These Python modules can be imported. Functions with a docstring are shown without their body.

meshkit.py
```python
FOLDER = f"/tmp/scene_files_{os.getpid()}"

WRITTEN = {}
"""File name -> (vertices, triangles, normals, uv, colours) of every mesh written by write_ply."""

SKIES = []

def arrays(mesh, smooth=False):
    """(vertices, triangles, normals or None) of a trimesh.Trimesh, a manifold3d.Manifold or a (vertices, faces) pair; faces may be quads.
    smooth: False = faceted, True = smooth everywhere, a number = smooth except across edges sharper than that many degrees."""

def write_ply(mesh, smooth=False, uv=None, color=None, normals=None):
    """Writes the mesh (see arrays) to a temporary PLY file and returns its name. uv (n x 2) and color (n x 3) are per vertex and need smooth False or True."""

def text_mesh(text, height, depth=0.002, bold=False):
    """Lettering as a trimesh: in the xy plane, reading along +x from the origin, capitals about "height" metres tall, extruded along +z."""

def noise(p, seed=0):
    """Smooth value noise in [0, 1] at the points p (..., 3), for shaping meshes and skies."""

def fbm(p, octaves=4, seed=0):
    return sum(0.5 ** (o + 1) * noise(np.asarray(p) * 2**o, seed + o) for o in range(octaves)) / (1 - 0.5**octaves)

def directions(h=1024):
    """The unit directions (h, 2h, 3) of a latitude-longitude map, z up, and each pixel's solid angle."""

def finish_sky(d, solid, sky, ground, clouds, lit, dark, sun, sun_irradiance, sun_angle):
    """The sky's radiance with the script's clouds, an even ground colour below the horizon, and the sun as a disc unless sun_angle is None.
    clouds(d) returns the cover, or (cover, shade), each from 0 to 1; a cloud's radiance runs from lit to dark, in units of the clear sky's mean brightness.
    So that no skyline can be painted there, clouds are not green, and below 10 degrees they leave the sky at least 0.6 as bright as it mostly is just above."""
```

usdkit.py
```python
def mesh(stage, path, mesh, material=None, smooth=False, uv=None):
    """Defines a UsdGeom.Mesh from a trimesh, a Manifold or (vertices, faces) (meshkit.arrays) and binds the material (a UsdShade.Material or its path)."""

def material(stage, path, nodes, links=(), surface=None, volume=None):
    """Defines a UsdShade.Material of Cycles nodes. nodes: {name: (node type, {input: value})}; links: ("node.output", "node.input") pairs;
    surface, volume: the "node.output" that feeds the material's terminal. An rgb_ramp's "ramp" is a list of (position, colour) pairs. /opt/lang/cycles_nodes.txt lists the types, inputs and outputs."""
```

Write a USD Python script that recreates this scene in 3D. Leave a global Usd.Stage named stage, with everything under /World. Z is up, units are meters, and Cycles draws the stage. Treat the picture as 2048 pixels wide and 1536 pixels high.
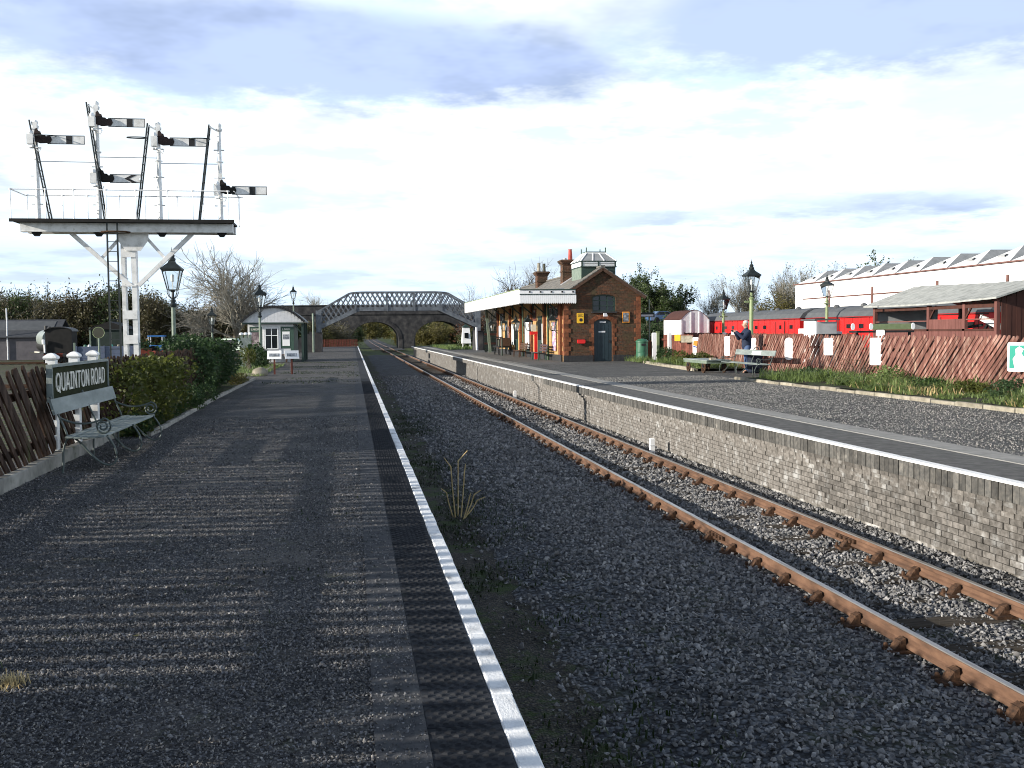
import math, random, numpy as np, trimesh, usdkit, meshkit
import manifold3d as m3
from pxr import Usd, UsdGeom, UsdLux, UsdShade, Gf, Vt, Sdf

stage = Usd.Stage.CreateInMemory()
UsdGeom.Xform.Define(stage, '/World')
UsdGeom.Scope.Define(stage, '/World/Looks')
UsdGeom.SetStageUpAxis(stage, 'Z')
rng = np.random.default_rng(7)
random.seed(7)
PI = math.pi

# ------------------------------------------------------------------ camera
EYE = 1.65
cam = UsdGeom.Camera.Define(stage, '/World/camera')
ey = np.array([-320.0, 103.0, -2000.0]); ey /= np.linalg.norm(ey)          # the direction along the track, in the camera's axes
ez = np.cross([1, 0.010, 0], ey); ez /= np.linalg.norm(ez)
ex = np.cross(ey, ez)
_m = np.eye(4); _m[:3, :3] = np.stack([ex, ey, ez]); _m[:3, 3] = [0, 0, EYE]
cam.AddTransformOp().Set(Gf.Matrix4d(*_m.T.ravel().tolist()))
cam.CreateHorizontalApertureAttr(36.0)
cam.CreateFocalLengthAttr(36 * 2000 / 2048)
cam.CreateClippingRangeAttr(Gf.Vec2f(0.05, 6000))
cam.CreateExposureAttr(0.78)

# ------------------------------------------------------------------ sun and sky
EL = math.radians(15.3)
AZ = math.atan2(-0.978, -0.208)
sd = np.array([math.sin(AZ) * math.cos(EL), math.cos(AZ) * math.cos(EL), math.sin(EL)])
sun = UsdLux.DistantLight.Define(stage, '/World/sun')
sun.CreateIntensityAttr(1.25); sun.CreateAngleAttr(0.5); sun.CreateNormalizeAttr(True)
sun.CreateColorAttr(Gf.Vec3f(1.0, 0.93, 0.82))
_x = np.cross([0, 0, 1], sd); _x /= np.linalg.norm(_x)
_m = np.eye(4); _m[:3, 0] = _x; _m[:3, 1] = np.cross(sd, _x); _m[:3, 2] = sd
sun.AddTransformOp().Set(Gf.Matrix4d(*_m.T.ravel().tolist()))


class Graph:
    """Small builder for shader graphs: every call returns the name of an output."""
    def __init__(s): s.n = {}; s.l = []; s.k = 0
    def node(s, kind, out, **inp):
        s.k += 1; name = f'n{s.k}'
        vals = {}
        for a, b in inp.items():
            if isinstance(b, str) and '.' in b and b.split('.')[0] in s.n: s.l.append((b, f'{name}.{a}'))
            else: vals[a] = b
        s.n[name] = (kind, vals)
        return f'{name}.{out}'
    def math(s, op, a, b=0.0, c=0.0): return s.node('math', 'value', math_type=op, value1=a, value2=b, value3=c)
    def smooth(s, v, a, b): return s.node('map_range', 'result', range_type='smoothstep', value=v, from_min=a, from_max=b, to_min=0.0, to_max=1.0, clamp=True)
    def mix(s, f, a, b): return s.node('mix_color', 'result', fac=f, a=a, b=b, use_clamp=False)
    def mul(s, a, b): return s.node('mix_color', 'result', blend_type='multiply', fac=1.0, a=a, b=b)
    def noise(s, vec, scale, detail=4, rough=0.55): return s.node('noise_texture', 'fac', vector=vec, scale=scale, detail=detail, roughness=rough)
    def ramp(s, f, stops): return s.node('rgb_ramp', 'color', fac=f, ramp=stops)
    def done(s, name, surface=None, volume=None): return usdkit.material(stage, '/World/Looks/' + name, s.n, s.l, surface=surface, volume=volume)


def build_sky():
    g = Graph()
    d = g.node('texture_coordinate', 'generated')
    g.n['xyz'] = ('separate_xyz', {}); g.l.append((d, 'xyz.vector'))
    X, Y, Z = 'xyz.x', 'xyz.y', 'xyz.z'
    blue = g.node('sky_texture', 'color', sky_type='single_scattering', sun_disc=False, sun_elevation=EL, sun_rotation=AZ)
    az = g.math('arctan2', X, Y); el = g.math('arcsine', Z)
    zz = g.math('add', g.math('maximum', Z, 0.0), 0.10)
    p = g.node('combine_xyz', 'vector', x=g.math('divide', X, zz), y=g.math('divide', Y, zz), z=0.0)
    warp = g.noise(p, 1.3, 5, 0.6)
    warp2 = g.noise(p, 3.4, 5, 0.62)
    w = g.math('subtract', warp, 0.5); w2 = g.math('subtract', warp2, 0.5)
    az2 = g.math('add', az, g.math('multiply', w, 0.22))
    el2 = g.math('add', el, g.math('multiply', w2, 0.055))
    def blobs(lst):
        tot = None
        for a0, e0, sa, se, k in lst:
            u = g.math('divide', g.math('subtract', az2, a0), sa); v = g.math('divide', g.math('subtract', el2, e0), se)
            r = g.math('add', g.math('multiply', u, u), g.math('multiply', v, v))
            t = g.math('multiply', g.math('exponent', g.math('multiply', r, -1.0)), k)
            tot = t if tot is None else g.math('add', tot, t)
        return tot
    # banks of grey cloud (azimuth, elevation, half widths in radians, weight)
    grey = blobs([(-0.33, 0.305, 0.06, 0.022, .6), (-0.20, 0.275, 0.24, 0.050, .95), (0.02, 0.258, 0.20, 0.042, 1.1), (0.16, 0.25, 0.09, 0.022, .6),
                  (0.60, 0.305, 0.27, 0.062, 1.9), (0.46, 0.275, 0.12, 0.030, .9), (0.30, 0.108, 0.07, 0.014, .62), (0.45, 0.115, 0.10, 0.018, .6),
                  (0.58, 0.112, 0.08, 0.018, .65), (-0.36, 0.135, 0.06, 0.035, .55), (-0.30, 0.07, 0.14, 0.03, .42), (0.16, 0.070, 0.34, 0.018, .36)])
    big = g.noise(p, 0.55, 6, 0.55)
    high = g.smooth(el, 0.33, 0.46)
    grey = g.math('add', grey, g.math('multiply', g.math('multiply', g.smooth(big, 0.46, 0.62), 0.9), high))
    grey = g.math('add', grey, g.math('multiply', w2, 0.55))
    gf = g.smooth(grey, 0.12, 1.0)
    lowtint = g.math('multiply_add', g.smooth(el, 0.03, 0.17), -0.8, 0.8)
    white = g.mix(g.math('maximum', lowtint, g.math('multiply', g.smooth(g.math('add', g.math('multiply', w, 1.1), g.math('multiply', w2, 0.4)), -0.06, 0.12), g.math('multiply_add', g.smooth(el, 0.05, 0.22), 0.7, 0.3))), (15.2, 16.6, 17.6), (10.0, 12.8, 16.0))
    cloud = g.mix(gf, white, (7.2, 8.9, 13.2))
    veil = g.math('add', g.math('multiply', g.smooth(w, -0.16, 0.05), 0.35), 0.65)
    gaps = g.smooth(g.noise(p, 0.8, 5, 0.55), 0.47, 0.66)  # unseen cloud overhead opened to bluer sky, to dim and cool the shade
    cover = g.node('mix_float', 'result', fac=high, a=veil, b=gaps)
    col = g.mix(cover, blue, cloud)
    return g.done('sky', surface=g.node('background_shader', 'background', color=col, strength=0.05))


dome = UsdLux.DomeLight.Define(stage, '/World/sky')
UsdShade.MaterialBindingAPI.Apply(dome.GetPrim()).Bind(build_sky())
dome.GetPrim().SetCustomDataByKey('kind', 'structure')

# ------------------------------------------------------------------ materials
MAT = {}


def mat(name, stops, scale=6.0, detail=4, rough=0.7, spec=0.35, bump=0.0, bscale=None, metallic=0.0, vec='world', stretch=(1, 1, 1), rnd=0.0, patch=None, coat=0.0, island=0.0, trans=0.0):
    """Noise through a colour ramp. stops: colours or (position, colour). rnd: how much copies differ; patch: (colour, scale, from, to) a second noise laid over."""
    g = Graph()
    v = g.node('geometry', 'position') if vec == 'world' else g.node('texture_coordinate', 'object')
    if stretch != (1, 1, 1): v = g.node('mapping', 'vector', vector=v, scale=stretch)
    if len(stops[0]) == 3: stops = [(0.3 + 0.4 * i / (len(stops) - 1), c) for i, c in enumerate(stops)]
    f = g.noise(v, scale, detail, 0.6)
    col = g.ramp(f, stops)
    if patch:
        pc, ps, a, b = patch
        col = g.mix(g.smooth(g.noise(v, ps, 5, 0.62), a, b), col, pc)
    if rnd or island:
        r = g.node('object_info', 'random') if rnd else g.node('geometry', 'random_per_island')
        k = rnd or island
        val = g.math('multiply_add', r, 2 * k, 1 - k)
        col = g.node('hsv', 'color', color=col, hue=0.5, saturation=1.0, value=val)
    kw = dict(base_color=col, roughness=rough, specular_ior_level=spec, metallic=metallic)
    if coat: kw['coat_weight'] = coat
    if bump:
        h = g.noise(v, bscale or scale * 6, 5, 0.65)
        kw['normal'] = g.node('bump', 'normal', height=h, strength=bump, distance=0.02)
    s = g.node('principled_bsdf', 'BSDF', **kw)
    if trans:
        s = g.node('mix_closure', 'closure', fac=trans, closure1=s, closure2=g.node('translucent_bsdf', 'BSDF', color=col))
    MAT[name] = g.done(name, surface=s)
    return MAT[name]


def brick_mat(name, axis, c1, c2, mortar, stain, patch=(0.45, 0.65)):
    g = Graph()
    P = g.node('geometry', 'position'); g.n['xyz'] = ('separate_xyz', {}); g.l.append((P, 'xyz.vector'))
    uv = g.node('combine_xyz', 'vector', x='xyz.' + axis, y='xyz.z', z=0.0)
    g.n['br'] = ('brick_texture', dict(scale=1.0, brick_width=0.225, row_height=0.075, mortar_size=0.006, color1=c1, color2=c2, mortar=mortar, bias=-0.1))
    g.l.append((uv, 'br.vector'))
    col = g.mix(g.smooth(g.noise(P, 1.7, 6, 0.65), *patch), 'br.color', stain)
    col = g.mul(col, g.ramp(g.noise(P, 9.0, 4, 0.6), [(0.3, (0.55, 0.55, 0.55)), (0.7, (1.25, 1.2, 1.15))]))
    nrm = g.node('bump', 'normal', height='br.fac', invert=True, strength=0.6, distance=0.008)
    s = g.node('principled_bsdf', 'BSDF', base_color=col, roughness=0.85, specular_ior_level=0.2, normal=nrm)
    MAT[name] = g.done(name, surface=s)


def gravel_mat(name, stops, cell, moss, mossy, wear, strength=0.8, fine=(0.02, 0.02, 0.022)):
    """Chippings: a colour per cell, dark joints, moss and dusty patches."""
    g = Graph()
    P = g.node('geometry', 'position')
    g.n['vo'] = ('voronoi_texture', dict(scale=cell, feature='f1')); g.l.append((P, 'vo.vector'))
    g.n['sc'] = ('separate_color', {}); g.l.append(('vo.color', 'sc.color'))
    col = g.ramp('sc.r', stops)
    col = g.mix(g.smooth('vo.distance', 0.35, 0.75), col, fine)
    col = g.mul(col, g.ramp(g.noise(P, 1.1, 5, 0.6), [(0.32, (0.62, 0.62, 0.62)), (0.7, (1.3, 1.3, 1.3))]))
    col = g.mix(g.math('multiply', g.smooth(g.noise(P, 0.9, 6, 0.7), wear[1], wear[2]), wear[3]), col, wear[0])
    col = g.mix(g.math('multiply', g.smooth(g.noise(P, 2.3, 6, 0.7), mossy[0], mossy[1]), mossy[2]), col, moss)
    h = g.math('subtract', g.math('multiply', g.noise(P, cell * 0.3, 4, 0.6), 0.8), 'vo.distance')
    s = g.node('principled_bsdf', 'BSDF', base_color=col, roughness=0.85, specular_ior_level=0.25,
               normal=g.node('bump', 'normal', height=h, strength=strength, distance=0.6 / cell))
    MAT[name] = g.done(name, surface=s)


def leaf_mat(name, stops, rough=0.5, trans=0.3, spec=0.4):
    """A colour per leaf."""
    g = Graph()
    r = g.node('geometry', 'random_per_island')
    n = g.noise(g.node('geometry', 'position'), 0.8, 3, 0.6)
    f = g.math('add', g.math('multiply', r, 0.7), g.math('multiply', n, 0.5))
    col = g.ramp(f, [(0.1 + 0.9 * i / (len(stops) - 1), c) for i, c in enumerate(stops)])
    s = g.node('principled_bsdf', 'BSDF', base_color=col, roughness=rough, specular_ior_level=spec)
    s = g.node('mix_closure', 'closure', fac=trans, closure1=s, closure2=g.node('translucent_bsdf', 'BSDF', color=col))
    MAT[name] = g.done(name, surface=s)


def glass_mat(name, tint=(0.85, 0.9, 0.9), extra=0.08):
    g = Graph()
    f = g.math('add', g.node('fresnel', 'fac', IOR=1.5), extra)
    s = g.node('mix_closure', 'closure', fac=f, closure1=g.node('transparent_bsdf', 'BSDF', color=tint), closure2=g.node('glossy_bsdf', 'BSDF', color=(0.9, 0.92, 0.95), roughness=0.04))
    MAT[name] = g.done(name, surface=s)


gravel_mat('platform_gravel', [(0, (.022, .024, .028)), (.45, (.066, .068, .075)), (.8, (.14, .138, .138)), (1, (.34, .31, .27))], 75.0, (.05, .06, .02), (.56, .74, .7), ((.15, .138, .125), .46, .70, .65), .8, (.03, .03, .032))
gravel_mat('yard_gravel', [(0, (.06, .06, .058)), (.5, (.12, .12, .118)), (.85, (.19, .185, .175)), (1, (.4, .38, .33))], 42.0, (.06, .075, .025), (.62, .78, .4), ((.2, .19, .18), .5, .72, .4), .7, (.04, .04, .04))
gravel_mat('ballast_bed', [(0, (.03, .033, .039)), (.5, (.09, .096, .108)), (1, (.2, .205, .215))], 24.0, (.03, .038, .012), (.52, .7, .85), ((.05, .045, .038), .5, .75, .5))
gravel_mat('verge_soil', [(0, (.02, .018, .013)), (.5, (.05, .042, .03)), (1, (.13, .115, .09))], 45.0, (.035, .06, .012), (.48, .62, .9), ((.05, .045, .035), .5, .75, .5))
gravel_mat('earth', [(0, (.05, .038, .025)), (.5, (.085, .068, .045)), (1, (.15, .125, .09))], 9.0, (.055, .08, .02), (.45, .62, .9), ((.13, .11, .085), .5, .7, .5), .5)
gravel_mat('grass_ground', [(0, (.03, .05, .012)), (.5, (.06, .085, .022)), (1, (.12, .125, .045))], 7.0, (.05, .08, .015), (.4, .6, .8), ((.12, .11, .055), .5, .7, .6), .5)
gravel_mat('bed_soil', [(0, (.02, .016, .01)), (.5, (.045, .036, .022)), (1, (.09, .075, .05))], 30.0, (.04, .065, .015), (.42, .6, .9), ((.06, .05, .03), .5, .7, .4))
mat('asphalt_strip', [(.03, .032, .037), (.058, .06, .066), (.095, .094, .096)], 14, 6, .85, .25, .5, 260, patch=((.03, .042, .014), 3.1, .62, .78))
mat('dark_asphalt', [(.065, .064, .062), (.105, .103, .099), (.15, .147, .14)], 6, 6, .85, .25, .4, 220)
mat('concrete_strip', [(.2, .195, .185), (.27, .265, .25), (.32, .31, .29)], 5, 6, .85, .25, .3, 180)
mat('concrete', [(.16, .155, .14), (.26, .25, .225), (.36, .345, .31)], 4, 6, .88, .2, .4, 60, rnd=.15, patch=((.06, .075, .03), 3.0, .55, .75))
mat('kerb_stone', [(.16, .145, .11), (.26, .235, .185), (.36, .33, .27)], 5, 6, .88, .2, .4, 60, rnd=.12, patch=((.12, .13, .06), 4.0, .6, .8))
mat('paver', [(.012, .014, .018), (.022, .024, .029), (.036, .038, .043)], 6, 5, .8, .2, .25, 120, rnd=.2, patch=((.028, .04, .014), 2.2, .6, .8))
mat('edge_paint', [(.28, (.10, .10, .10)), (.37, (.50, .51, .52)), (.5, (.74, .75, .76)), (.8, (.80, .81, .82))], 7, 8, .6, .35, .35, 90, stretch=(1, .55, 1))
mat('edge_paint_right', [(.25, (.3, .29, .27)), (.36, (.70, .70, .69)), (.5, (.8, .8, .79)), (.8, (.84, .84, .83))], 5, 8, .6, .35, .35, 90)
mat('coping_brick', [(.05, .05, .048), (.085, .082, .076), (.12, .112, .10)], 18, 5, .75, .3, .3, 160, rnd=.38, patch=((.30, .28, .25), 2.6, .6, .8))
mat('wall_brick', [(.07, .066, .06), (.125, .116, .107), (.19, .178, .166)], 14, 6, .85, .2, .5, 120, rnd=.3, patch=((.27, .268, .262), 4.5, .52, .70))
mat('mortar', [(.07, .065, .058), (.12, .112, .10), (.17, .16, .15)], 5, 6, .92, .1, .4, 60, patch=((.42, .41, .4), 2.4, .5, .68))
mat('rail_side', [(.06, .036, .025), (.115, .064, .041), (.175, .10, .064)], 9, 6, .8, .25, .35, 120, stretch=(1, .35, 1), patch=((.10, .055, .03), 1.3, .58, .75))
mat('rail_head', [(.22, .19, .165), (.4, .38, .36), (.5, .49, .48)], 4, 5, .35, .5, .1, 90, metallic=.75, stretch=(6, .3, 1))
mat('rusty_iron', [(.025, .016, .012), (.06, .033, .02), (.12, .065, .038)], 22, 5, .85, .2, .4, 120)
mat('sleeper_wood', [(.022, .018, .014), (.05, .042, .033), (.085, .072, .058)], 9, 6, .9, .15, .5, 60, stretch=(.4, 3, 1), rnd=.2)
mat('stone_grey', [(.075, .077, .083), (.165, .163, .165), (.29, .28, .265)], 11, 4, .8, .3, .3, 90, rnd=.6)
mat('stone_chip', [(.035, .038, .045), (.095, .096, .105), (.23, .215, .19)], 40, 3, .8, .3, rnd=.75)
mat('stone_pale', [(.12, .12, .118), (.2, .195, .185), (.32, .3, .27)], 40, 3, .8, .3, rnd=.5)
mat('fence_wood', [(.018, .011, .008), (.04, .023, .016), (.085, .055, .04)], 7, 6, .85, .15, .4, 50, stretch=(1, 1, .25), rnd=.35, patch=((.075, .085, .035), 2.4, .56, .74))
mat('fence_red', [(.085, .038, .030), (.175, .080, .062), (.34, .22, .18)], 6, 6, .75, .2, .35, 50, stretch=(1, 1, .3), rnd=.3, patch=((.42, .30, .22), 3.2, .58, .76))
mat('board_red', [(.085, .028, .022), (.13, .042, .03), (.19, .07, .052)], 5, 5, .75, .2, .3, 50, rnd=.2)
mat('white_paint', [(.55, .55, .53), (.74, .74, .73), (.82, .82, .81)], 6, 6, .5, .4, .1, 60, patch=((.38, .37, .30), 3.0, .62, .8))
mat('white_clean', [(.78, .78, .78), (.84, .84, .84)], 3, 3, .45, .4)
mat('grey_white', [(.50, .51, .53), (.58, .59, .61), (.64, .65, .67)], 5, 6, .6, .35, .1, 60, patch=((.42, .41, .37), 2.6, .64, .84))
mat('cream_paint', [(.62, .60, .5), (.72, .70, .6)], 4, 4, .55, .35)
mat('bench_grey', [(.12, .145, .14), (.18, .21, .20), (.24, .27, .26)], 7, 6, .6, .4, .2, 60, stretch=(1, .3, 1), patch=((.12, .13, .09), 3, .6, .8))
mat('iron_bench', [(.05, .065, .06), (.085, .105, .10)], 9, 4, .5, .4)
mat('roof_dark', [(.035, .038, .045), (.06, .064, .072)], 3, 5, .75, .3)
mat('iron_dark', [(.012, .017, .018), (.025, .032, .033)], 9, 4, .5, .4)
mat('iron_green', [(.028, .06, .045), (.05, .095, .07)], 7, 4, .5, .4)
mat('post_green', [(.10, .135, .105), (.145, .185, .145), (.19, .225, .18)], 6, 5, .5, .4, patch=((.20, .16, .08), 4, .64, .8))
mat('post_olive', [(.17, .22, .10), (.24, .29, .15)], 6, 5, .5, .4)
mat('sign_green', [(.018, .022, .010), (.028, .032, .015)], 5, 4, .9, .08)
mat('letter_cream', [(.62, .61, .54), (.7, .69, .62)], 5, 3, .5, .35)
mat('black_paint', [(.008, .008, .009), (.02, .02, .021)], 8, 4, .5, .4)
mat('pot_red', [(.30, .055, .04), (.42, .085, .065)], 5, 3, .7, .3)
mat('gutter_brown', [(.12, .06, .05), (.18, .09, .075)], 4, 4, .7, .3)
mat('spectacle_black', [(.014, .009, .008), (.035, .018, .015)], 9, 4, .6, .3)
mat('black_soot', [(.006, .006, .006), (.016, .015, .014)], 3, 5, .7, .25)
mat('lattice_grey', [(.06, .07, .085), (.11, .125, .145), (.16, .18, .20)], 3, 5, .6, .35, patch=((.10, .06, .04), 2, .62, .8))
mat('bridge_brick', [(.022, .022, .024), (.045, .044, .046), (.085, .08, .076)], 1.2, 6, .9, .15, .5, 20)
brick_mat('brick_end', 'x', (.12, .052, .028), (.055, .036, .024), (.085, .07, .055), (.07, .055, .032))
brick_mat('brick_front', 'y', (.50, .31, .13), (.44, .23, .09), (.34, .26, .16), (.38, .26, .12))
brick_mat('brick_chimney', 'x', (.12, .055, .032), (.07, .04, .026), (.10, .085, .07), (.06, .045, .03))
mat('brick_orange', [(.09, .04, .026), (.16, .06, .03), (.25, .09, .042)], 7, 5, .85, .2, .4, 90, rnd=.35)
mat('plinth_blue', [(.02, .02, .022), (.04, .04, .042)], 8, 4, .6, .3)
mat('slate_roof', [(.075, .072, .068), (.13, .125, .115), (.18, .165, .14)], 3, 6, .8, .3, .3, 20, patch=((.2, .17, .1), 1.3, .6, .78))
mat('lead_roof', [(.20, .21, .215), (.30, .31, .315)], 2, 5, .6, .4)
mat('felt_roof', [(.22, .23, .22), (.32, .33, .315), (.40, .41, .39)], 3, 6, .85, .2, .4, 14)
mat('dark_green_paint', [(.016, .034, .028), (.026, .05, .04)], 4, 4, .5, .4)
mat('door_blue', [(.012, .026, .034), (.02, .036, .046)], 4, 4, .45, .4)
mat('pipe_green', [(.03, .065, .03), (.05, .09, .045)], 4, 4, .5, .4)
mat('wood_brown', [(.05, .028, .018), (.10, .055, .035)], 6, 5, .7, .3, stretch=(1, .3, 1))
mat('wood_purple', [(.055, .038, .045), (.085, .06, .068)], 6, 5, .6, .3)
mat('bin_green', [(.03, .10, .06), (.045, .14, .085)], 4, 3, .45, .4)
mat('red_paint', [(.55, .012, .012), (.68, .018, .016)], 4, 3, .4, .45)
mat('train_red', [(.52, .012, .012), (.64, .018, .015)], 2, 4, .45, .4, patch=((.40, .01, .01), 1.2, .6, .8))
mat('train_roof', [(.07, .075, .08), (.10, .105, .11)], 2, 4, .6, .35)
mat('train_dark', [(.03, .008, .008), (.05, .012, .012)], 3, 3, .6, .3)
mat('yellow_paint', [(.75, .42, .02), (.8, .48, .03)], 4, 3, .5, .4)
mat('orange_paint', [(.6, .2, .02), (.66, .26, .03)], 4, 3, .5, .4)
mat('blue_paint', [(.02, .06, .28), (.03, .09, .36)], 4, 3, .5, .4)
mat('teal_print', [(.03, .3, .22), (.04, .34, .26)], 4, 3, .5, .4)
mat('poster_print', [(.3, (.7, .68, .66)), (.45, (.55, .42, .5)), (.52, (.18, .2, .45)), (.6, (.5, .14, .12)), (.7, (.75, .7, .6))], 3.4, 2, .5, .4)
mat('poster_dark', [(.3, (.05, .04, .05)), (.5, (.13, .09, .1)), (.7, (.4, .33, .33))], 3.0, 3, .5, .4)
mat('photo_print', [(.3, (.05, .06, .07)), (.55, (.2, .22, .25)), (.7, (.5, .52, .55))], 9, 4, .4, .4)
mat('shed_grey', [(.27, .285, .29), (.36, .37, .375), (.43, .44, .44)], 2, 5, .7, .3, patch=((.2, .19, .17), 1.5, .6, .8))
mat('shed_brown', [(.045, .018, .014), (.075, .03, .022)], 4, 5, .75, .25, stretch=(1, 1, .2))
mat('shed_rose', [(.11, .045, .038), (.165, .07, .06)], 4, 5, .75, .25, stretch=(1, 1, .2))
mat('yard_stone', [(.09, .085, .095), (.14, .13, .14)], 1.5, 5, .85, .2)
mat('wagon_blue', [(.06, .08, .13), (.10, .125, .19)], 3, 5, .6, .35, patch=((.16, .10, .07), 2, .62, .8))
mat('hut_green', [(.012, .022, .018), (.022, .035, .03)], 3, 4, .7, .3)
mat('tank_brown', [(.045, .048, .035), (.07, .07, .05)], 3, 4, .7, .3)
mat('loco_green', [(.16, .19, .18), (.24, .27, .255)], 2, 4, .4, .45)
mat('wheel_red', [(.10, .02, .014), (.17, .04, .025)], 5, 4, .8, .2)
mat('car_blue', [(.04, .09, .20), (.05, .11, .24)], 2, 2, .25, .5, coat=.6)
mat('car_green', [(.28, .36, .30), (.34, .42, .36)], 2, 2, .35, .5, coat=.3)
mat('tractor_blue', [(.04, .18, .5), (.05, .22, .6)], 2, 2, .4, .5)
mat('rubber', [(.012, .012, .012), (.025, .025, .025)], 5, 3, .8, .2)
mat('window_dark', [(.008, .01, .012), (.018, .02, .024)], 2, 2, .12, .5)
mat('mantle', [(.7, .72, .72), (.8, .8, .8)], 3, 2, .4, .4)
mat('skin', [(.42, .25, .18), (.5, .31, .23)], 20, 2, .55, .35)
mat('hair_grey', [(.42, .41, .40), (.55, .54, .52)], 40, 3, .7, .2)
mat('jacket_navy', [(.012, .018, .038), (.022, .032, .06)], 12, 3, .8, .2)
mat('jeans', [(.05, .085, .17), (.08, .12, .22)], 14, 4, .85, .15)
mat('bag_dark', [(.01, .014, .026), (.018, .024, .04)], 9, 3, .8, .2)
mat('bark', [(.05, .042, .03), (.10, .088, .068), (.16, .145, .115)], 5, 5, .9, .15, .5, 40, stretch=(1, 1, .3))
mat('twig', [(.07, .058, .045), (.13, .112, .09)], 3, 3, .9, .15)
mat('twig_pale', [(.16, .15, .125), (.25, .235, .2)], 3, 3, .9, .15)
mat('dry_stalk', [(.36, .27, .13), (.48, .38, .2)], 8, 3, .8, .2)
leaf_mat('leaf_hedge', [(.04, .05, .012), (.13, .15, .03), (.30, .30, .06), (.52, .48, .12)], trans=.5)
leaf_mat('leaf_dark', [(.02, .045, .018), (.07, .12, .045), (.16, .225, .09), (.34, .41, .21)], trans=.5)
leaf_mat('leaf_low', [(.02, .045, .014), (.055, .10, .028), (.11, .17, .055), (.19, .17, .06)], trans=.4)
leaf_mat('leaf_autumn', [(.045, .044, .018), (.10, .085, .036), (.15, .11, .048), (.20, .175, .08)], trans=.25)
leaf_mat('leaf_tree', [(.03, .05, .014), (.065, .095, .026), (.12, .145, .042), (.19, .20, .065)], trans=.25)
leaf_mat('leaf_yellow', [(.08, .075, .02), (.14, .125, .032), (.21, .18, .05), (.28, .22, .06)], trans=.3)
leaf_mat('leaf_red', [(.08, .03, .015), (.15, .055, .02), (.2, .09, .03)], trans=.3)
leaf_mat('grass_blade', [(.09, .13, .04), (.19, .26, .08), (.33, .40, .15), (.55, .56, .30)], trans=.35)
leaf_mat('moss_blade', [(.012, .024, .006), (.026, .045, .010), (.045, .07, .015)], trans=.2)
glass_mat('pane_glass')
glass_mat('lantern_glass', (.93, .95, .95), .05)

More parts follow.
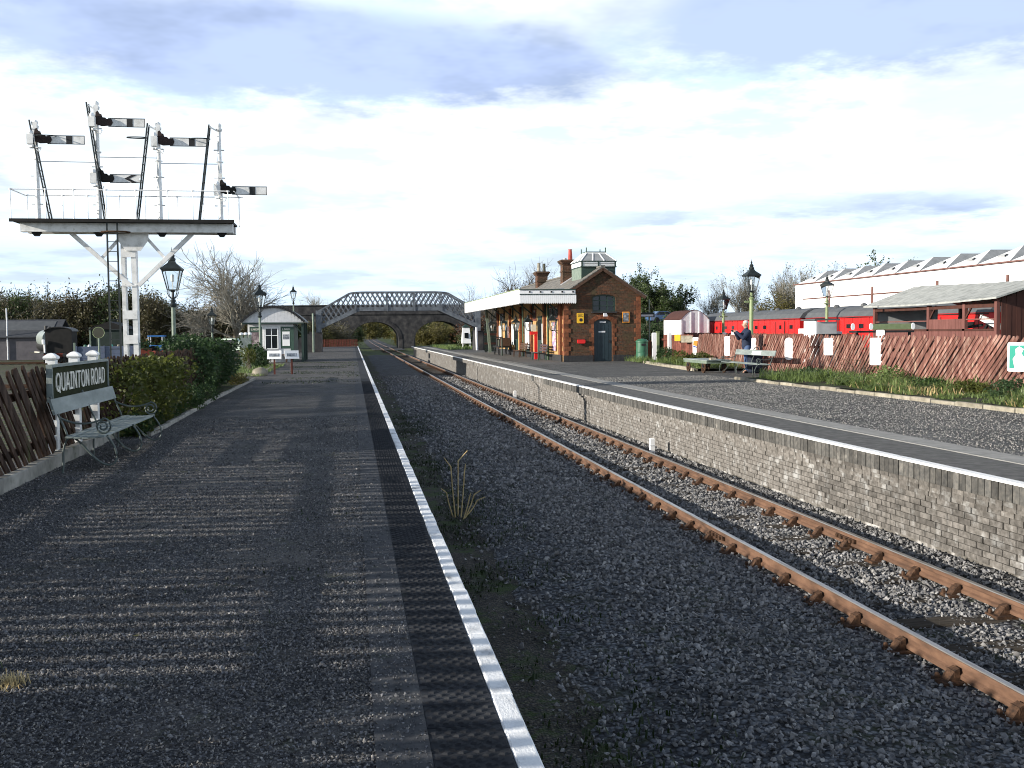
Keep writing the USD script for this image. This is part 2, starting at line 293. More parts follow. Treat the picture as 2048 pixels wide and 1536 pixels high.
# ------------------------------------------------------------------ mesh helpers
class MB:
    def __init__(s): s.v, s.f, s.n = [], [], 0

    def add(s, v, f):
        v = np.asarray(v, float); f = np.asarray(f, int)
        if f.shape[1] == 4: f = np.vstack([f[:, [0, 1, 2]], f[:, [0, 2, 3]]])
        s.v.append(v); s.f.append(f + s.n); s.n += len(v)
        return s

    def box(s, x0, x1, y0, y1, z0, z1):
        v = [(x, y, z) for z in (z0, z1) for y in (y0, y1) for x in (x0, x1)]
        return s.add(v, [(0, 2, 3, 1), (4, 5, 7, 6), (0, 1, 5, 4), (2, 6, 7, 3), (0, 4, 6, 2), (1, 3, 7, 5)])

    def cbox(s, x0, x1, y0, y1, z0, z1, c=0.006):
        """Box with a chamfered top."""
        a = [(x0, y0, z0), (x1, y0, z0), (x1, y1, z0), (x0, y1, z0)]
        b = [(x, y, z1 - c) for x, y, _ in a]
        t = [(x0 + c, y0 + c, z1), (x1 - c, y0 + c, z1), (x1 - c, y1 - c, z1), (x0 + c, y1 - c, z1)]
        f = []
        for k in range(4):
            j = (k + 1) % 4
            f += [(k, j, 4 + j, 4 + k), (4 + k, 4 + j, 8 + j, 8 + k)]
        return s.add(a + b + t, f + [(8, 9, 10, 11), (3, 2, 1, 0)])

    def bar(s, p, q, w, h, up=(0, 0, 1)):
        """Rectangular bar from p to q, w wide, h along up."""
        p, q = np.asarray(p, float), np.asarray(q, float)
        t = q - p; t /= np.linalg.norm(t)
        a = np.cross(t, up)
        if np.linalg.norm(a) < 1e-6: a = np.cross(t, (1, 0, 0))
        a /= np.linalg.norm(a); b = np.cross(a, t)
        v = [o + i * a * w / 2 + j * b * h / 2 for o in (p, q) for j in (-1, 1) for i in (-1, 1)]
        return s.add(v, [(0, 2, 3, 1), (4, 5, 7, 6), (0, 1, 5, 4), (2, 6, 7, 3), (0, 4, 6, 2), (1, 3, 7, 5)])

    def tube(s, pts, r, sides=6, cap=True):
        p = np.asarray(pts, float); n = len(p)
        t = np.gradient(p, axis=0); t /= np.linalg.norm(t, axis=1, keepdims=True) + 1e-12
        ref = np.array([0, 0, 1.0]) if abs(t[:, 2]).mean() < 0.85 else np.array([1.0, 0, 0])
        a = np.cross(t, ref); a /= np.linalg.norm(a, axis=1, keepdims=True) + 1e-12
        b = np.cross(t, a); an = np.arange(sides) * 2 * PI / sides
        r = np.broadcast_to(r, (n,))
        v = p[:, None] + r[:, None, None] * (np.cos(an)[None, :, None] * a[:, None] + np.sin(an)[None, :, None] * b[:, None])
        i, j = np.meshgrid(np.arange(n - 1), np.arange(sides), indexing='ij'); k = (j + 1) % sides
        q = np.stack([i * sides + j, (i + 1) * sides + j, (i + 1) * sides + k, i * sides + k], -1).reshape(-1, 4)
        s.add(v.reshape(-1, 3), q)
        if cap:
            for o, d in ((0, 1), (n - 1, -1)):
                ring = v[o]
                s.add(ring, [(0, x, x + 1)[::d] for x in range(1, sides - 1)])
        return s

    def lathe(s, prof, c=(0, 0, 0), seg=12, rot=0.0):
        an = np.arange(seg) * 2 * PI / seg + rot
        v = np.array([(c[0] + r * math.cos(a), c[1] + r * math.sin(a), c[2] + z) for r, z in prof for a in an])
        f = [(i * seg + j, i * seg + (j + 1) % seg, (i + 1) * seg + (j + 1) % seg, (i + 1) * seg + j) for i in range(len(prof) - 1) for j in range(seg)]
        return s.add(v, f)

    def quad(s, a, b, c, d): return s.add([a, b, c, d], [(0, 1, 2, 3)])

    def poly(s, pts, axis, lo, hi):
        """A closed outline in the plane across axis ('x': points are (y, z), 'y': (x, z), 'z': (x, y)), extruded from lo to hi."""
        from shapely.geometry import Polygon
        P = pts if isinstance(pts, Polygon) else Polygon(pts)
        m = trimesh.creation.extrude_polygon(P, 1.0, engine='earcut')
        v = np.array(m.vertices); d = lo + v[:, 2] * (hi - lo)
        v = {'x': np.stack([d, v[:, 0], v[:, 1]], 1), 'y': np.stack([v[:, 0], d, v[:, 1]], 1), 'z': np.stack([v[:, 0], v[:, 1], d], 1)}[axis]
        return s.add(v, m.faces if axis != 'y' else m.faces[:, ::-1])

    def tm(s, m, T=None):
        v = np.array(m.vertices)
        if T is not None: v = v @ np.asarray(T)[:3, :3].T + np.asarray(T)[:3, 3]
        return s.add(v, m.faces)

    def mesh(s):
        return np.vstack(s.v), np.vstack(s.f)


COUNT = {}


def numbered(parent, name):
    k = COUNT.get((parent, name), -1) + 1
    COUNT[(parent, name)] = k
    return name if k == 0 else f'{name}_{k:03d}'


def obj(name, mb, m, parent='/World', smooth=False, off=None, **tags):
    """One Mesh prim under parent."""
    v, f = mb.mesh() if isinstance(mb, MB) else mb
    if off is not None: v = v - np.asarray(off, float)
    path = parent + '/' + numbered(parent, name)
    p = usdkit.mesh(stage, path, (v, f), MAT[m], smooth=smooth).GetPrim()
    for k, t in tags.items():
        if t: p.SetCustomDataByKey(k, t)
    return path


def struct(name, mb, m, smooth=False, kind='structure'):
    return obj(name, mb, m, smooth=smooth, kind=kind)


class Thing:
    """An Xform at the thing's base; part() adds a child given in world coordinates (or local ones with world=False)."""
    def __init__(s, name, label, cat, loc=(0, 0, 0), group=None, rz=0.0, scale=1.0, kind=None):
        s.loc = np.asarray(loc, float)
        s.name = numbered('/World', name); s.path = '/World/' + s.name; s.label = label
        x = UsdGeom.Xform.Define(stage, s.path)
        x.AddTranslateOp().Set(Gf.Vec3d(*s.loc.tolist())); x.AddRotateZOp().Set(rz)
        sc = (scale,) * 3 if np.ndim(scale) == 0 else scale
        x.AddScaleOp().Set(Gf.Vec3f(*map(float, sc)))
        s.prim = x.GetPrim(); s.cat = cat; s.group = group; s.base = name
        for k, t in (('label', label), ('category', cat), ('group', group), ('kind', kind)):
            if t: s.prim.SetCustomDataByKey(k, t)

    def part(s, name, mb, m, parent=None, smooth=False, world=True, label=None):
        return obj(name, mb, m, parent or s.path, smooth, s.loc if world else None, label=label)


def dup(t, loc, label=None, rz=0.0, scale=1.0, group=None):
    n = numbered('/World', t.base)
    p = stage.DefinePrim('/World/' + n, 'Xform')
    p.GetReferences().AddInternalReference(t.path)
    p.SetInstanceable(True)
    x = UsdGeom.Xform(p)
    sc = (scale,) * 3 if np.ndim(scale) == 0 else scale
    p.GetAttribute('xformOp:translate').Set(Gf.Vec3d(*map(float, loc)))
    p.GetAttribute('xformOp:rotateZ').Set(float(rz))
    p.GetAttribute('xformOp:scale').Set(Gf.Vec3f(*map(float, sc)))
    p.SetCustomDataByKey('label', label or t.label); p.SetCustomDataByKey('category', t.cat)
    if group or t.group: p.SetCustomDataByKey('group', group or t.group)
    return p


def scatter(name, protos, m, pos, scl, parent='/World', flat=1.0, upright=False):
    """A PointInstancer of many small pieces nobody could count."""
    path = parent + '/' + numbered(parent, name)
    pi = UsdGeom.PointInstancer.Define(stage, path)
    tg = []
    for k, pr in enumerate(protos):
        tg.append(obj('stone' if not upright else 'tuft', pr, m, path))
    pi.CreatePrototypesRel().SetTargets(tg)
    n = len(pos)
    pi.CreatePositionsAttr(Vt.Vec3fArray.FromNumpy(np.asarray(pos, np.float32)))
    pi.CreateProtoIndicesAttr(Vt.IntArray.FromNumpy(rng.integers(0, len(protos), n).astype(np.int32)))
    q = rng.normal(size=(n, 4))
    if upright: q[:, 1:3] = 0
    q /= np.linalg.norm(q, axis=1, keepdims=True)
    pi.CreateOrientationsAttr(Vt.QuathArray([Gf.Quath(*map(float, r)) for r in q]))
    s = np.repeat(np.asarray(scl, np.float32)[:, None], 3, 1)
    pi.CreateScalesAttr(Vt.Vec3fArray.FromNumpy(s))
    pi.GetPrim().SetCustomDataByKey('kind', 'stuff')
    return pi.GetPrim()


def stones(k, seed, flat=.65):
    r = np.random.default_rng(seed); out = []
    for _ in range(k):
        p = r.normal(size=(11, 3)); p /= np.linalg.norm(p, axis=1, keepdims=True)
        p *= np.array([1.25, 1.0, flat]) * r.uniform(.8, 1.1, (11, 1))
        h = trimesh.convex.convex_hull(p * .5)
        out.append((np.array(h.vertices), np.array(h.faces)))
    return out


def in_view(x, y, z=0.0, margin=0.06):
    """Whether a point lies inside what the photograph could see (a bit wider)."""
    d = np.stack([x, y, np.broadcast_to(z, np.shape(x)) - EYE], -1) @ np.stack([ex, ey, ez])
    return (np.abs(d[..., 0] / -d[..., 2]) < .512 + margin) & (np.abs(d[..., 1] / -d[..., 2]) < .384 + margin) & (d[..., 2] < 0)


# ------------------------------------------------------------------ the ground
def XR(y):
    """The right platform's edge: it swings out a little towards the viewer."""
    y = np.asarray(y, float)
    return 6.57 + .30 * np.exp(-np.clip(y - 8, -6, 99) / 11.0)


def grid(x0, x1, y0, y1, nx, ny, zf):
    gx, gy = np.meshgrid(np.linspace(0, 1, nx), np.linspace(y0, y1, ny))
    a = x0(gy) if callable(x0) else x0; b = x1(gy) if callable(x1) else x1
    X = a + (b - a) * gx
    Z = zf(X, gy)
    i, j = np.meshgrid(np.arange(nx - 1), np.arange(ny - 1)); k = (j * nx + i).ravel()
    return np.stack([X, gy, Z], -1).reshape(-1, 3), np.stack([k, k + 1, k + nx + 1, k + nx], 1)


def fb(x, y, s, seed=0, o=4): return meshkit.fbm(np.stack([x * s, y * s, np.zeros_like(x)], -1), o, seed)


def track_x(y): return np.clip(np.asarray(y, float) - 200, 0, None) ** 2 * 4.5e-5


def bedz(x, y):
    w = np.clip((x - 1.2) / 1.6, 0, 1); w = w * w * (3 - 2 * w)
    z = -1.14 + .05 * w + .05 * (fb(x, y, 1.4, 3) - .5)
    d = np.exp(-((x - 2.9) / .9) ** 2) * .035 - .022 * ((x > 4.72) & (x < 5.98))
    return z + d + .03 * (fb(x, y, 7.0, 5) - .5)


G = lambda f, m, n, k='structure': struct(n, f, m, smooth=True, kind=k)
G(grid(-1500, 1500, -300, 2600, 40, 40, lambda x, y: np.full_like(x, -1.35)), 'grass_ground', 'ground')
G(grid(-160, -4.35, -20, 140, 60, 70, lambda x, y: -.97 + .06 * (fb(x, y, .25, 1) - .5)), 'earth', 'yard')
G(grid(16.0, 130, -20, 140, 60, 70, lambda x, y: -.92 + .05 * (fb(x, y, .3, 2) - .5)), 'earth', 'yard')
G(grid(.60, lambda y: XR(y) + .5, -3, 120, 46, 520, bedz), 'ballast_bed', 'trackbed')
G(grid(-6, 24, 119.6, 190, 40, 60, lambda x, y: -1.10 + .5 * np.clip((np.abs(x - 5.3) - 3) / 8, 0, 1) + .1 * (fb(x, y, .5, 4) - .5)), 'grass_ground', 'verge')
# beyond the road bridge: the line's cutting with grassy banks
def beyond(x, y):
    d = np.abs(x - 5.3 - track_x(y))
    bank = np.clip((d - 5) / 26, 0, 1)
    return -1.1 + bank * bank * (3 - 2 * bank) * (1.5 + 3.5 * np.clip((y - 170) / 250, 0, 1)) + .3 * (fb(x, y, .12, 4) - .5) * np.clip(d - 4, 0, 4) / 4
G(grid(-75, 105, 174, 760, 80, 110, beyond), 'grass_ground', 'bank')
G(grid(lambda y: 3.0 + track_x(y), lambda y: 8.0 + track_x(y), 150, 740, 8, 160, lambda x, y: -1.02 + .06 * (fb(x, y, .6, 6) - .5)), 'ballast_bed', 'trackbed')

G(grid(.68, lambda q: 1.75 + .55 * (fb(q * 0 + 3, q, .9, 77) - .5) + .35 * (fb(q * 0 + 9, q, 3.0, 78) - .5), -3, 119, 14, 620, lambda x, y: bedz(x, y) + .045 * np.clip((1.75 - x) / .5, -.6, 1) + .05 * (fb(x, y, 2.6, 79) - .5)), 'verge_soil', 'soil')
# far hills closing the view
def ridge(x, y, h, sc, seed): return h * (.55 + .8 * (fb(x, y, sc, seed) - .5))
for (y0, y1, h, seed) in ((900, 1400, 20, 3), (1500, 2200, 36, 8)):
    def zf(x, y, y0=y0, y1=y1, h=h, seed=seed):
        t = np.sin(PI * np.clip((y - y0) / (y1 - y0), 0, 1))
        return -1.5 + t * ridge(x, y, h, .003, seed)
    G(grid(-1400, 1400, y0, y1, 90, 14, zf), 'grass_ground', 'hills')

# ------------------------------------------------------------------ platforms
LE = .69                                                                    # the left platform's edge
lp = MB().box(-4.4, .27, -8, 119, -1.5, -.02)
struct('platform', lp, 'concrete')
surf = grid(-4.4, .26, -8, 119, 60, 620, lambda x, y: .012 * (fb(x, y, .8, 11) - .5) + .008 * (fb(x, y, 4.0, 12) - .5) - .004)
struct('platform_surface', surf, 'platform_gravel', smooth=True)
struct('platform_surface', MB().box(.06, .2775, -8, 119, -.06, .006), 'asphalt_strip')
edge_l = Thing('platform_edge', '', '', (.45, 0, 0)); edge_l.prim.SetCustomDataByKey('kind', 'structure'); edge_l.prim.ClearCustomDataByKey('label'); edge_l.prim.ClearCustomDataByKey('category')
edge_l.part('backing', MB().box(.272, LE - .004, -8, 119, -.5, -.012), 'paver')
wall = MB(); wall.box(.45, LE - .03, -8, 119, -1.4, -.12); edge_l.part('wall', wall, 'mortar')
y, k = 2.6, 0
studs = MB()
while y < 118.5:
    L = .248 if y < 40 else .5
    jit = rng.normal(0, .002)
    if k < 150: edge_l.part('paver', MB().cbox(.276, .588, y, y + L - .007, -.06, .004 + jit, .004), 'paver')
    else:
        if k == 150: rest = MB()
        rest.box(.276, .588, y, y + L - .012, -.06, .004)
    if y < 34:                                                              # raised diamond studs of the stable paving
        for r_ in range(6):
            for c_ in range(5):
                cx = .276 + .031 + c_ * .0625 + (.03 if r_ % 2 else 0); cy = y + .02 + r_ * .041
                if cx > .575: continue
                z = .004 + jit
                a, b, h = .026, .015, .008
                studs.add([(cx - a, cy, z), (cx, cy - b, z), (cx + a, cy, z), (cx, cy + b, z), (cx - a * .55, cy, z + h), (cx, cy - b * .5, z + h), (cx + a * .55, cy, z + h), (cx, cy + b * .5, z + h)],
                          [(0, 1, 5, 4), (1, 2, 6, 5), (2, 3, 7, 6), (3, 0, 4, 7), (4, 5, 6, 7)])
    y += L; k += 1
p = edge_l.part('paver', rest, 'paver'); stage.GetPrimAtPath(p).SetCustomDataByKey('kind', 'stuff')
p = edge_l.part('paver_studs', studs, 'paver'); stage.GetPrimAtPath(p).SetCustomDataByKey('kind', 'stuff')
y, k = 2.6, 0
rest = MB()
while y < 118.8:                                                            # the painted edge stones
    L = rng.uniform(.42, .5) if y < 50 else 1.2
    j = rng.normal(0, .0018, 2)
    b = MB().cbox(.592 + j[0], LE + j[0], y, y + L - .004, -.11, .007 + j[1] * .6, .008)
    if k < 110: edge_l.part('edge_stone', b, 'edge_paint')
    else: rest.add(*b.mesh())
    y += L; k += 1
p = edge_l.part('edge_stone', rest, 'edge_paint'); stage.GetPrimAtPath(p).SetCustomDataByKey('kind', 'stuff')

# right platform
def ribbon(x0, x1, y0, y1, z0, z1, n=60):
    """A slab whose sides follow the curved edge: x0 and x1 are functions of y."""
    ys = np.concatenate([np.linspace(y0, 40, n), np.linspace(42, y1, 20)])
    m = MB(); a = np.array([(x0(q), q) for q in ys]); b = np.array([(x1(q), q) for q in ys]); k = len(ys)
    v = np.vstack([np.column_stack([p_, np.full(k, z)]) for z in (z0, z1) for p_ in (a, b)])
    i = np.arange(k - 1); f = []
    for o, q, fl in ((2 * k, 3 * k, 0), (0, k, 1), (0, 2 * k, 1), (k, 3 * k, 0)):
        r = np.stack([o + i, o + i + 1, q + i + 1, q + i], 1); f.append(r[:, ::-1] if not fl else r)
    f.append(np.array([(0, k, 3 * k, 2 * k), (k - 1, 3 * k - 1, 4 * k - 1, 2 * k - 1)]))
    return m.add(v, np.vstack(f))
E_ = lambda d: (lambda q: float(XR(q)) + d)
C_ = lambda c: (lambda q: c)
struct('platform', ribbon(E_(.40), C_(16.2), -8, 113, -1.5, -.02), 'concrete')
struct('platform_surface', ribbon(E_(.124), E_(1.02), -8, 113, -.2, .004), 'dark_asphalt')
struct('platform_surface', ribbon(E_(1.03), E_(1.52), -8, 113, -.2, .010), 'concrete_strip')
struct('platform_surface', grid(lambda q: XR(q) + 1.53, 16.1, -8, 113, 60, 420, lambda x, y: .014 * (fb(x, y, .7, 21) - .5) + .008 * (fb(x, y, 3.5, 22) - .5) - .002), 'yard_gravel', smooth=True)
struct('platform_surface', MB().box(8.3, 10.8, 47, 80, -.2, .018), 'dark_asphalt')
edge_r = Thing('platform_wall', 'long brick face of the right platform beside the rails, weathered grey white with soldier bricks on top', 'platform wall', (6.6, 0, 0))
edge_r.part('core', ribbon(E_(.275), E_(.5), -8, 113, -1.4, -.22), 'mortar')
edge_r.part('core', ribbon(E_(.03), E_(.42), -8, 113, -.219, -.012), 'mortar')
edge_r.part('painted_edge', ribbon(E_(-.004), E_(.122), -8, 113, -.02, .009, 140), 'edge_paint_right')
y, k = 8.6, 0
rest = MB()
while y < 70:                                                               # soldier course along the top
    x = float(XR(y)); j = rng.normal(0, .003, 2)
    b = MB().box(x + j[0], x + .1, y, y + .1025, -.215, -.021 + j[1] * .3)
    if k < 230: edge_r.part('brick', b, 'coping_brick')
    elif y < 55: rest.add(*b.mesh())
    y += .1125; k += 1
rest.add(*ribbon(E_(0.0), E_(.1), 55, 113, -.215, -.021, 2).mesh()) if False else None
n_ = 0
for c in range(11):                                                         # stretcher courses below, the top three stepping in under the edge
    z1 = -.222 - c * .076; z0 = z1 - .067
    dx = (.075, .15, .215)[c] if c < 3 else .245
    y = 8.4 + (.1125 if c % 2 else 0)
    while y < 46:
        x = float(XR(y)) + dx; j = rng.normal(0, .0035)
        if rng.random() < .06: j += .012
        b = MB().box(x + j, x + .2, y, y + .215, z0, z1)
        if y < 14.2 and n_ < 295: edge_r.part('wall_brick', b, 'wall_brick'); n_ += 1
        else: rest.add(*b.mesh())
        y += .225
p = edge_r.part('wall_bricks_far', rest, 'wall_brick'); stage.GetPrimAtPath(p).SetCustomDataByKey('kind', 'stuff')
far = MB(); far.add(*ribbon(E_(.24), E_(.3), 46, 113, -1.3, -.22).mesh()); far.add(*ribbon(E_(0), E_(.1), 46, 113, -.2195, -.021).mesh())
edge_r.part('far_face', far, 'wall_brick')

# ------------------------------------------------------------------ the railway track
RZ = -.91
track = Thing('railway_track', 'single running line of rusty bullhead rails on wooden sleepers between the two platforms', 'railway track', (5.3, 0, RZ))
RX = (4.56, 6.06)                                                           # left edge of each rail head
ys = np.concatenate([np.linspace(-4, 200, 120), np.linspace(205, 740, 80)])
head = [(-.035, -.045), (.035, -.045), (.035, -.006), (.026, 0), (-.026, 0), (-.035, -.006)]
for rx in RX:
    c = rx + .035
    foot = [(-.032, -.145), (.032, -.145), (.032, -.115), (.010, -.10), (.010, -.06), (.0345, -.046), (.0345, -.008), (-.0345, -.008), (-.0345, -.046), (-.010, -.06), (-.010, -.10), (-.032, -.115)]
    def sweep(prof):
        pr = np.array(prof); n = len(pr)
        v = np.concatenate([np.column_stack([c + track_x(q) + pr[:, 0], np.full(n, q), RZ + pr[:, 1]]) for q in ys])
        i, j = np.meshgrid(np.arange(len(ys) - 1), np.arange(n), indexing='ij'); k = (j + 1) % n
        return v, np.stack([i * n + j, i * n + k, (i + 1) * n + k, (i + 1) * n + j], -1).reshape(-1, 4)
    r = track.part('rail', sweep(foot), 'rail_side')
    top = [(-.0275, -.0082), (.0275, -.0082), (.0245, .0008), (-.0245, .0008)]
    track.part('running_surface', sweep(top), 'rail_head', parent=r)
k, y = 0, 2.4
far_s = MB()
while y < 240:
    zt = RZ - .185
    a = rng.normal(0, .012)
    if k < 150:
        sp = track.part('sleeper', MB().cbox(5.345 - 1.3 + a, 5.345 + 1.3 + a, y - .125, y + .125, zt - .09, zt, .012), 'sleeper_wood')
        if k < 105:
            for rx in RX:
                c = rx + .035; ch = MB()
                ch.box(c - .19, c + .19, y - .095, y + .095, zt, zt + .028)
                for sgn in (-1, 1):
                    ch.add([(c + sgn * .034, y - .05, zt + .02), (c + sgn * .15, y - .055, zt + .02), (c + sgn * .15, y + .055, zt + .02), (c + sgn * .034, y + .05, zt + .02),
                            (c + sgn * .036, y - .042, zt + .125), (c + sgn * .075, y - .042, zt + .105), (c + sgn * .075, y + .042, zt + .105), (c + sgn * .036, y + .042, zt + .125)],
                           [(0, 1, 5, 4), (1, 2, 6, 5), (2, 3, 7, 6), (3, 0, 4, 7), (4, 5, 6, 7)])
                    if k < 40:
                        ch.lathe([(.022, 0), (.022, .03), (.012, .045), (0, .045)], (c + sgn * .165, y - .05 * sgn, zt + .026), 6)
                ch.box(c - .085, c - .037, y - .05, y + .05, zt + .05, zt + .105)     # the key
                track.part('rail_chair', ch, 'rusty_iron', parent=sp)
    else: far_s.box(5.345 - 1.3, 5.345 + 1.3, y - .125, y + .125, zt - .09, zt)
    y += .76; k += 1
p = track.part('sleeper', far_s, 'sleeper_wood'); stage.GetPrimAtPath(p).SetCustomDataByKey('kind', 'stuff')
for rx, yy in ((RX[1], 11.6), (RX[0], 12.1), (RX[0], 30.4), (RX[1], 30.0)):
    fp = MB().box(rx - .016, rx + .014, yy - .23, yy + .23, RZ - .10, RZ - .05)
    for q in (-.17, -.06, .06, .17): fp.lathe([(.02, 0), (.02, .03), (0, .03)], (0, 0, 0), 6) if False else fp.box(rx - .045, rx - .015, yy + q - .02, yy + q + .02, RZ - .095, RZ - .055)
    track.part('fishplate', fp, 'rusty_iron')

# ballast stones and chippings
def pick(n, x0, x1, y0, y1, z):
    x = rng.uniform(x0, x1, n); y = rng.uniform(y0, y1, n)
    k = in_view(x, y, z)
    return x[k], y[k]
P1 = stones(6, 1)
pos, scl = [], []
for (n, y0, y1, s0, s1) in ((22000, 3.4, 9, .023, .048), (26000, 9, 17, .027, .054), (17000, 17, 30, .04, .075), (12000, 30, 62, .05, .10)):
    x, y = pick(n, .75, 7.0, y0, y1, -1.05)
    soil = np.clip(1.35 - (x - .9) / 1.5 - .9 * (fb(x, y, .9, 31) - .5), 0, 1)      # fewer on the mossy strip under the left edge
    keep = (rng.random(len(x)) > soil * .93) & (x < XR(y) + .17)
    x, y = x[keep], y[keep]
    s = rng.uniform(s0, s1, len(x)) * np.where(rng.random(len(x)) < .1, 1.35, 1)
    s *= np.clip(.55 + (x - .9) / 1.6, .45, 1)
    hump = .05 * ((x > 4.75) & (x < 5.95)) * (1.6 * fb(x, y, 1.7, 9) - .55) + .03 * (x > 6.2)
    pos.append(np.column_stack([x, y, bedz(x, y) + .03 * (x < 1.8) + s * rng.uniform(-.05, .34, len(x)) + hump * .6])); scl.append(s)
scatter('ballast_stones', P1, 'stone_grey', np.vstack(pos), np.concatenate(scl))
P2 = stones(5, 5, .55)
pos, scl = [], []
for (n, y0, y1, s0, s1) in ((62000, 3.3, 6, .006, .017), (42000, 6, 11, .008, .019), (15000, 11, 20, .012, .024)):
    x, y = pick(n, -4.2, .27, y0, y1, 0)
    keep = rng.random(len(x)) < np.where(x > .06, .5, .95) * (.45 + .9 * fb(x, y, 1.3, 41))
    x, y = x[keep], y[keep]; s = rng.uniform(s0, s1, len(x)) * np.where(rng.random(len(x)) < .03, 1.6, 1)
    pos.append(np.column_stack([x, y, s * rng.uniform(-.1, .25, len(x)) + .002 + .004 * (x > .06)])); scl.append(s)
scatter('gravel_chippings', P2, 'stone_chip', np.vstack(pos), np.concatenate(scl))
x, y = pick(26000, 8.2, 12.5, 11, 34, 0)
keep = (x > XR(y) + 1.55) & (rng.random(len(x)) < .3 + .9 * fb(x, y, 1.1, 43)); x, y = x[keep], y[keep]
s = rng.uniform(.012, .03, len(x))
scatter('gravel_chippings', P2, 'stone_pale', np.column_stack([x, y, s * .12]), s)

# ------------------------------------------------------------------ station building (right platform)
SX0, SX1, SY0, SY1 = 10.95, 15.05, 51.2, 75.6
EAVE, RIDGE, MID = 3.52, 4.86, 13.0
sb = Thing('station_building', 'brick station house with gable end, chimneys, glazed roof lantern and white canopy', 'station building', (SX0, SY0, 0))
# end wall with door and window openings
from shapely.geometry import Polygon, box as sbox
arch = lambda cx, w, z0, zs, rise, n=10: Polygon([(cx - w / 2, z0), (cx + w / 2, z0)] + [(cx + w / 2 * math.cos(t), zs + rise * math.sin(t)) for t in np.linspace(0, PI, n)])
door_h = arch(13.03, .98, 0, 1.98, .24); win_h = arch(13.08, 1.24, 2.62, 3.34, .16)
gable = Polygon([(SX0, 0), (SX1, 0), (SX1, EAVE), (MID, RIDGE), (SX0, EAVE)])
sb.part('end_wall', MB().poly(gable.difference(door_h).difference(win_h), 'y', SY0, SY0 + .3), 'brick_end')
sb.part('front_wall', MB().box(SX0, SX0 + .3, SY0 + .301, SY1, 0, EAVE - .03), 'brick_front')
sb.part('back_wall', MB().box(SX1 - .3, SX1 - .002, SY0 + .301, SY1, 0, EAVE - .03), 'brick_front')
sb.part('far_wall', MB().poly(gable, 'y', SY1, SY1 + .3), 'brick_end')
pl = MB().box(SX0 - .06, 12.48, SY0 - .06, SY0 + .05, -.05, .33); pl.box(13.58, SX1 + .05, SY0 - .06, SY0 + .05, -.05, .33)
sb.part('plinth', pl, 'plinth_blue')
for i in range(13):                                                         # quoins at the two corners, long and short in turn
    z = .34 + i * .235
    w = .34 if i % 2 else .22
    sb.part('quoin', MB().box(SX0 - .022, SX0 + w, SY0 - .025, SY0 + .06, z, z + .228), 'brick_orange')
    sb.part('quoin', MB().box(SX1 - w, SX1 + .022, SY0 - .025, SY0 + .06, z, z + .228), 'brick_orange')
    sb.part('quoin', MB().box(SX0 - .024, SX0 + .05, SY0 + .062, SY0 + (.24 if i % 2 else .42), z, z + .228), 'brick_orange')
for i in range(8):
    z = .34 + i * .235; w = .24 if i % 2 else .12
    sb.part('door_quoin', MB().box(12.53 - w, 12.535, SY0 - .02, SY0 + .12, z, z + .228), 'brick_orange')
    sb.part('door_quoin', MB().box(13.525, 13.525 + w, SY0 - .02, SY0 + .12, z, z + .228), 'brick_orange')
for n, (cx, w, zs, rise, th) in dict(door_arch=(13.03, 1.0, 1.99, .25, .24), window_arch=(13.08, 1.26, 3.35, .17, .16)).items():
    ts = np.linspace(0, PI, 10)
    for a, b in zip(ts[:-1], ts[1:]):
        a2, b2 = a + .015, b - .015
        P = lambda t, o: (cx + (w / 2 + o) * math.cos(t), zs + (rise + o) * math.sin(t))
        sb.part(n, MB().poly([P(a2, .004), P(b2, .004), P(b2, th), P(a2, th)], 'y', SY0 - .012, SY0 + .1), 'brick_orange' if n == 'door_arch' else 'brick_end')
dr = sb.part('door', MB().poly(arch(13.03, .96, .01, 1.975, .23), 'y', SY0 + .10, SY0 + .15), 'door_blue')
for k in range(5):
    x = 12.62 + k * .205
    sb.part('door_board', MB().box(x - .09, x + .09, SY0 + .085, SY0 + .099, .06, 1.95), 'door_blue', parent=dr)
sb.part('door_plate', MB().box(12.86, 13.2, SY0 + .07, SY0 + .084, 2.03, 2.11), 'grey_white', parent=dr)
sb.part('door_plate', MB().box(12.80, 13.16, SY0 + .07, SY0 + .084, 1.52, 1.60), 'grey_white', parent=dr)
sb.part('door_handle', MB().box(13.36, 13.40, SY0 + .04, SY0 + .084, .98, 1.12), 'black_paint', parent=dr)
wf = sb.part('window', MB().poly(win_h.difference(win_h.buffer(-.06)), 'y', SY0 + .06, SY0 + .13), 'dark_green_paint')
bars = MB()
for x in (12.88, 13.28): bars.box(x - .02, x + .02, SY0 + .07, SY0 + .12, 2.66, 3.46)
for z in (2.92, 3.2): bars.box(12.5, 13.66, SY0 + .072, SY0 + .118, z - .02, z + .02)
sb.part('glazing_bars', bars, 'dark_green_paint', parent=wf)
sb.part('pane', MB().box(12.5, 13.66, SY0 + .14, SY0 + .15, 2.66, 3.47), 'window_dark', parent=wf)
sb.part('window_sill', MB().box(12.40, 13.76, SY0 - .09, SY0 + .1, 2.54, 2.615), 'plinth_blue')
lamp_b = MB().box(13.02, 13.18, SY0 - .25, SY0 - .02, 2.46, 2.52); lamp_b.box(13.0, 13.2, SY0 - .3, SY0 - .18, 2.36, 2.45)
sb.part('floodlight', lamp_b, 'grey_white')
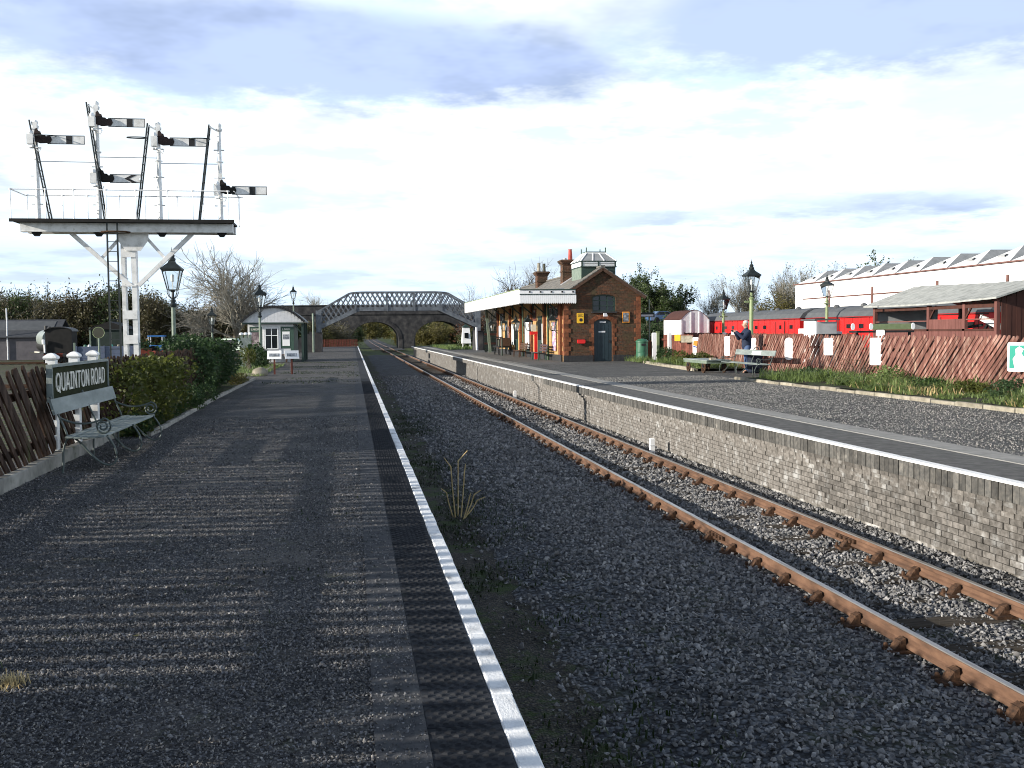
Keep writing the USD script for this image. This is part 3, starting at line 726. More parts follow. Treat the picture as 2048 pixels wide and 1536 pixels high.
# roof
for sgn, x1, lab in ((-1, SX0 - .30, 'roof_slope'), (1, SX1 + .28, 'roof_slope')):
    ze = RIDGE + .10 - (abs(x1 - MID)) * (RIDGE - EAVE) / (MID - SX0)
    r = MB()
    ny, nx = 30, 9
    for iy in range(ny):
        for ix in range(nx):
            ya = SY0 - .16 + (SY1 + .62 - SY0) * iy / ny; yb = SY0 - .16 + (SY1 + .62 - SY0) * (iy + 1) / ny - .012
            t0, t1 = ix / nx, (ix + 1) / nx
            xa, xb = MID + (x1 - MID) * t0, MID + (x1 - MID) * (t1 + .02); za, zb = RIDGE + .10 + (ze - RIDGE - .1) * t0 + .004, RIDGE + .10 + (ze - RIDGE - .1) * (t1 + .02) + .022
            r.add([(xa, ya, za), (xb, ya, zb), (xb, yb, zb), (xa, yb, za), (xa, ya, za - .05), (xb, ya, zb - .05), (xb, yb, zb - .05), (xa, yb, za - .05)],
                  [(0, 3, 2, 1), (4, 5, 6, 7), (0, 1, 5, 4), (1, 2, 6, 5), (2, 3, 7, 6), (3, 0, 4, 7)])
    p = sb.part(lab, r, 'slate_roof'); stage.GetPrimAtPath(p).SetCustomDataByKey('kind', 'stuff')
rt = MB()
for k in range(50): rt.lathe([(.09, 0), (.10, .5), (.085, .5)], (0, 0, 0), 3) if False else rt.box(MID - .11, MID + .11, SY0 - .16 + k * .5, SY0 - .16 + k * .5 + .49, RIDGE + .07, RIDGE + .155)
sb.part('ridge_tiles', rt, 'slate_roof')
for sgn, xe in ((-1, SX0 - .28), (1, SX1 + .26)):
    ze = RIDGE + .02 - abs(xe - MID) * (RIDGE - EAVE) / (MID - SX0)
    sb.part('bargeboard', MB().bar((MID, SY0 - .13, RIDGE - .02), (xe, SY0 - .13, ze - .04), .05, .16), 'wood_brown')
# front wall details: pilasters, drains, doors and windows under the canopy
for y in (51.95, 56.4, 60.6, 64.6, 69.0, 74.9):
    pz = sb.part('pilaster', MB().box(SX0 - .13, SX0 - .001, y - .24, y + .24, .36, 3.2), 'brick_orange')
for y0, y1, top in ((57.4, 58.7, 2.5), (61.5, 63.4, 2.5), (66.0, 67.2, 2.4), (70.4, 71.6, 2.4)):
    f = sb.part('front_door', MB().box(SX0 - .03, SX0 - .002, y0, y1, .03, top), 'dark_green_paint')
    sb.part('door_glass', MB().box(SX0 - .04, SX0 - .032, y0 + .15, y1 - .15, 1.1, top - .2), 'window_dark', parent=f)
for y0, y1 in ((52.6, 55.4), (59.2, 60.2), (72.2, 73.8)):
    f = sb.part('front_window', MB().box(SX0 - .05, SX0 - .002, y0, y1, 2.25, 2.95), 'board_red')
    for q in range(3):
        a = y0 + .08 + q * (y1 - y0 - .08) / 3
        sb.part('pane', MB().box(SX0 - .06, SX0 - .052, a, a + (y1 - y0) / 3 - .12, 2.33, 2.88), 'window_dark', parent=f)
sb.part('front_plinth', MB().box(SX0 - .10, SX0 - .0015, SY0 + .43, SY1, -.05, .35), 'plinth_blue')
for y in (54.6, 62.9): sb.part('drainpipe', MB().tube([(SX0 - .2, y, 0), (SX0 - .2, y, 3.2)], .055, 8), 'pipe_green', smooth=True)
# canopy
CX0, CY0, CY1, CZ = 8.6, 51.0, 76.3, 3.05
cn = sb.part('canopy', MB().poly([(CX0 - .02, 3.70), (SX0 - .05, 3.84), (SX0 - .05, 3.78), (CX0 - .02, 3.64)], 'y', CY0, CY1), 'lead_roof')
sb.part('fascia', MB().box(CX0 - .05, CX0 - .02, CY0 - .03, CY1, 3.55, 3.78), 'white_clean', parent=cn)
sb.part('cornice', MB().box(CX0 - .075, CX0 - .018, CY0 - .05, CY1, 3.782, 3.82), 'post_olive', parent=cn)
sb.part('fascia', MB().box(CX0 - .018, SX0 + .55, CY0 - .03, CY0, 3.55, 3.74), 'white_clean', parent=cn)
sb.part('moulding', MB().box(CX0 - .06, SX0 + .56, CY0 - .05, CY0 - .031, 3.505, 3.55), 'dark_green_paint', parent=cn)
sb.part('moulding', MB().box(CX0 - .06, SX0 + .56, CY0 - .06, CY0 - .031, 3.742, 3.79), 'dark_green_paint', parent=cn)
for k in range(5): sb.part('bracket_end', MB().box(CX0 + .45 + k * .57, CX0 + .53 + k * .57, CY0 - .055, CY0 - .031, 3.61, 3.69), 'black_paint', parent=cn)
x = CX0 - .02
while x < SX0 + .5:                                                         # valance boards with pointed ends
    z = CZ + rng.normal(0, .004)
    sb.part('valance_board', MB().poly([(x, 3.504), (x, z + .05), (x + .05, z - .02), (x + .10, z + .05), (x + .10, 3.504)], 'y', CY0 - .025, CY0 - .003 + rng.normal(0, .001)), 'white_clean', parent=cn)
    x += .106
y = CY0
while y < CY1:
    z = CZ + rng.normal(0, .004)
    sb.part('valance_board', MB().poly([(y, 3.549), (y, z + .05), (y + .07, z - .02), (y + .14, z + .05), (y + .14, 3.549)], 'x', CX0 - .045, CX0 - .022 + rng.normal(0, .001)), 'white_clean', parent=cn)
    y += .15
for y in np.arange(52.2, 76, 3.9):
    b = MB().bar((SX0 - .06, y, 3.55), (CX0 + .05, y, 3.48), .08, .16); b.bar((SX0 - .06, y, 2.6), (SX0 - 1.1, y, 3.48), .06, .08)
    b.bar((SX0 - .06, y, 2.5), (SX0 - .06, y, 3.5), .08, .08)
    sb.part('canopy_bracket', b, 'dark_green_paint', parent=cn)
sb.part('canopy_post', MB().bar((10.15, 75.9, 3.4), (10.42, 75.9, 0), .16, .2), 'post_green', parent=cn)
# chimneys
def chimney(name, x0, x1, y0, y1, z0, z1, pots):
    c = sb.part(name, MB().box(x0, x1, y0, y1, z0, z1), 'brick_chimney')
    m = MB()
    for k, (a, b, w) in enumerate(((z1 - .42, z1 - .36, .04), (z1 + .001, z1 + .08, .05), (z1 + .081, z1 + .16, .10), (z1 + .161, z1 + .24, .15), (z1 + .241, z1 + .28, .08))): m.box(x0 - w, x1 + w, y0 - w, y1 + w, a, b)
    sb.part('chimney_cap', m, 'brick_chimney', parent=c)
    for (px, py, h, r, mt) in pots:
        sb.part('chimney_pot', MB().lathe([(r, 0), (r * .92, h * .1), (r * .72, h * .94), (r * .85, h * .95), (r * .85, h), (r * .6, h), (r * .55, h - .1)], (px, py, z1 + .27), 12), mt, parent=c, smooth=40)
chimney('chimney', 12.0, 12.75, 56.4, 57.1, 4.0, 5.42, ((12.5, 56.7, .62, .14, 'pot_red'), (12.2, 56.75, .12, .12, 'shed_grey')))
chimney('chimney', 12.3, 13.0, 66.0, 66.8, 4.0, 5.32, ((12.48, 66.4, .58, .13, 'kerb_stone'), (12.84, 66.4, .55, .12, 'tank_brown')))
sb.part('flashing', MB().bar((11.9, 56.35, 4.22), (12.8, 56.35, 4.78), .1, .16), 'grey_white')
# roof lantern
lx0, lx1, ly0, ly1 = 12.1, 13.95, 52.1, 54.4
ln = sb.part('roof_lantern', MB().box(lx0, lx1, ly0, ly1, 4.0, 5.02), 'dark_green_paint')
sb.part('lantern_cheek', MB().box(lx0 - .02, lx0 - .001, ly0 + .01, ly1, 3.95, 5.02), 'post_green', parent=ln)
sb.part('louvre_band', MB().box(lx0 + .02, lx1 - .02, ly0 - .03, ly0 - .001, 5.03, 5.30), 'white_clean', parent=ln)
sb.part('louvre_band', MB().box(lx0 - .03, lx0 - .001, ly0 + .01, ly1, 5.03, 5.30), 'white_clean', parent=ln)
sb.part('louvre_core', MB().box(lx0, lx1, ly0, ly1, 5.021, 5.31), 'dark_green_paint', parent=ln)
lb = MB()
for z in (5.02, 5.30): lb.box(lx0 - .06, lx1 + .06, ly0 - .06, ly1 + .06, z - .025, z + .025)
for z in (5.11, 5.2): lb.box(lx0 + .05, lx1 - .05, ly0 - .045, ly0 - .031, z - .012, z + .012)
for x in (lx0 + .02, MID + .02, lx1 - .02): lb.box(x - .04, x + .04, ly0 - .05, ly0 - .031, 5.03, 5.3)
sb.part('louvre_frame', lb, 'dark_green_paint', parent=ln)
A = [(lx0 - .05, ly0 - .05, 5.33), (lx1 + .05, ly0 - .05, 5.33), (lx1 + .05, ly1 + .05, 5.33), (lx0 - .05, ly1 + .05, 5.33)]
B = [(12.5, ly0 + .55, 5.78), (13.55, ly0 + .55, 5.78), (13.55, ly1 - .55, 5.78), (12.5, ly1 - .55, 5.78)]
gl = MB().add(A + B, [(0, 1, 5, 4), (1, 2, 6, 5), (2, 3, 7, 6), (3, 0, 4, 7), (4, 5, 6, 7)])
sb.part('lantern_glass', gl, 'lead_roof', parent=ln)
gb = MB()
for k in range(4): gb.bar(A[k], B[k], .06, .05); gb.bar(B[k], B[(k + 1) % 4], .06, .06)
for t in (.33, .66):
    a, b = [np.array(A[0]) * (1 - t) + np.array(A[1]) * t, np.array(B[0]) * (1 - t) + np.array(B[1]) * t]; gb.bar(a, b, .06, .05)
    a, b = [np.array(A[0]) * (1 - t) + np.array(A[3]) * t, np.array(B[0]) * (1 - t) + np.array(B[3]) * t]; gb.bar(a, b, .06, .05)
sb.part('glazing_bars', gb, 'white_clean', parent=ln)
cr = MB()
for k in range(4): cr.bar(np.array(B[k]) + (0, 0, .05), np.array(B[(k + 1) % 4]) + (0, 0, .05), .05, .07)
for q in B: cr.tube([(q[0], q[1], 5.8), (q[0], q[1], 6.08)], .03, 6)
sb.part('cresting', cr, 'iron_green', parent=ln)
# vent pipe behind the canopy
sb.part('vent_pipe', MB().tube([(11.3, 73.5, 3.6), (11.3, 73.5, 4.5), (11.36, 73.5, 4.6)], .08, 8), 'shed_grey', smooth=True)

# things on and against the building
def panel(name, label, cat, x, y0, y1, z0, z1, m, rim=None, off=.02, group=None, rnd=0.0):
    t = Thing(name, label, cat, (x, (y0 + y1) / 2, z0), group=group)
    t.part('panel', MB().poly(sbox(y0 + .03, z0 + .03, y1 - .03, z1 - .03).buffer(.03 + rnd, quad_segs=3), 'x', x - off - .02, x - off), m)
    if rim: t.part('rim', MB().poly(sbox(y0 - .03, z0 - .03, y1 + .03, z1 + .03).difference(sbox(y0, z0, y1, z1)), 'x', x - off - .03, x - off + .004), rim)
    return t
panel('poster_board', 'tall coloured pictorial poster on the building wall nearest the corner', 'poster', SX0, 53.2, 54.2, .55, 2.1, 'poster_print', 'wood_brown')
panel('poster_board', 'plain white poster on the building wall just behind the red post', 'poster', SX0, 56.55, 57.3, .75, 2.05, 'white_clean')
panel('enamel_sign', 'tall white rounded sign on the building wall above the middle bench', 'sign', SX0, 60.95, 62.3, .62, 2.25, 'white_clean', rnd=.06, off=.14)
panel('poster_board', 'white over dark poster on the building wall above the luggage barrow', 'poster', SX0, 67.4, 68.5, .7, 2.1, 'white_clean', 'dark_green_paint')
panel('poster_board', 'dark red poster with a white disc on the far part of the building wall', 'poster', SX0, 69.7, 70.3, .65, 1.95, 'poster_dark', 'board_red')
panel('enamel_sign', 'narrow white sign on the far end of the building wall', 'sign', SX0, 73.4, 74.5, .45, 2.0, 'white_clean', rnd=.04)
def end_sign(label, x0, x1, z0, z1, m, inner, im):
    t = Thing('wall_sign', label, 'sign', ((x0 + x1) / 2, SY0, z0))
    t.part('panel', MB().poly(sbox(x0 + .03, z0 + .03, x1 - .03, z1 - .03).buffer(.03), 'y', SY0 - .05, SY0 - .02), m)
    for s_ in inner: t.part('print', MB().poly(s_, 'y', SY0 - .056, SY0 - .0505), im)
end_sign('yellow enamel sign with a black disc left of the dark door', 11.62, 11.98, 2.02, 2.55, 'yellow_paint', [Polygon([(11.83 + .09 * math.cos(a), 2.19 + .09 * math.sin(a)) for a in np.linspace(0, 6.2, 14)])] + [sbox(11.67 + (k % 2) * .02, 2.36 + k * .06, 11.93 - (k % 2) * .05, 2.385 + k * .06) for k in range(3)], 'black_paint')
end_sign('orange framed picture sign right of the dark door', 14.05, 14.45, 2.02, 2.60, 'orange_paint', [sbox(14.10, 2.08, 14.40, 2.54)], 'photo_print')
t = Thing('fire_hose_box', 'small red rounded box on the gable wall left of the door', 'box', (11.8, SY0, 1.1))
t.part('box_body', MB().poly(sbox(11.68, 1.02, 11.98, 1.10).buffer(.06), 'y', SY0 - .13, SY0 - .02), 'red_paint')
t.part('bracket', MB().box(11.8, 11.86, SY0 - .08, SY0 - .02, .86, .955), 'black_paint')

# wall lanterns on brackets
def lantern(t, m_frame, z, s=1.0, off=(0, 0), rot=PI / 4, parts=('lantern_frame', 'lantern_glass', 'lantern_cap', 'mantle')):
    """A four-sided tapered street lantern; z is the bottom of its cage. Local coordinates."""
    a0, a1, h = .115 * s, .225 * s, .52 * s
    ox, oy = off
    fr = MB(); q0 = [(ox + a0 * 1.414 * math.cos(rot + k * PI / 2), oy + a0 * 1.414 * math.sin(rot + k * PI / 2), z) for k in range(4)]
    q1 = [(ox + a1 * 1.414 * math.cos(rot + k * PI / 2), oy + a1 * 1.414 * math.sin(rot + k * PI / 2), z + h) for k in range(4)]
    w = .022 * s
    for k in range(4):
        fr.bar(q0[k], q1[k], w, w); fr.bar(q0[k], q0[(k + 1) % 4], w, w); fr.bar(q1[k], q1[(k + 1) % 4], w * 1.5, w * 1.7)
    fr.box(ox - .05 * s, ox + .05 * s, oy - .05 * s, oy + .05 * s, z - .05 * s, z + .01)
    t.part(parts[0], fr, m_frame, world=False)
    gl = MB()
    for k in range(4):
        f = .97; c0 = np.array([ox, oy, 0]) * (1 - f); sh = np.array([f, f, 1])
        gl.quad(np.array(q0[k]) * sh + c0, np.array(q0[(k + 1) % 4]) * sh + c0, np.array(q1[(k + 1) % 4]) * sh + c0, np.array(q1[k]) * sh + c0)
    t.part(parts[1], gl, 'lantern_glass', world=False)
    r = a1 * 1.414
    cap = MB().lathe([(r * 1.12, h - .01), (r * 1.14, h + .03 * s)], (ox, oy, z), 4, rot)
    cap.lathe([(r * 1.12, h + .03 * s), (r * .78, h + .10 * s), (r * .42, h + .17 * s), (r * .34, h + .22 * s)], (ox, oy, z), 4, rot)
    cap.lathe([(.075 * s, h + .21 * s), (.095 * s, h + .25 * s), (.095 * s, h + .28 * s), (.06 * s, h + .31 * s), (.075 * s, h + .36 * s), (.04 * s, h + .40 * s), (.02 * s, h + .43 * s), (.035 * s, h + .46 * s), (.012 * s, h + .50 * s), (.004, h + .58 * s)], (ox, oy, z), 10)
    cap.lathe([(0, h - .012), (r * 1.12, h - .012)], (ox, oy, z), 4, rot)
    t.part(parts[2], cap, m_frame, world=False)
    t.part(parts[3], MB().lathe([(.012 * s, .0), (.012 * s, .2 * s), (.04 * s, .22 * s), (.045 * s, .36 * s), (.02 * s, .40 * s), (0, .40 * s)], (ox, oy, z), 8), 'mantle', world=False)


wl = Thing('wall_lantern', 'black wall lantern on a bracket next to the building corner', 'lantern', (SX0, 52.3, 1.55))
wl.part('bracket', MB().bar((0, 0, .1), (-.42, 0, .1), .03, .03).bar((0, 0, -.15), (-.3, 0, .09), .025, .025), 'iron_dark', world=False)
lantern(wl, 'iron_dark', .12, 1.0, (-.42, 0))
for y, lab in ((58.95, 'black wall lantern above the red post'), (63.5, 'black wall lantern above the left end of the brown bench'), (68.8, 'black wall lantern right of the dark red poster'), (74.95, 'farthest black wall lantern at the end of the building')):
    dup(wl, (SX0 - .13, y, 1.55), lab)

# benches and furniture on the platform by the building
def slat_bench(name, label, x, y, L, m, legs_m, face=-1, z=0.0):
    """Seat facing -x, back towards the wall."""
    t = Thing(name, label, 'bench', (x, y, z))
    for k in range(4): t.part('seat_slat', MB().box(-.32 + k * .115, -.225 + k * .115, -L / 2, L / 2, .42 - k * .01, .455 - k * .01), m, world=False)
    for k in range(3): t.part('back_slat', MB().bar((.17 + .03 * k, -L / 2, .55 + .14 * k), (.17 + .03 * k, L / 2, .55 + .14 * k), .03, .10), m, world=False)
    for y_ in (-L / 2 + .18, L / 2 - .18):
        b = MB().bar((-.28, y_, 0), (-.24, y_, .41), .06, .06).bar((.16, y_, 0), (.12, y_, .41), .06, .06).bar((-.28, y_, .39), (.16, y_, .37), .05, .06).bar((.13, y_, .38), (.28, y_, .95), .05, .05)
        t.part('leg_frame', b, legs_m, world=False)
    return t
slat_bench('platform_bench', 'purple brown slatted bench beside the red post near the building corner', 10.35, 54.9, 2.2, 'wood_purple', 'iron_green')
slat_bench('platform_bench', 'brown wooden slatted bench below the tall white rounded sign', 10.4, 61.7, 2.4, 'wood_brown', 'wood_brown')
t = Thing('red_post', 'thin bright red pillar with a red top plate standing on the platform by the wall', 'post', (10.35, 56.2, 0))
t.part('post', MB().cbox(10.27, 10.43, 56.12, 56.28, 0, 1.42, .03), 'red_paint')
t.part('top_plate', MB().box(10.02, 10.44, 56.10, 56.30, 1.42, 1.60), 'red_paint'); t.part('notice', MB().box(10.08, 10.36, 56.11, 56.16, 1.62, 2.0), 'cream_paint')
t = Thing('luggage_barrow', 'dark luggage barrow on small wheels under the far posters', 'barrow', (10.2, 68.0, 0))
t.part('deck', MB().box(9.75, 10.65, 66.6, 69.6, .52, .60), 'black_soot')
for k in range(7): t.part('deck_board', MB().box(9.77, 10.63, 66.65 + k * .42, 67.03 + k * .42, .601, .63), 'black_paint')
for (x, y) in ((9.8, 67.1), (10.6, 67.1), (9.8, 69.1), (10.6, 69.1)):
    w = MB(); m_ = trimesh.creation.annulus(.17, .24, .05, sections=16); m_.apply_transform(trimesh.transformations.rotation_matrix(PI / 2, [0, 1, 0])); m_.apply_translation((x, y, .25)); w.tm(m_)
    for a in range(3): w.bar((x, y - .18 * math.cos(a * PI / 3), .25 - .18 * math.sin(a * PI / 3)), (x, y + .18 * math.cos(a * PI / 3), .25 + .18 * math.sin(a * PI / 3)), .03, .03)
    t.part('wheel', w, 'black_paint')
for k, (y, h) in enumerate(((66.9, .55), (67.9, .42), (68.8, .5))): t.part('crate', MB().cbox(9.9, 10.5, y - .3, y + .3, .631, .631 + h, .02), ('wood_brown', 'tank_brown', 'black_soot')[k])
t.part('handle', MB().tube([(9.8, 66.6, .55), (9.75, 66.2, .8), (9.75, 66.1, 1.2)], .03, 6), 'black_paint')
t = Thing('signal_post', 'thin dark post with a short arm in front of the far building wall', 'post', (9.75, 65.2, 0))
t.part('post', MB().tube([(9.75, 65.2, 0), (9.75, 65.2, 2.3)], .045, 8), 'dark_green_paint', smooth=True); t.part('arm', MB().box(9.3, 9.8, 65.14, 65.2, 1.2, 1.28), 'black_paint')
t = Thing('slatted_screen', 'dark slatted screen with pale lines closing the platform past the building', 'screen', (10.6, 77.3, 0))
t.part('post', MB().box(10.2, 10.32, 77.1, 77.25, 0, 2.2), 'black_paint'); t.part('post', MB().box(11.3, 11.42, 77.1, 77.25, 0, 2.2), 'black_paint')
for k in range(11): t.part('slat', MB().bar((10.12, 77.0 + .01 * (k % 2), .15 + k * .18), (11.5, 77.0 + .01 * (k % 2), .15 + k * .18), .02, .145), 'shed_brown' if k % 4 == 3 else 'hut_green')
t = Thing('ticket_kiosk', 'small white cabinet with sloping sides past the canopy beside the bushes', 'cabinet', (10.85, 96, 0))
t.part('body', MB().lathe([(.62, .5), (.45, 2.0), (.45, 2.01)], (10.85, 96, 0), 4, PI / 4), 'white_clean'); t.part('roof', MB().lathe([(.52, 2.011), (.52, 2.1), (0, 2.35)], (10.85, 96, 0), 4, PI / 4), 'dark_green_paint')
t.part('window', MB().box(10.65, 11.05, 95.53, 95.56, 1.0, 1.5), 'window_dark')
for a in (-.35, .35): t.part('leg', MB().box(10.85 + a - .05, 10.85 + a + .05, 95.7, 95.8, 0, .5), 'white_clean')
t = Thing('litter_bin', 'round green ribbed litter bin at the right corner of the brick gable', 'litter bin', (14.9, 50.4, 0))
t.part('body', MB().lathe([(.29, 0), (.29, .1), (.31, .12), (.31, .45), (.295, .47), (.31, .5), (.31, .98), (.29, 1.0)], (14.9, 50.4, 0), 20), 'bin_green', smooth=35)
t.part('lid', MB().lathe([(.33, 1.0), (.33, 1.06), (.2, 1.16), (0, 1.18)], (14.9, 50.4, 0), 20), 'bin_green', smooth=35)
t.part('slot', MB().box(14.78, 15.02, 50.05, 50.12, .82, .93), 'black_paint')

# ------------------------------------------------------------------ footbridge
FY0, FY1 = 87.0, 88.7
fb_ = Thing('footbridge', 'grey lattice girder footbridge arching over the line with sloping ends', 'footbridge', (4.0, FY0, 0))
def chord(x, which):
    u = abs(x - 4.05)
    if which == 't': return 5.10 if u < 2.9 else (5.10 - .05 * (u - 2.9) ** 2 if u < 4.2 else 5.0155 - (u - 4.2) * .575)
    return 3.55 if u < 3.45 else 3.55 - (u - 3.45) * .46
XS0, XS1 = -2.8, 10.9
for y, nm in ((FY0, 'lattice_side'), (FY1, 'lattice_side')):
    xs = np.linspace(XS0, XS1, 60)
    for w, nm2, h in (('t', 'top_chord', .12), ('b', 'bottom_chord', .34)):
        m = MB()
        for a, b in zip(xs[:-1], xs[1:]): m.bar((a - .004, y, chord(a, w) + (0 if w == 't' else .1)), (b + .004, y, chord(b, w) + (0 if w == 't' else .1)), .10, h, (0, 0, 1))
        fb_.part(nm2, m, 'lattice_grey')
    la = MB()
    pitch = .42
    for k in range(-6, 42):
        for sgn in (1, -1):
            pts = []
            for t in np.linspace(0, 1, 40):
                x = XS0 + k * pitch + (t * 1.9 if sgn > 0 else (1 - t) * 1.9) - .3
                z = 1.2 + t * 4.2 if False else None
            # straight flat bars at 50 degrees, cut where they meet the chords
            x0 = XS0 + k * pitch
            seg = []
            for s_ in np.linspace(0, 4.4, 90):
                x = x0 + s_ * .62 * sgn; z = 1.5 + s_
                if XS0 + .05 <= x <= XS1 - .05 and chord(x, 'b') + .2 < z < chord(x, 't'): seg.append((x, y + .03 * sgn, z))
            if len(seg) > 2: la.bar(seg[0], seg[-1], .014, .085, (1, 0, 0))
            x0 = XS0 + k * pitch + (0)
    p = fb_.part('lattice_bars', la, 'lattice_grey'); stage.GetPrimAtPath(p).SetCustomDataByKey('kind', 'stuff')
    for x in (XS0, XS1): fb_.part('end_post', MB().box(x - .22, x + .22, y - .09, y + .09, chord(x, 'b') - .3, chord(x, 't') + .05), 'lattice_grey')
    for x in (.35, 3.05, 5.4, 7.75): fb_.part('stiffener', MB().box(x - .05, x + .05, y - .10, y - .055, 3.45, 5.1), 'lattice_grey')
dk = MB()
for a, b in zip(xs[:-1], xs[1:]): dk.bar((a - .003, (FY0 + FY1) / 2, chord(a, 'b') + .02), (b + .003, (FY0 + FY1) / 2, chord(b, 'b') + .02), FY1 - FY0 - .1, .08)
fb_.part('deck', dk, 'wood_brown')
for x in (XS0 - .1, XS1 + .1): fb_.part('pier', MB().box(x - .35, x + .35, FY0 + .05, FY1 + .6, -.1, 1.72), 'bridge_brick')
for x, y in ((XS0 - .45, FY0 - .2),): fb_.part('column', MB().tube([(x, y, 0), (x, y, 3.3)], .09, 8), 'post_green', smooth=True)
st_ = MB()
for k in range(11): st_.box(XS0 - 1.6, XS0 - .5, FY0 + .2 + k * .28, FY0 + .5 + k * .28, .15 + k * .17, .20 + k * .17) if False else st_.box(XS0 - .5 - (k + 1) * .29, XS0 - .5 - k * .29, FY0 + .1, FY1 - .1, 0, 1.75 - k * .165)
fb_.part('steps', st_, 'bridge_brick')
st_ = MB()
for k in range(8): st_.box(XS1 + .46 + k * .29, XS1 + .46 + (k + 1) * .29, FY0 + .1, FY1 - .1, 0, 1.6 - k * .19)
fb_.part('steps', st_, 'bridge_brick')
fb_.part('canopy_column', MB().tube([(10.75, FY0 - .3, 0), (10.7, FY0 - .3, 2.0)], .10, 8), 'grey_white', smooth=True)

# ------------------------------------------------------------------ road bridge
BY = 166.0
rb = Thing('road_bridge', 'dark brick road bridge with three arches behind the footbridge', 'road bridge', (4, BY, -1.1))
def bow(x0, x1, zs, zt, n=18):
    c, w = (x0 + x1) / 2, (x1 - x0) / 2
    return Polygon([(x0, -2.5), (x1, -2.5)] + [(c + w * math.cos(t), zs + (zt - zs) * math.sin(t)) for t in np.linspace(0, PI, n)])
body = Polygon([(-30, -2), (38, -2), (38, 5.6), (24, 6.0), (-14, 6.0), (-30, 5.0)])
holes = [bow(-.1, 7.55, .55, 3.35), bow(10.3, 18.4, .55, 3.4), bow(-5.4, -2.5, .5, 2.95)]
for h in holes: body = body.difference(h)
rb.part('spandrel', MB().poly(body, 'y', BY, BY + 7.5), 'bridge_brick')
rb.part('parapet_course', MB().box(-14, 24, BY - .14, BY - .002, 4.55, 4.85), 'bridge_brick')
rb.part('coping', MB().box(-14, 24, BY - .10, BY + .45, 6.002, 6.16), 'bridge_brick')
for (x0, x1, zs, zt) in ((-.1, 7.55, .55, 3.35), (10.3, 18.4, .55, 3.4), (-5.4, -2.5, .5, 2.95)):
    c, w = (x0 + x1) / 2, (x1 - x0) / 2; ts = np.linspace(0, PI, 26); m = MB()
    for a, b in zip(ts[:-1], ts[1:]):
        P = lambda t, o: (c + (w + o) * math.cos(t), zs + (zt - zs + o) * math.sin(t))
        m.poly([P(a + .006, .01), P(b - .006, .01), P(b - .006, .6), P(a + .006, .6)], 'y', BY - .07, BY - .003)
    rb.part('arch_ring', m, 'bridge_brick')
for x in (7.75, -2.4, 9.6): rb.part('pier_panel', MB().box(x + .12, x + .5, BY - .05, BY - .003, -1.4, .4), 'bridge_brick')
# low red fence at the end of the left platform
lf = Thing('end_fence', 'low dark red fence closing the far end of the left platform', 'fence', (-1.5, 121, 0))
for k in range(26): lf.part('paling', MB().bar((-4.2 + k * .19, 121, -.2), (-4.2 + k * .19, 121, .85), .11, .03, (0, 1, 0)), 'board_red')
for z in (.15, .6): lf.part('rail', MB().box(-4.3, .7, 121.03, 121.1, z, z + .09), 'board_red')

# ------------------------------------------------------------------ pavilion shelter (left platform)
PX0, PX1, PY0, PY1 = -5.85, -3.32, 58.6, 63.4
pv = Thing('platform_shelter', 'small green and white timber shelter with a curved roof on the left platform', 'shelter', (PX0, PY0, 0))
def arc(x): return 2.28 + .86 * math.cos((x + 4.42) / 1.78 * PI / 2) if abs(x + 4.42) < 1.78 else 2.28
xs = np.linspace(-6.18, -2.66, 25)
zc = lambda x: 2.26 + .88 * (1 - ((x + 4.42) / 1.76) ** 2)
gab = Polygon([(x, zc(x)) for x in xs])
pv.part('gable', MB().poly(gab, 'y', PY0 - .28, PY0 - .2), 'grey_white')
for k in range(18):
    x = -6.0 + k * .185
    if zc(x) - 2.30 > .1: pv.part('gable_board', MB().box(x + .003, x + .178, PY0 - .292, PY0 - .281, 2.29, zc(x if x < -4.42 else x + .18) - .03), 'grey_white')
rf = MB()
for a, b in zip(xs[:-1], xs[1:]):
    rf.add([(a, PY0 - .4, zc(a)), (b, PY0 - .4, zc(b)), (b, PY1 + .3, zc(b)), (a, PY1 + .3, zc(a)), (a, PY0 - .4, zc(a) + .07), (b, PY0 - .4, zc(b) + .07), (b, PY1 + .3, zc(b) + .07), (a, PY1 + .3, zc(a) + .07)],
           [(0, 3, 2, 1), (4, 5, 6, 7), (0, 1, 5, 4), (1, 2, 6, 5), (2, 3, 7, 6), (3, 0, 4, 7)])
pv.part('roof', rf, 'train_roof')
m_ = MB()
for a, b in zip(xs[:-1], xs[1:]): m_.bar((a - .01, PY0 - .42, zc(a) + .03), (b + .01, PY0 - .42, zc(b) + .03), .05, .13)
pv.part('roof_edge', m_, 'black_paint')
pv.part('lintel', MB().box(-6.12, -2.72, PY0 - .3, PY0 - .18, 2.18, 2.262), 'dark_green_paint')
pv.part('front_wall', MB().box(PX0, PX1, PY0, PY0 + .1, .0, 2.2), 'grey_white')
pv.part('side_wall', MB().box(PX0, PX0 + .1, PY0 + .101, PY1, 0, 2.25), 'dark_green_paint')
pv.part('side_wall', MB().box(PX1 - .1, PX1 - .001, PY0 + .101, PY1, 0, 2.25), 'dark_green_paint')
pv.part('back_wall', MB().box(PX0, PX1, PY1, PY1 + .1, 0, 2.25), 'dark_green_paint')
tr = MB()
for x in (PX0 + .05, -5.0, -4.08, PX1 - .08): tr.box(x - .05, x + .05, PY0 - .03, PY0 - .002, .0, 2.05)
tr.box(PX0, PX1 + .01, PY0 - .035, PY0 - .004, 2.04, 2.1)
pv.part('trim', tr, 'white_paint')
pv.part('corner_post', MB().box(PX1 - .16, PX1 + .03, PY0 - .05, PY0 - .036, 0, 2.03), 'iron_green')
w = pv.part('window', MB().poly(sbox(-4.92, .74, -4.16, 1.98).difference(sbox(-4.86, .8, -4.22, 1.92)), 'y', PY0 - .06, PY0 - .003), 'white_clean')
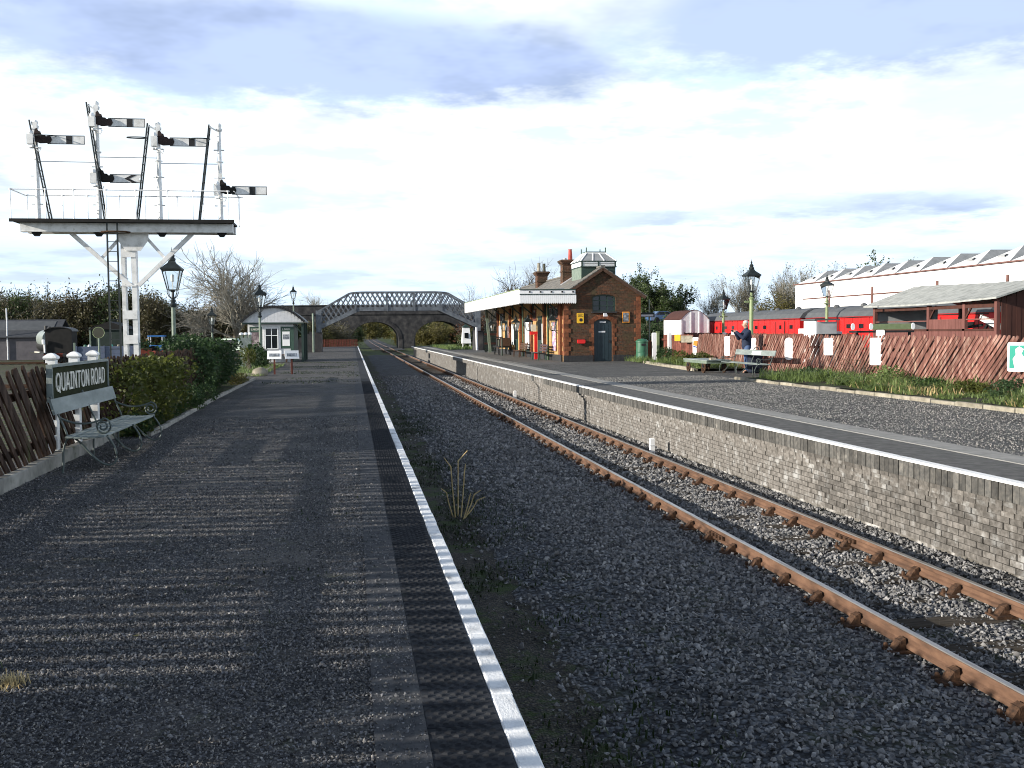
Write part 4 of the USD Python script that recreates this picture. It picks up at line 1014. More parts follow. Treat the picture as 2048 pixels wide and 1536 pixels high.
pv.part('glazing_bars', MB().box(-4.56, -4.52, PY0 - .055, PY0 - .01, .8, 1.92).box(-4.86, -4.22, PY0 - .053, PY0 - .012, 1.50, 1.54), 'white_clean', parent=w)
pv.part('pane', MB().box(-4.86, -4.22, PY0 - .01, PY0 - .004, .8, 1.92), 'window_dark', parent=w)
for x0, x1 in ((-5.76, -5.06), (-4.02, -3.44)): pv.part('poster_frame', MB().box(x0, x1, PY0 - .02, PY0 - .003, .78, 2.02), 'iron_green')
pv.part('poster', MB().box(-3.94, -3.52, PY0 - .03, PY0 - .021, .92, 1.74), 'white_clean'); pv.part('poster_picture', MB().box(-3.90, -3.56, PY0 - .036, PY0 - .0305, 1.3, 1.58), 'photo_print')
pv.part('poster', MB().box(-5.70, -5.12, PY0 - .03, PY0 - .021, .85, 1.72), 'poster_dark')
for x0, tx in ((-5.70, 'LNER'), (-3.97, 'LNER')):
    tm_ = meshkit.text_mesh(tx, .10, .006, True); v = np.array(tm_.vertices); v[:, 0] = x0 + .03 + (v[:, 0] - v[:, 0].min()) * 1.35
    pv.part('lettering', (np.column_stack([v[:, 0], PY0 - .027 + v[:, 2], 1.83 + v[:, 1]]), np.array(tm_.faces)), 'letter_cream')
pv.part('seat', MB().box(-4.95, -3.5, PY0 - .5, PY0 - .06, .40, .45).box(-4.8, -4.72, PY0 - .45, PY0 - .1, 0, .4).box(-3.75, -3.67, PY0 - .45, PY0 - .1, 0, .4), 'wood_brown')
for y in (PY0 - .1, PY0 + 2.2, PY1 - .1):
    pv.part('verandah_post', MB().box(-2.86, -2.74, y - .06, y + .06, 0, 2.25), 'dark_green_paint')
    pv.part('verandah_brace', MB().bar((-2.8, y, 1.6), (-3.3, y, 2.15), .05, .05), 'dark_green_paint')

# ------------------------------------------------------------------ platform lamps
lp1 = Thing('platform_lamp', 'tall black gas style lamp standing above the hedge beside the signal gantry', 'lamp', (-5.72, 33.9, 0), scale=1.26)
lp1.part('post', MB().lathe([(.10, 0), (.10, .5), (.085, .55), (.06, .7), (.055, 1.2), (.05, 2.02)], (0, 0, 0), 12), 'post_green', world=False, smooth=35)
lp1.part('collar', MB().lathe([(.05, 2.0), (.085, 2.03), (.095, 2.08), (.06, 2.12), (.075, 2.18), (.04, 2.22), (.03, 2.42)], (0, 0, 0), 12), 'iron_dark', world=False, smooth=40)
cr = MB()
for a in range(4):
    c, s = math.cos(a * PI / 2 + PI / 4), math.sin(a * PI / 2 + PI / 4)
    cr.tube([(.03 * c, .03 * s, 2.22), (.12 * c, .12 * s, 2.28), (.17 * c, .17 * s, 2.38), (.14 * c, .14 * s, 2.46)], .012, 5)
lp1.part('cradle', cr, 'iron_dark', world=False)
lantern(lp1, 'iron_dark', 2.45, 1.0)
dup(lp1, (-4.62, 52.4, 0), 'tall lamp in front of the curved roof shelter window wall', rz=20, scale=1.22)
dup(lp1, (-4.5, 80.5, 1.9), 'small distant lamp rising above the shelter roof against the sky', rz=10)
dup(lp1, (-9.86, 74, -.78), 'thin pale lamp half hidden behind the dark bushes under the bare tree', rz=5, scale=1.26)
lp2 = Thing('platform_lamp', 'green lamp post with a crossbar and black lantern behind the right hand fence', 'lamp', (17.0, 41.0, -.1))
lp2.part('post', MB().lathe([(.12, -.8), (.12, .6), (.10, .7), (.085, 3.0), (.085, 3.03)], (0, 0, 0), 12), 'post_olive', world=False, smooth=35)
lp2.part('crossbar', MB().box(-.3, .3, -.03, .03, 2.86, 2.94).lathe([(.1, 3.0), (.12, 3.05), (.06, 3.1), (.05, 3.3)], (0, 0, 0), 10), 'post_olive', world=False)
cr = MB()
for a in range(4):
    c, s = math.cos(a * PI / 2 + PI / 4), math.sin(a * PI / 2 + PI / 4)
    cr.tube([(.04 * c, .04 * s, 3.1), (.15 * c, .15 * s, 3.18), (.2 * c, .2 * s, 3.28), (.16 * c, .16 * s, 3.38)], .014, 5)
lp2.part('cradle', cr, 'iron_dark', world=False)
lantern(lp2, 'iron_dark', 3.36, 1.25)
dup(lp2, (23.8, 62, -.45), 'distant green lamp just left of the man, in front of the bare trees', rz=15, scale=1.0)
dup(lp2, (29.2, 58.5, .15), 'lamp standing before the left end of the white warehouse', rz=30, scale=1.03)

# ------------------------------------------------------------------ signal gantry
GY0, GY1 = 26.0, 27.1
gz = 4.50
sg = Thing('signal_gantry', 'white bracket signal gantry with five semaphore arms on posts above a railed deck', 'signal gantry', (-5.35, 26.5, -.9))
for x, w in ((-5.64, .09), (-5.385, .12)):                                  # twin legs with batten plates between
    sg.part('mast_leg', MB().box(x - w / 2, x + w / 2, 26.42, 26.66, -.97, 4.2), 'white_paint')
for z in (.7, 1.53, 2.15, 3.70): sg.part('batten_plate', MB().box(-5.68, -5.33, 26.395, 26.418, z - .11, z + .11), 'white_paint')
sg.part('batten_plate', MB().box(-5.68, -5.33, 26.395, 26.418, 2.86, 2.90), 'white_paint')
sg.part('gusset', MB().poly([(-5.75, 4.19), (-5.0, 4.19), (-5.0, 4.02), (-5.2, 3.75), (-5.55, 3.75), (-5.75, 4.02)], 'y', 26.36, 26.39), 'white_paint')
sg.part('girder', MB().box(-7.95, -2.92, 26.15, 26.33, 4.205, 4.39).box(-7.95, -2.92, 26.14, 26.36, 4.39, 4.41).box(-7.95, -2.92, 26.14, 26.36, 4.19, 4.204), 'white_paint')
sg.part('girder', MB().box(-7.95, -2.92, 26.75, 26.93, 4.205, 4.39), 'white_paint')
for x in np.arange(-8.1, -2.9, .26): sg.part('deck_plank', MB().box(x, x + .25, 25.98, 27.12, 4.425, 4.475), 'black_soot')
sg.part('deck_edge', MB().box(-8.13, -2.86, 25.93, 25.979, 4.41, 4.49), 'black_soot')
for x in (-7.6, -6.15, -4.65, -3.2):
    sg.part('post_foot', MB().poly([(x - .12, 4.188), (x + .12, 4.188), (x + .05, 4.09), (x - .05, 4.09)], 'y', 26.2, 26.3), 'black_soot')
for x1, sgn in ((-6.85, -1), (-3.95, 1)):
    sg.part('brace', MB().bar((-5.38 + .09 * sgn, 26.45, 2.88), (x1, 26.45, 4.19), .10, .09, (0, 1, 0)), 'white_paint')
    mx, mz = (-5.38 + .09 * sgn + x1) / 2, (2.88 + 4.19) / 2
    sg.part('strut', MB().bar((mx, 26.46, mz + .02), (-5.38 + .30 * sgn, 26.46, 4.1), .07, .06, (0, 1, 0)), 'white_paint')
rl = MB()
def railing(y, z, x0, x1, xs_):
    sg.part('handrail', MB().tube([(x0, y, z), (x1, y, z)], .014, 6), 'white_clean')
    for x in xs_:
        sg.part('stanchion', MB().tube([(x, y, 4.43), (x, y, z)], .013, 6).lathe([(.024, -.02), (.024, .02)], (x, y, z), 6), 'white_clean')
railing(25.98, 5.20, -8.1, -2.95, (-8.1, -7.3, -6.65, -5.9, -5.2, -4.45, -3.85, -3.0))
railing(27.10, 5.20, -8.1, -2.75, (-8.05, -7.2, -6.6, -5.83, -5.2, -4.4, -3.75, -2.85))
sg.part('handrail', MB().tube([(-8.1, 25.98, 5.2), (-8.1, 27.1, 5.2)], .014, 6), 'white_clean'); sg.part('handrail', MB().tube([(-2.85, 25.98, 5.2), (-2.85, 27.1, 5.2)], .014, 6), 'white_clean')
ld = MB()
for x in (-5.90, -5.66): ld.bar((x, 26.0, .0), (x, 26.0, 4.42), .025, .04)
for z in np.arange(.1, 4.4, .24): ld.bar((-5.90, 26.0, z), (-5.66, 26.0, z), .018, .018)
sg.part('access_ladder', ld, 'iron_dark')
sg.part('ladder_hoop', MB().tube([(-5.72 + .34 * math.cos(a), 26.1 + .2 * math.sin(a), 4.185) for a in np.linspace(0, 2 * PI, 17)], .018, 5), 'rusty_iron')

PYY = 26.5
def signal_arm(x, z, L, fish=False, plate='black_soot'):
    a = sg.part('signal_arm', MB().poly([(x + .30, z - .095), (x + L, z - .095), (x + L, z + .095), (x + .30, z + .095)] if not fish else [(x + .30, z - .095), (x + L, z - .095), (x + L - .12, z), (x + L, z + .095), (x + .30, z + .095)], 'y', PYY - .115, PYY - .10), 'white_paint')
    if fish: sg.part('chevron', MB().poly([(x + .82, z - .094), (x + .94, z - .094), (x + .76, z), (x + .94, z + .094), (x + .82, z + .094), (x + .64, z)], 'y', PYY - .121, PYY - .1155), 'black_paint', parent=a)
    else: sg.part('black_band', MB().box(x + L - .42, x + L - .28, PYY - .121, PYY - .1155, z - .094, z + .094), 'black_paint', parent=a)
    e = MB()
    for (u0, u1, v0, v1) in ((x + .30, x + L, z + .095, z + .108), (x + .30, x + L, z - .108, z - .095)): e.box(u0, u1, PYY - .122, PYY - .098, v0, v1)
    if not fish: e.box(x + L, x + L + .012, PYY - .122, PYY - .098, z - .108, z + .108)
    sg.part('arm_edge', e, 'black_paint', parent=a)
    s = sg.part('spectacle', MB().poly([(x - .01, z + .06), (x + .02, z + .25), (x + .07, z + .27), (x + .11, z + .20), (x + .15, z + .19), (x + .17, z + .12), (x + .24, z + .11), (x + .27, z + .075), (x + .38, z + .085), (x + .41, z), (x + .37, z - .085), (x + .14, z - .10), (x - .01, z - .05)], 'y', PYY - .14, PYY - .1225), plate)
    sg.part('lamp_case', MB().box(x - .13, x + .02, PYY - .30, PYY - .15, z - .14, z + .10).lathe([(.06, .10), (.08, .13), (.04, .2), (0, .21)], (x - .055, PYY - .22, z), 8), 'white_paint')
    sg.part('arm_bracket', MB().bar((x, PYY - .1, z + .02), (x + .02, PYY - .1, z + .42), .05, .10).lathe([(.10, -.02), (.10, .02)], (x - .02, PYY - .15, z - .19), 8).tube([(x - .02, PYY - .15, z - .2), (x + .12, PYY - .15, z - .3), (x + .16, PYY - .15, z - .2)], .014, 5), 'white_paint')


def signal_post(x, z1, arms, lad, hoop=None, finial=True):
    sg.part('signal_post', MB().tube([(x, PYY, 4.42), (x, PYY, 5.4), (x, PYY, z1)], [.062, .056, .045], 10), 'white_paint', smooth=35)
    sg.part('post_cap', MB().lathe([(.075, -.02), (.085, .03), (.05, .06), (.065, .10), (.065, .14), (.02, .18)], (x, PYY, z1), 10), 'white_paint', smooth=40)
    br = MB()
    for z in arms[0][1:]: br.lathe([(.09, -.015), (.09, .015)], (x, PYY, z), 8)
    for z in np.linspace(4.9, z1 - .5, 3): br.box(x - .14, x + .12, PYY - .02, PYY + .02, z - .012, z + .012)
    sg.part('post_bands', br, 'white_paint')
    for (z, L, fish, pl_) in arms[1]: signal_arm(x, z, L, fish, pl_)
    (xb, zb), (xt, zt) = lad
    m = MB()
    for dy in (-.11, .11): m.bar((xb, 26.12 + dy, zb), (xt, PYY - .1 + dy, zt), .035, .02, (0, 1, 0))
    n = int((zt - zb) / .2)
    for k in range(1, n):
        t = k / n; m.bar((xb + (xt - xb) * t, 26.01 + .39 * t - .01, zb + (zt - zb) * t), (xb + (xt - xb) * t, 26.23 + .28 * t, zb + (zt - zb) * t), .016, .016)
    sg.part('post_ladder', m, 'iron_dark')
    if abs(xt - x) > .1: sg.part('ladder_stay', MB().bar((xt, PYY - .1, zt - .04), (x, PYY - .02, zt - .14), .03, .03), 'white_paint')
    if hoop: sg.part('ladder_hoop', MB().tube([(hoop[0] + .24 * math.cos(a), PYY - .15 + .2 * math.sin(a), hoop[1] + .02 * math.sin(a)) for a in np.linspace(0, 2 * PI, 19)], .014, 5), 'iron_dark')


signal_post(-7.62, 6.78, ((0, 6.0), ((6.47, 1.16, False, 'spectacle_black'),)), ((-7.22, 4.45), (-7.70, 6.92)), (-7.35, 6.55))
signal_post(-6.18, 7.28, ((0, 6.2, 5.7), ((6.92, 1.16, False, 'spectacle_black'), (5.54, 1.10, True, 'black_soot'))), ((-5.95, 4.45), (-6.36, 7.38)))
signal_post(-4.72, 6.80, ((0, 6.0, 5.6), ((6.47, 1.18, False, 'spectacle_black'),)), ((-5.20, 4.45), (-4.93, 6.90)), (-5.2, 6.55))
signal_post(-3.24, 6.80, ((0, 6.0), ((5.28, 1.15, False, 'black_soot'),)), ((-3.72, 4.45), (-3.45, 6.90)), (-3.68, 6.55))
for x0, x1, z in ((-7.62, -6.18, 5.95), (-6.18, -4.72, 6.08), (-4.72, -3.24, 5.95)): sg.part('stay_wire', MB().tube([(x0, PYY, z), (x1, PYY, z)], .009, 5), 'lattice_grey')

# ------------------------------------------------------------------ left fence, name board, bench
def diagonal_fence(name, label, pts, h, step, m, lean, w=.075, post_every=2.6, side=1, rail_z=(.32, .95), base=0.0, limit=290, plinth=None):
    """Sloping palings nailed to two rails along a polyline."""
    pts = np.array(pts, float); t = Thing(name, label, 'fence', (pts[0][0], pts[0][1], base))
    seg = np.linalg.norm(np.diff(pts, axis=0), axis=1); L = seg.sum()
    def at(s):
        s = np.clip(s, 0, L - 1e-6); k = int(np.searchsorted(np.cumsum(seg), s, 'right')); k = min(k, len(seg) - 1)
        u = s - (np.cumsum(seg)[k] - seg[k]); d = (pts[k + 1] - pts[k]) / seg[k]
        return pts[k] + d * u, d
    s = 0.0; n = 0
    while s < L and n < limit:
        p, d = at(s); nx = np.array([d[1], -d[0]]) * side
        ll = lean + rng.normal(0, .02); hh = h + rng.normal(0, .015) - (.06 if rng.random() < .05 else 0)
        a = np.array([p[0] + nx[0] * .03, p[1] + nx[1] * .03, base + .06 + abs(rng.normal(0, .02))]); b = a + np.array([-d[0] * ll * hh, -d[1] * ll * hh, hh - .06])
        off = nx * rng.normal(0, .004); b[:2] += off
        ax = np.array([nx[0], nx[1], 0.0]); tt = (b - a) / np.linalg.norm(b - a); sd_ = np.cross(tt, ax)
        ww = w * rng.uniform(.9, 1.1); th = .022
        e = b + tt * .03
        c = [a - sd_ * ww / 2, a + sd_ * ww / 2, b + sd_ * ww / 2, e, b - sd_ * ww / 2]
        v = [q + ax * o for o in (0, th) for q in c]
        f = [(0, 1, 2), (0, 2, 4), (4, 2, 3), (5, 7, 6), (5, 9, 7), (9, 8, 7)]
        for i in range(5): j = (i + 1) % 5; f += [(i, i + 5, j), (j, i + 5, j + 5)]
        t.part('paling', (np.array(v), np.array(f)), m)
        s += step * (1 + rng.normal(0, .05)); n += 1
    for k in range(len(pts) - 1):
        d = (pts[k + 1] - pts[k]) / seg[k]; nx = np.array([d[1], -d[0]]) * side
        for z in rail_z:
            q0 = pts[k] - nx * .02; q1 = pts[k + 1] - nx * .02
            t.part('rail', MB().bar((*q0, base + z), (*q1, base + z), .05, .09), m)
    s = .5
    while s < L:
        p, d = at(s); nx = np.array([d[1], -d[0]]) * side; q = p - nx * .11
        t.part('fence_post', MB().bar((*q, base - .2), (*q, base + h - .08), .11, .11, (0, 1, 0)), m)
        s += post_every
    return t


LF = [(-3.70, -5.0), (-3.80, 12.0), (-3.98, 17.0), (-4.1, 36.5)]
fl = diagonal_fence('paling_fence', 'dark weathered diagonal paling fence behind the name board and bench on the left platform', LF, 1.24, .215, 'fence_wood', 1.10, .078)
pk = Thing('fence_kerb', 'mossy concrete kerb along the foot of the left paling fence', 'kerb', (-3.6, 5, 0))
y = -3.0
while y < 16.6:
    x = float(np.interp(y, [-5, 12, 17], [-3.58, -3.68, -3.84])); L = 1.18
    if y > 8.5 or y + L < 7.6: pk.part('kerb_stone', MB().cbox(x - .09, x + .03 + rng.normal(0, .006), y, y + L - .015, -.1, .15 + rng.normal(0, .008), .012), 'concrete')
    y += L
t = Thing('kerb_stone', 'loose grey kerb stone lying by the platform at the left edge of the picture', 'kerb stone', (-3.1, 8.3, 0))
t.part('stone', MB().cbox(-3.22, -3.05, 7.9, 8.75, 0, .11, .015), 'concrete')
bk = Thing('bed_kerb', 'low dark edging along the left flower bed beyond the bench', 'kerb', (-3.3, 25, 0))
y = 16.9
while y < 36:
    x = float(np.interp(y, [17, 25, 35], [-3.25, -3.40, -3.44]))
    bk.part('kerb_stone', MB().cbox(x - .08, x, y, y + .93, -.1, .07 + rng.normal(0, .008), .01), 'concrete'); y += .95
struct('soil', grid(lambda q: np.full_like(q, -4.35), lambda q: np.interp(q, [17, 25, 35], [-3.3, -3.45, -3.5]), 16.9, 36.2, 14, 120, lambda x, y: .05 + .07 * (fb(x, y, 2.0, 51) - .5)), 'bed_soil', smooth=True)

nb = Thing('name_board', 'dark green station name board reading QUAINTON ROAD on three white posts', 'name board', (-3.9, 15.3, 0))
SX, SA, SB_, SZ0, SZ1 = -3.72, 13.22, 16.1, .85, 1.25
nb.part('board', MB().box(SX - .03, SX, SA, SB_, SZ0, SZ1), 'sign_green')
rim = MB()
for (a, b, c, d) in ((SA - .03, SB_ + .03, SZ1, SZ1 + .035), (SA - .03, SB_ + .03, SZ0 - .035, SZ0), (SA - .03, SA, SZ0, SZ1), (SB_, SB_ + .03, SZ0, SZ1)): rim.box(SX - .05, SX + .022, a, b, c, d)
nb.part('rim', rim, 'bench_grey')
for k, y in enumerate((13.72, 14.80, 15.82)):
    x = SX - .13
    q = nb.part('post', MB().cbox(x - .06, x + .06, y - .06, y + .06, -.1, 1.34, .01), 'white_paint')
    nb.part('post_cap', MB().lathe([(.105, 0), (.118, .02), (.11, .04), (.05, .075), (.0, .085)], (x, y, 1.341), 4, PI / 4), 'white_paint', parent=q)
tm_ = meshkit.text_mesh('QUAINTON ROAD', .235, .012)
v = np.array(tm_.vertices); v[:, 0] -= v[:, 0].min(); k = (SB_ - SA - .36) / v[:, 0].max()
lt = np.column_stack([SX + .001 + v[:, 2], SA + .18 + v[:, 0] * k, SZ0 + .085 + v[:, 1]])
nb.part('lettering', (lt, np.array(tm_.faces)[:, [0, 1, 2]]), 'letter_cream')

def spiral(c, r0, r1, a0, a1, n=26):
    return [(c[0] + (r0 + (r1 - r0) * t) * math.cos(a0 + (a1 - a0) * t), c[1] + (r0 + (r1 - r0) * t) * math.sin(a0 + (a1 - a0) * t)) for t in np.linspace(0, 1, n)]
def bez(*p, n=14):
    p = np.array(p, float); out = []
    for t in np.linspace(0, 1, n):
        q = p
        while len(q) > 1: q = q[:-1] * (1 - t) + q[1:] * t
        out.append(tuple(q[0]))
    return out
def scroll_bench(name, label, x, y, L, m, plate=None):
    """Long platform seat: one back plank, slatted seat, scrolled iron ends. Faces +x, local axes; x is the back of the seat."""
    t = Thing(name, label, 'bench', (x, y, 0))
    for k in range(5):
        z = .455 - .012 * math.sin(k / 4 * PI) ; t.part('seat_slat', MB().cbox(.02 + k * .09, .10 + k * .09, -L / 2, L / 2, z - .025, z, .006), m, world=False)
    t.part('back_plank', MB().bar((-.12, -L / 2, .80), (-.12, L / 2, .80), .028, .19, (-.28, 0, 1)), m, world=False)
    for e in (-L / 2 + .12, 0.0, L / 2 - .12):
        ir = MB()
        T = lambda pts: ir.tube([(px, e, pz) for px, pz in pts], .013, 6)
        T(bez((-.17, .92), (-.09, .70), (.0, .52), (.02, .42)))
        T(bez((.02, .42), (.25, .40), (.48, .44), n=6))
        T(bez((.02, .42), (-.08, .30), (-.02, .1), (-.06, .0)))
        T(bez((.10, .41), (.22, .34), (.30, .12), (.42, .03), (.56, -.02), (.64, .12), (.58, .30), (.47, .42), n=20))
        if e != 0.0:
            T(bez((-.06, .66), (.12, .56), (.28, .58), (.42, .64), n=10)); T([(.42 + a - .40, b) for a, b in spiral((.40, .55), .10, .025, PI / 2, -3.2 * PI)])
        t.part('iron_end', ir, 'iron_bench', world=False, smooth=True)
    if plate: t.part('plate', MB().bar((-.098, plate - .38, .80), (-.098, plate + .38, .80), .012, .12, (-.28, 0, 1)), 'white_clean', world=False)
    return t
scroll_bench('platform_bench', 'long grey green seat with scrolled iron ends under the station name board', -3.40, 14.05, 3.1, 'bench_grey')
rb2 = scroll_bench('platform_bench', 'pale green seat with a white plate, before the right hand fence', 0, 0, 3.5, 'bench_grey', plate=.2)
UsdGeom.Xform(rb2.prim).GetPrim().GetAttribute('xformOp:translate').Set(Gf.Vec3d(13.86, 33.4, 0)); rb2.prim.GetAttribute('xformOp:rotateZ').Set(180.0)

# ------------------------------------------------------------------ planting
def leaves(centers, size, bend=.35):
    """A bent diamond leaf of two triangles pairs at each centre."""
    n = len(centers)
    d = rng.normal(size=(n, 3)); d[:, 2] *= .7; d /= np.linalg.norm(d, axis=1, keepdims=True)
    r = rng.normal(size=(n, 3)); s = np.cross(d, r); s /= np.linalg.norm(s, axis=1, keepdims=True); u = np.cross(d, s)
    L = (size * rng.uniform(.6, 1.3, n))[:, None]
    c = np.asarray(centers)
    v = np.stack([c - d * L * .5, c + s * L * .3 + u * L * bend * .2, c + d * L * .5, c - s * L * .3 + u * L * bend * .2], 1)
    i = np.arange(n)[:, None] * 4
    return v.reshape(-1, 3), np.concatenate([i + [0, 1, 2], i + [0, 2, 3]])


def shell(n, blobs, inner=.55, zmin=.02):
    """Points in a set of ellipsoids (cx, cy, cz, rx, ry, rz), gathered towards their skins, lumpy."""
    w = np.array([(b[3] * b[4] + b[3] * b[5] + b[4] * b[5]) for b in blobs]); out = []
    for b, k in zip(blobs, (w / w.sum() * n).astype(int)):
        d = rng.normal(size=(k, 3)); d /= np.linalg.norm(d, axis=1, keepdims=True)
        r = rng.uniform(inner ** 3, 1, k) ** (1 / 3)
        lump = .78 + .44 * meshkit.fbm(d * 2.3 + np.array(b[:3]), 3, 5)
        p = np.array(b[:3]) + d * (r * lump)[:, None] * np.array(b[3:6]); out.append(p[p[:, 2] > zmin])
    return np.vstack(out)


def bush(name, label, loc, blobs, n, size, m, stems=14, cat='shrub', group=None, stem_m='twig'):
    t = Thing(name, label, cat, loc, group=group)
    pts = shell(n, blobs, .72 if cat == 'hedge' else .55)
    t.part('foliage', leaves(pts, size), m, world=False)
    if cat == 'hedge':                                                      # loose young shoots over the top
        tops = [(b[0] + rng.normal(0, .5 * b[3]), b[1] + rng.normal(0, .6 * b[4]), b[2] + b[5] * rng.uniform(.6, .85), .20, .22, .15) for b in blobs for _ in range(4)]
        t.part('shoots', leaves(shell(n // 5, tops, .3), size * 1.1), m, world=False)
    s = MB()
    for k in range(stems):
        q = pts[rng.integers(len(pts))]; b = blobs[rng.integers(len(blobs))]
        a = np.array([b[0] + rng.normal(0, .1 * b[3]), b[1] + rng.normal(0, .1 * b[4]), 0])
        mid = (a + q) / 2 + rng.normal(0, .05, 3); s.tube([a, mid, q], [.018, .012, .005], 4, False)
    t.part('stems', s, stem_m, world=False)
    return t


def lumps(n, x0, x1, y0, y1, z, r, rz):
    return [(rng.uniform(x0, x1), rng.uniform(y0, y1), z * rng.uniform(.8, 1.1), r * rng.uniform(.8, 1.25), r * rng.uniform(.8, 1.25), rz * rng.uniform(.85, 1.15)) for _ in range(n)]


bush('hedge', 'yellow green hedge right of the name board at the end of the bench', (-3.85, 19.0, 0), lumps(10, -.3, .2, -2.1, 2.6, .60, .56, .60), 5600, .095, 'leaf_hedge', 40, 'hedge')
bush('hedge', 'taller dark green rounded hedge in front of the signal gantry and near lamp', (-4.15, 28.6, 0), lumps(10, -.35, .25, -2.7, 3.0, .84, .72, .68), 8200, .11, 'leaf_dark', 40, 'hedge')
bush('low_plants', 'low leafy green plants between the hedge and the bed edging', (-3.55, 23.2, 0), lumps(12, -.25, .12, -2.3, 3.2, .2, .32, .30), 6000, .055, 'leaf_low', 10, 'shrub')
bush('low_plants', 'low plants with brown leaves at the foot of the near hedge behind the bench end', (-3.5, 17.8, 0), lumps(8, -.2, .08, -1.1, 2.2, .15, .25, .24), 3200, .05, 'leaf_low', 8, 'shrub')
bush('shrub', 'orange brown tuft at the far tip of the left flower bed', (-3.65, 33.2, 0), lumps(4, -.15, .1, -1.0, 1.2, .15, .24, .24), 1300, .06, 'leaf_yellow', 8, 'shrub')
bush('shrub', 'small dark clipped bush below the shelter window', (-4.45, 49.2, 0), lumps(5, -.15, .25, -.3, .3, .55, .42, .55), 3000, .09, 'leaf_dark', 14)
bush('shrub', 'thin light green sapling bush left of the dark clipped bush', (-4.62, 46.5, 0), lumps(4, -.2, .2, -.3, .3, .75, .30, .42), 900, .09, 'leaf_hedge', 10)
bush('ivy', 'ragged climber hanging over the left fence at the edge of the picture', (-3.72, 10.9, 0), [(0, -.55, .95, .12, .30, .35), (0, -.3, .45, .14, .28, .3), (.02, -.75, .25, .2, .25, .22)], 900, .07, 'leaf_dark', 10, 'climber')
# growth off the left edge of the picture, along the same fence: it shades the foreground
bush('hedge', 'hedge along the left fence nearest the viewer', (-3.95, 6.9, 0), lumps(4, -.2, .2, -.55, .6, .62, .5, .66), 3600, .075, 'leaf_hedge', 20, 'hedge')
bush('hedge', 'low hedge along the left fence beside the viewer', (-3.95, 3.6, 0), lumps(3, -.2, .2, -.4, .5, .55, .42, .6), 2600, .075, 'leaf_hedge', 20, 'hedge')


def blades(n, xs_, ys_, z, h0, h1, wd, lean=.35, droop=.3):
    """Grass blades: two-segment tapering strips."""
    h = rng.uniform(h0, h1, n)[:, None]; a = rng.uniform(0, 2 * PI, n)
    d = np.column_stack([np.cos(a), np.sin(a), np.zeros(n)]); s = np.column_stack([-np.sin(a), np.cos(a), np.zeros(n)]) * wd * rng.uniform(.7, 1.4, n)[:, None]
    b = np.column_stack([xs_, ys_, np.broadcast_to(z, n)]); up = np.array([0, 0, 1.0]); l = rng.uniform(.1, 1, n)[:, None] * lean
    m1 = b + up * h * .6 + d * h * l * .5; e = b + up * h * (.95 - l * droop) + d * h * l * 1.3
    v = np.stack([b - s, b + s, m1 + s * .8, m1 - s * .8, e], 1); i = np.arange(n)[:, None] * 5
    return v.reshape(-1, 3), np.concatenate([i + [0, 1, 2], i + [0, 2, 3], i + [3, 2, 4]])


# moss and weeds on the strip under the left edge
x, y = pick(26000, .72, 2.6, 3.5, 34, -1.1)
keep = rng.random(len(x)) < np.clip(1.5 - (x - .7) / 1.2, 0, 1) * np.clip((fb(x, y, 1.1, 31) - .42) * 6, 0, 1); x, y = x[keep], y[keep]
struct('moss', blades(len(x), x, y, bedz(x, y) + .03, .02, .08, .007, .9), 'moss_blade', kind='stuff')
x, y = pick(1500, -4, .2, 3.4, 14, 0); keep = fb(x, y, 1.0, 61) > .66; x, y = x[keep], y[keep]
if len(x): struct('moss', blades(len(x), x, y, .0, .01, .04, .004, .9), 'moss_blade', kind='stuff')
wd_ = Thing('dry_weed', 'dry pale weed stalks standing in the track bed under the left platform edge', 'weed', (1.50, 14.6, -1.12))
for (dx, dy, h, bx) in ((-.10, 0, .92, -.10), (.02, .1, 1.0, .14), (.10, 0, .82, .02), (.16, -.1, .40, .02), (.24, 0, .42, .1), (-.16, .1, .45, -.08), (.3, .1, .3, .12)):
    wd_.part('stalk', MB().tube([(dx * .4, dy, 0), (dx * .8, dy, h * .5), (dx, dy, h * .85), (dx + bx, dy, h)], [.011, .009, .010, .006], 5), 'dry_stalk', world=False, smooth=True)
for k, (px, py) in enumerate(((-1.62, 4.95), (-1.85, 5.2))):
    t = Thing('grass_tuft', ('straw coloured grass tuft in the gravel, nearer the viewer', 'small green grass tuft in the gravel, just beyond the straw one')[k], 'grass tuft', (px, py, 0))
    a = rng.normal(0, .035, (120, 2)); t.part('blades', blades(120, a[:, 0], a[:, 1], 0, .03, .09, .002, 1.2, .5), ('dry_stalk', 'grass_blade')[k], world=False)
# fallen leaves and litter on the left platform
for k in range(18):
    x, y = rng.uniform(-3.4, -.2), rng.uniform(4, 24)
    v, f = leaves(np.array([[0, 0, 0]]), .055); v[:, 2] = np.abs(v[:, 2]) * .25 + .012; v[:, 0] += x; v[:, 1] += y
    obj('fallen_leaf', (v, f), ('leaf_yellow', 'dry_stalk')[k % 2], label='fallen leaf lying on the dark gravel of the left platform', category='leaf', group='fallen leaves on the left platform')

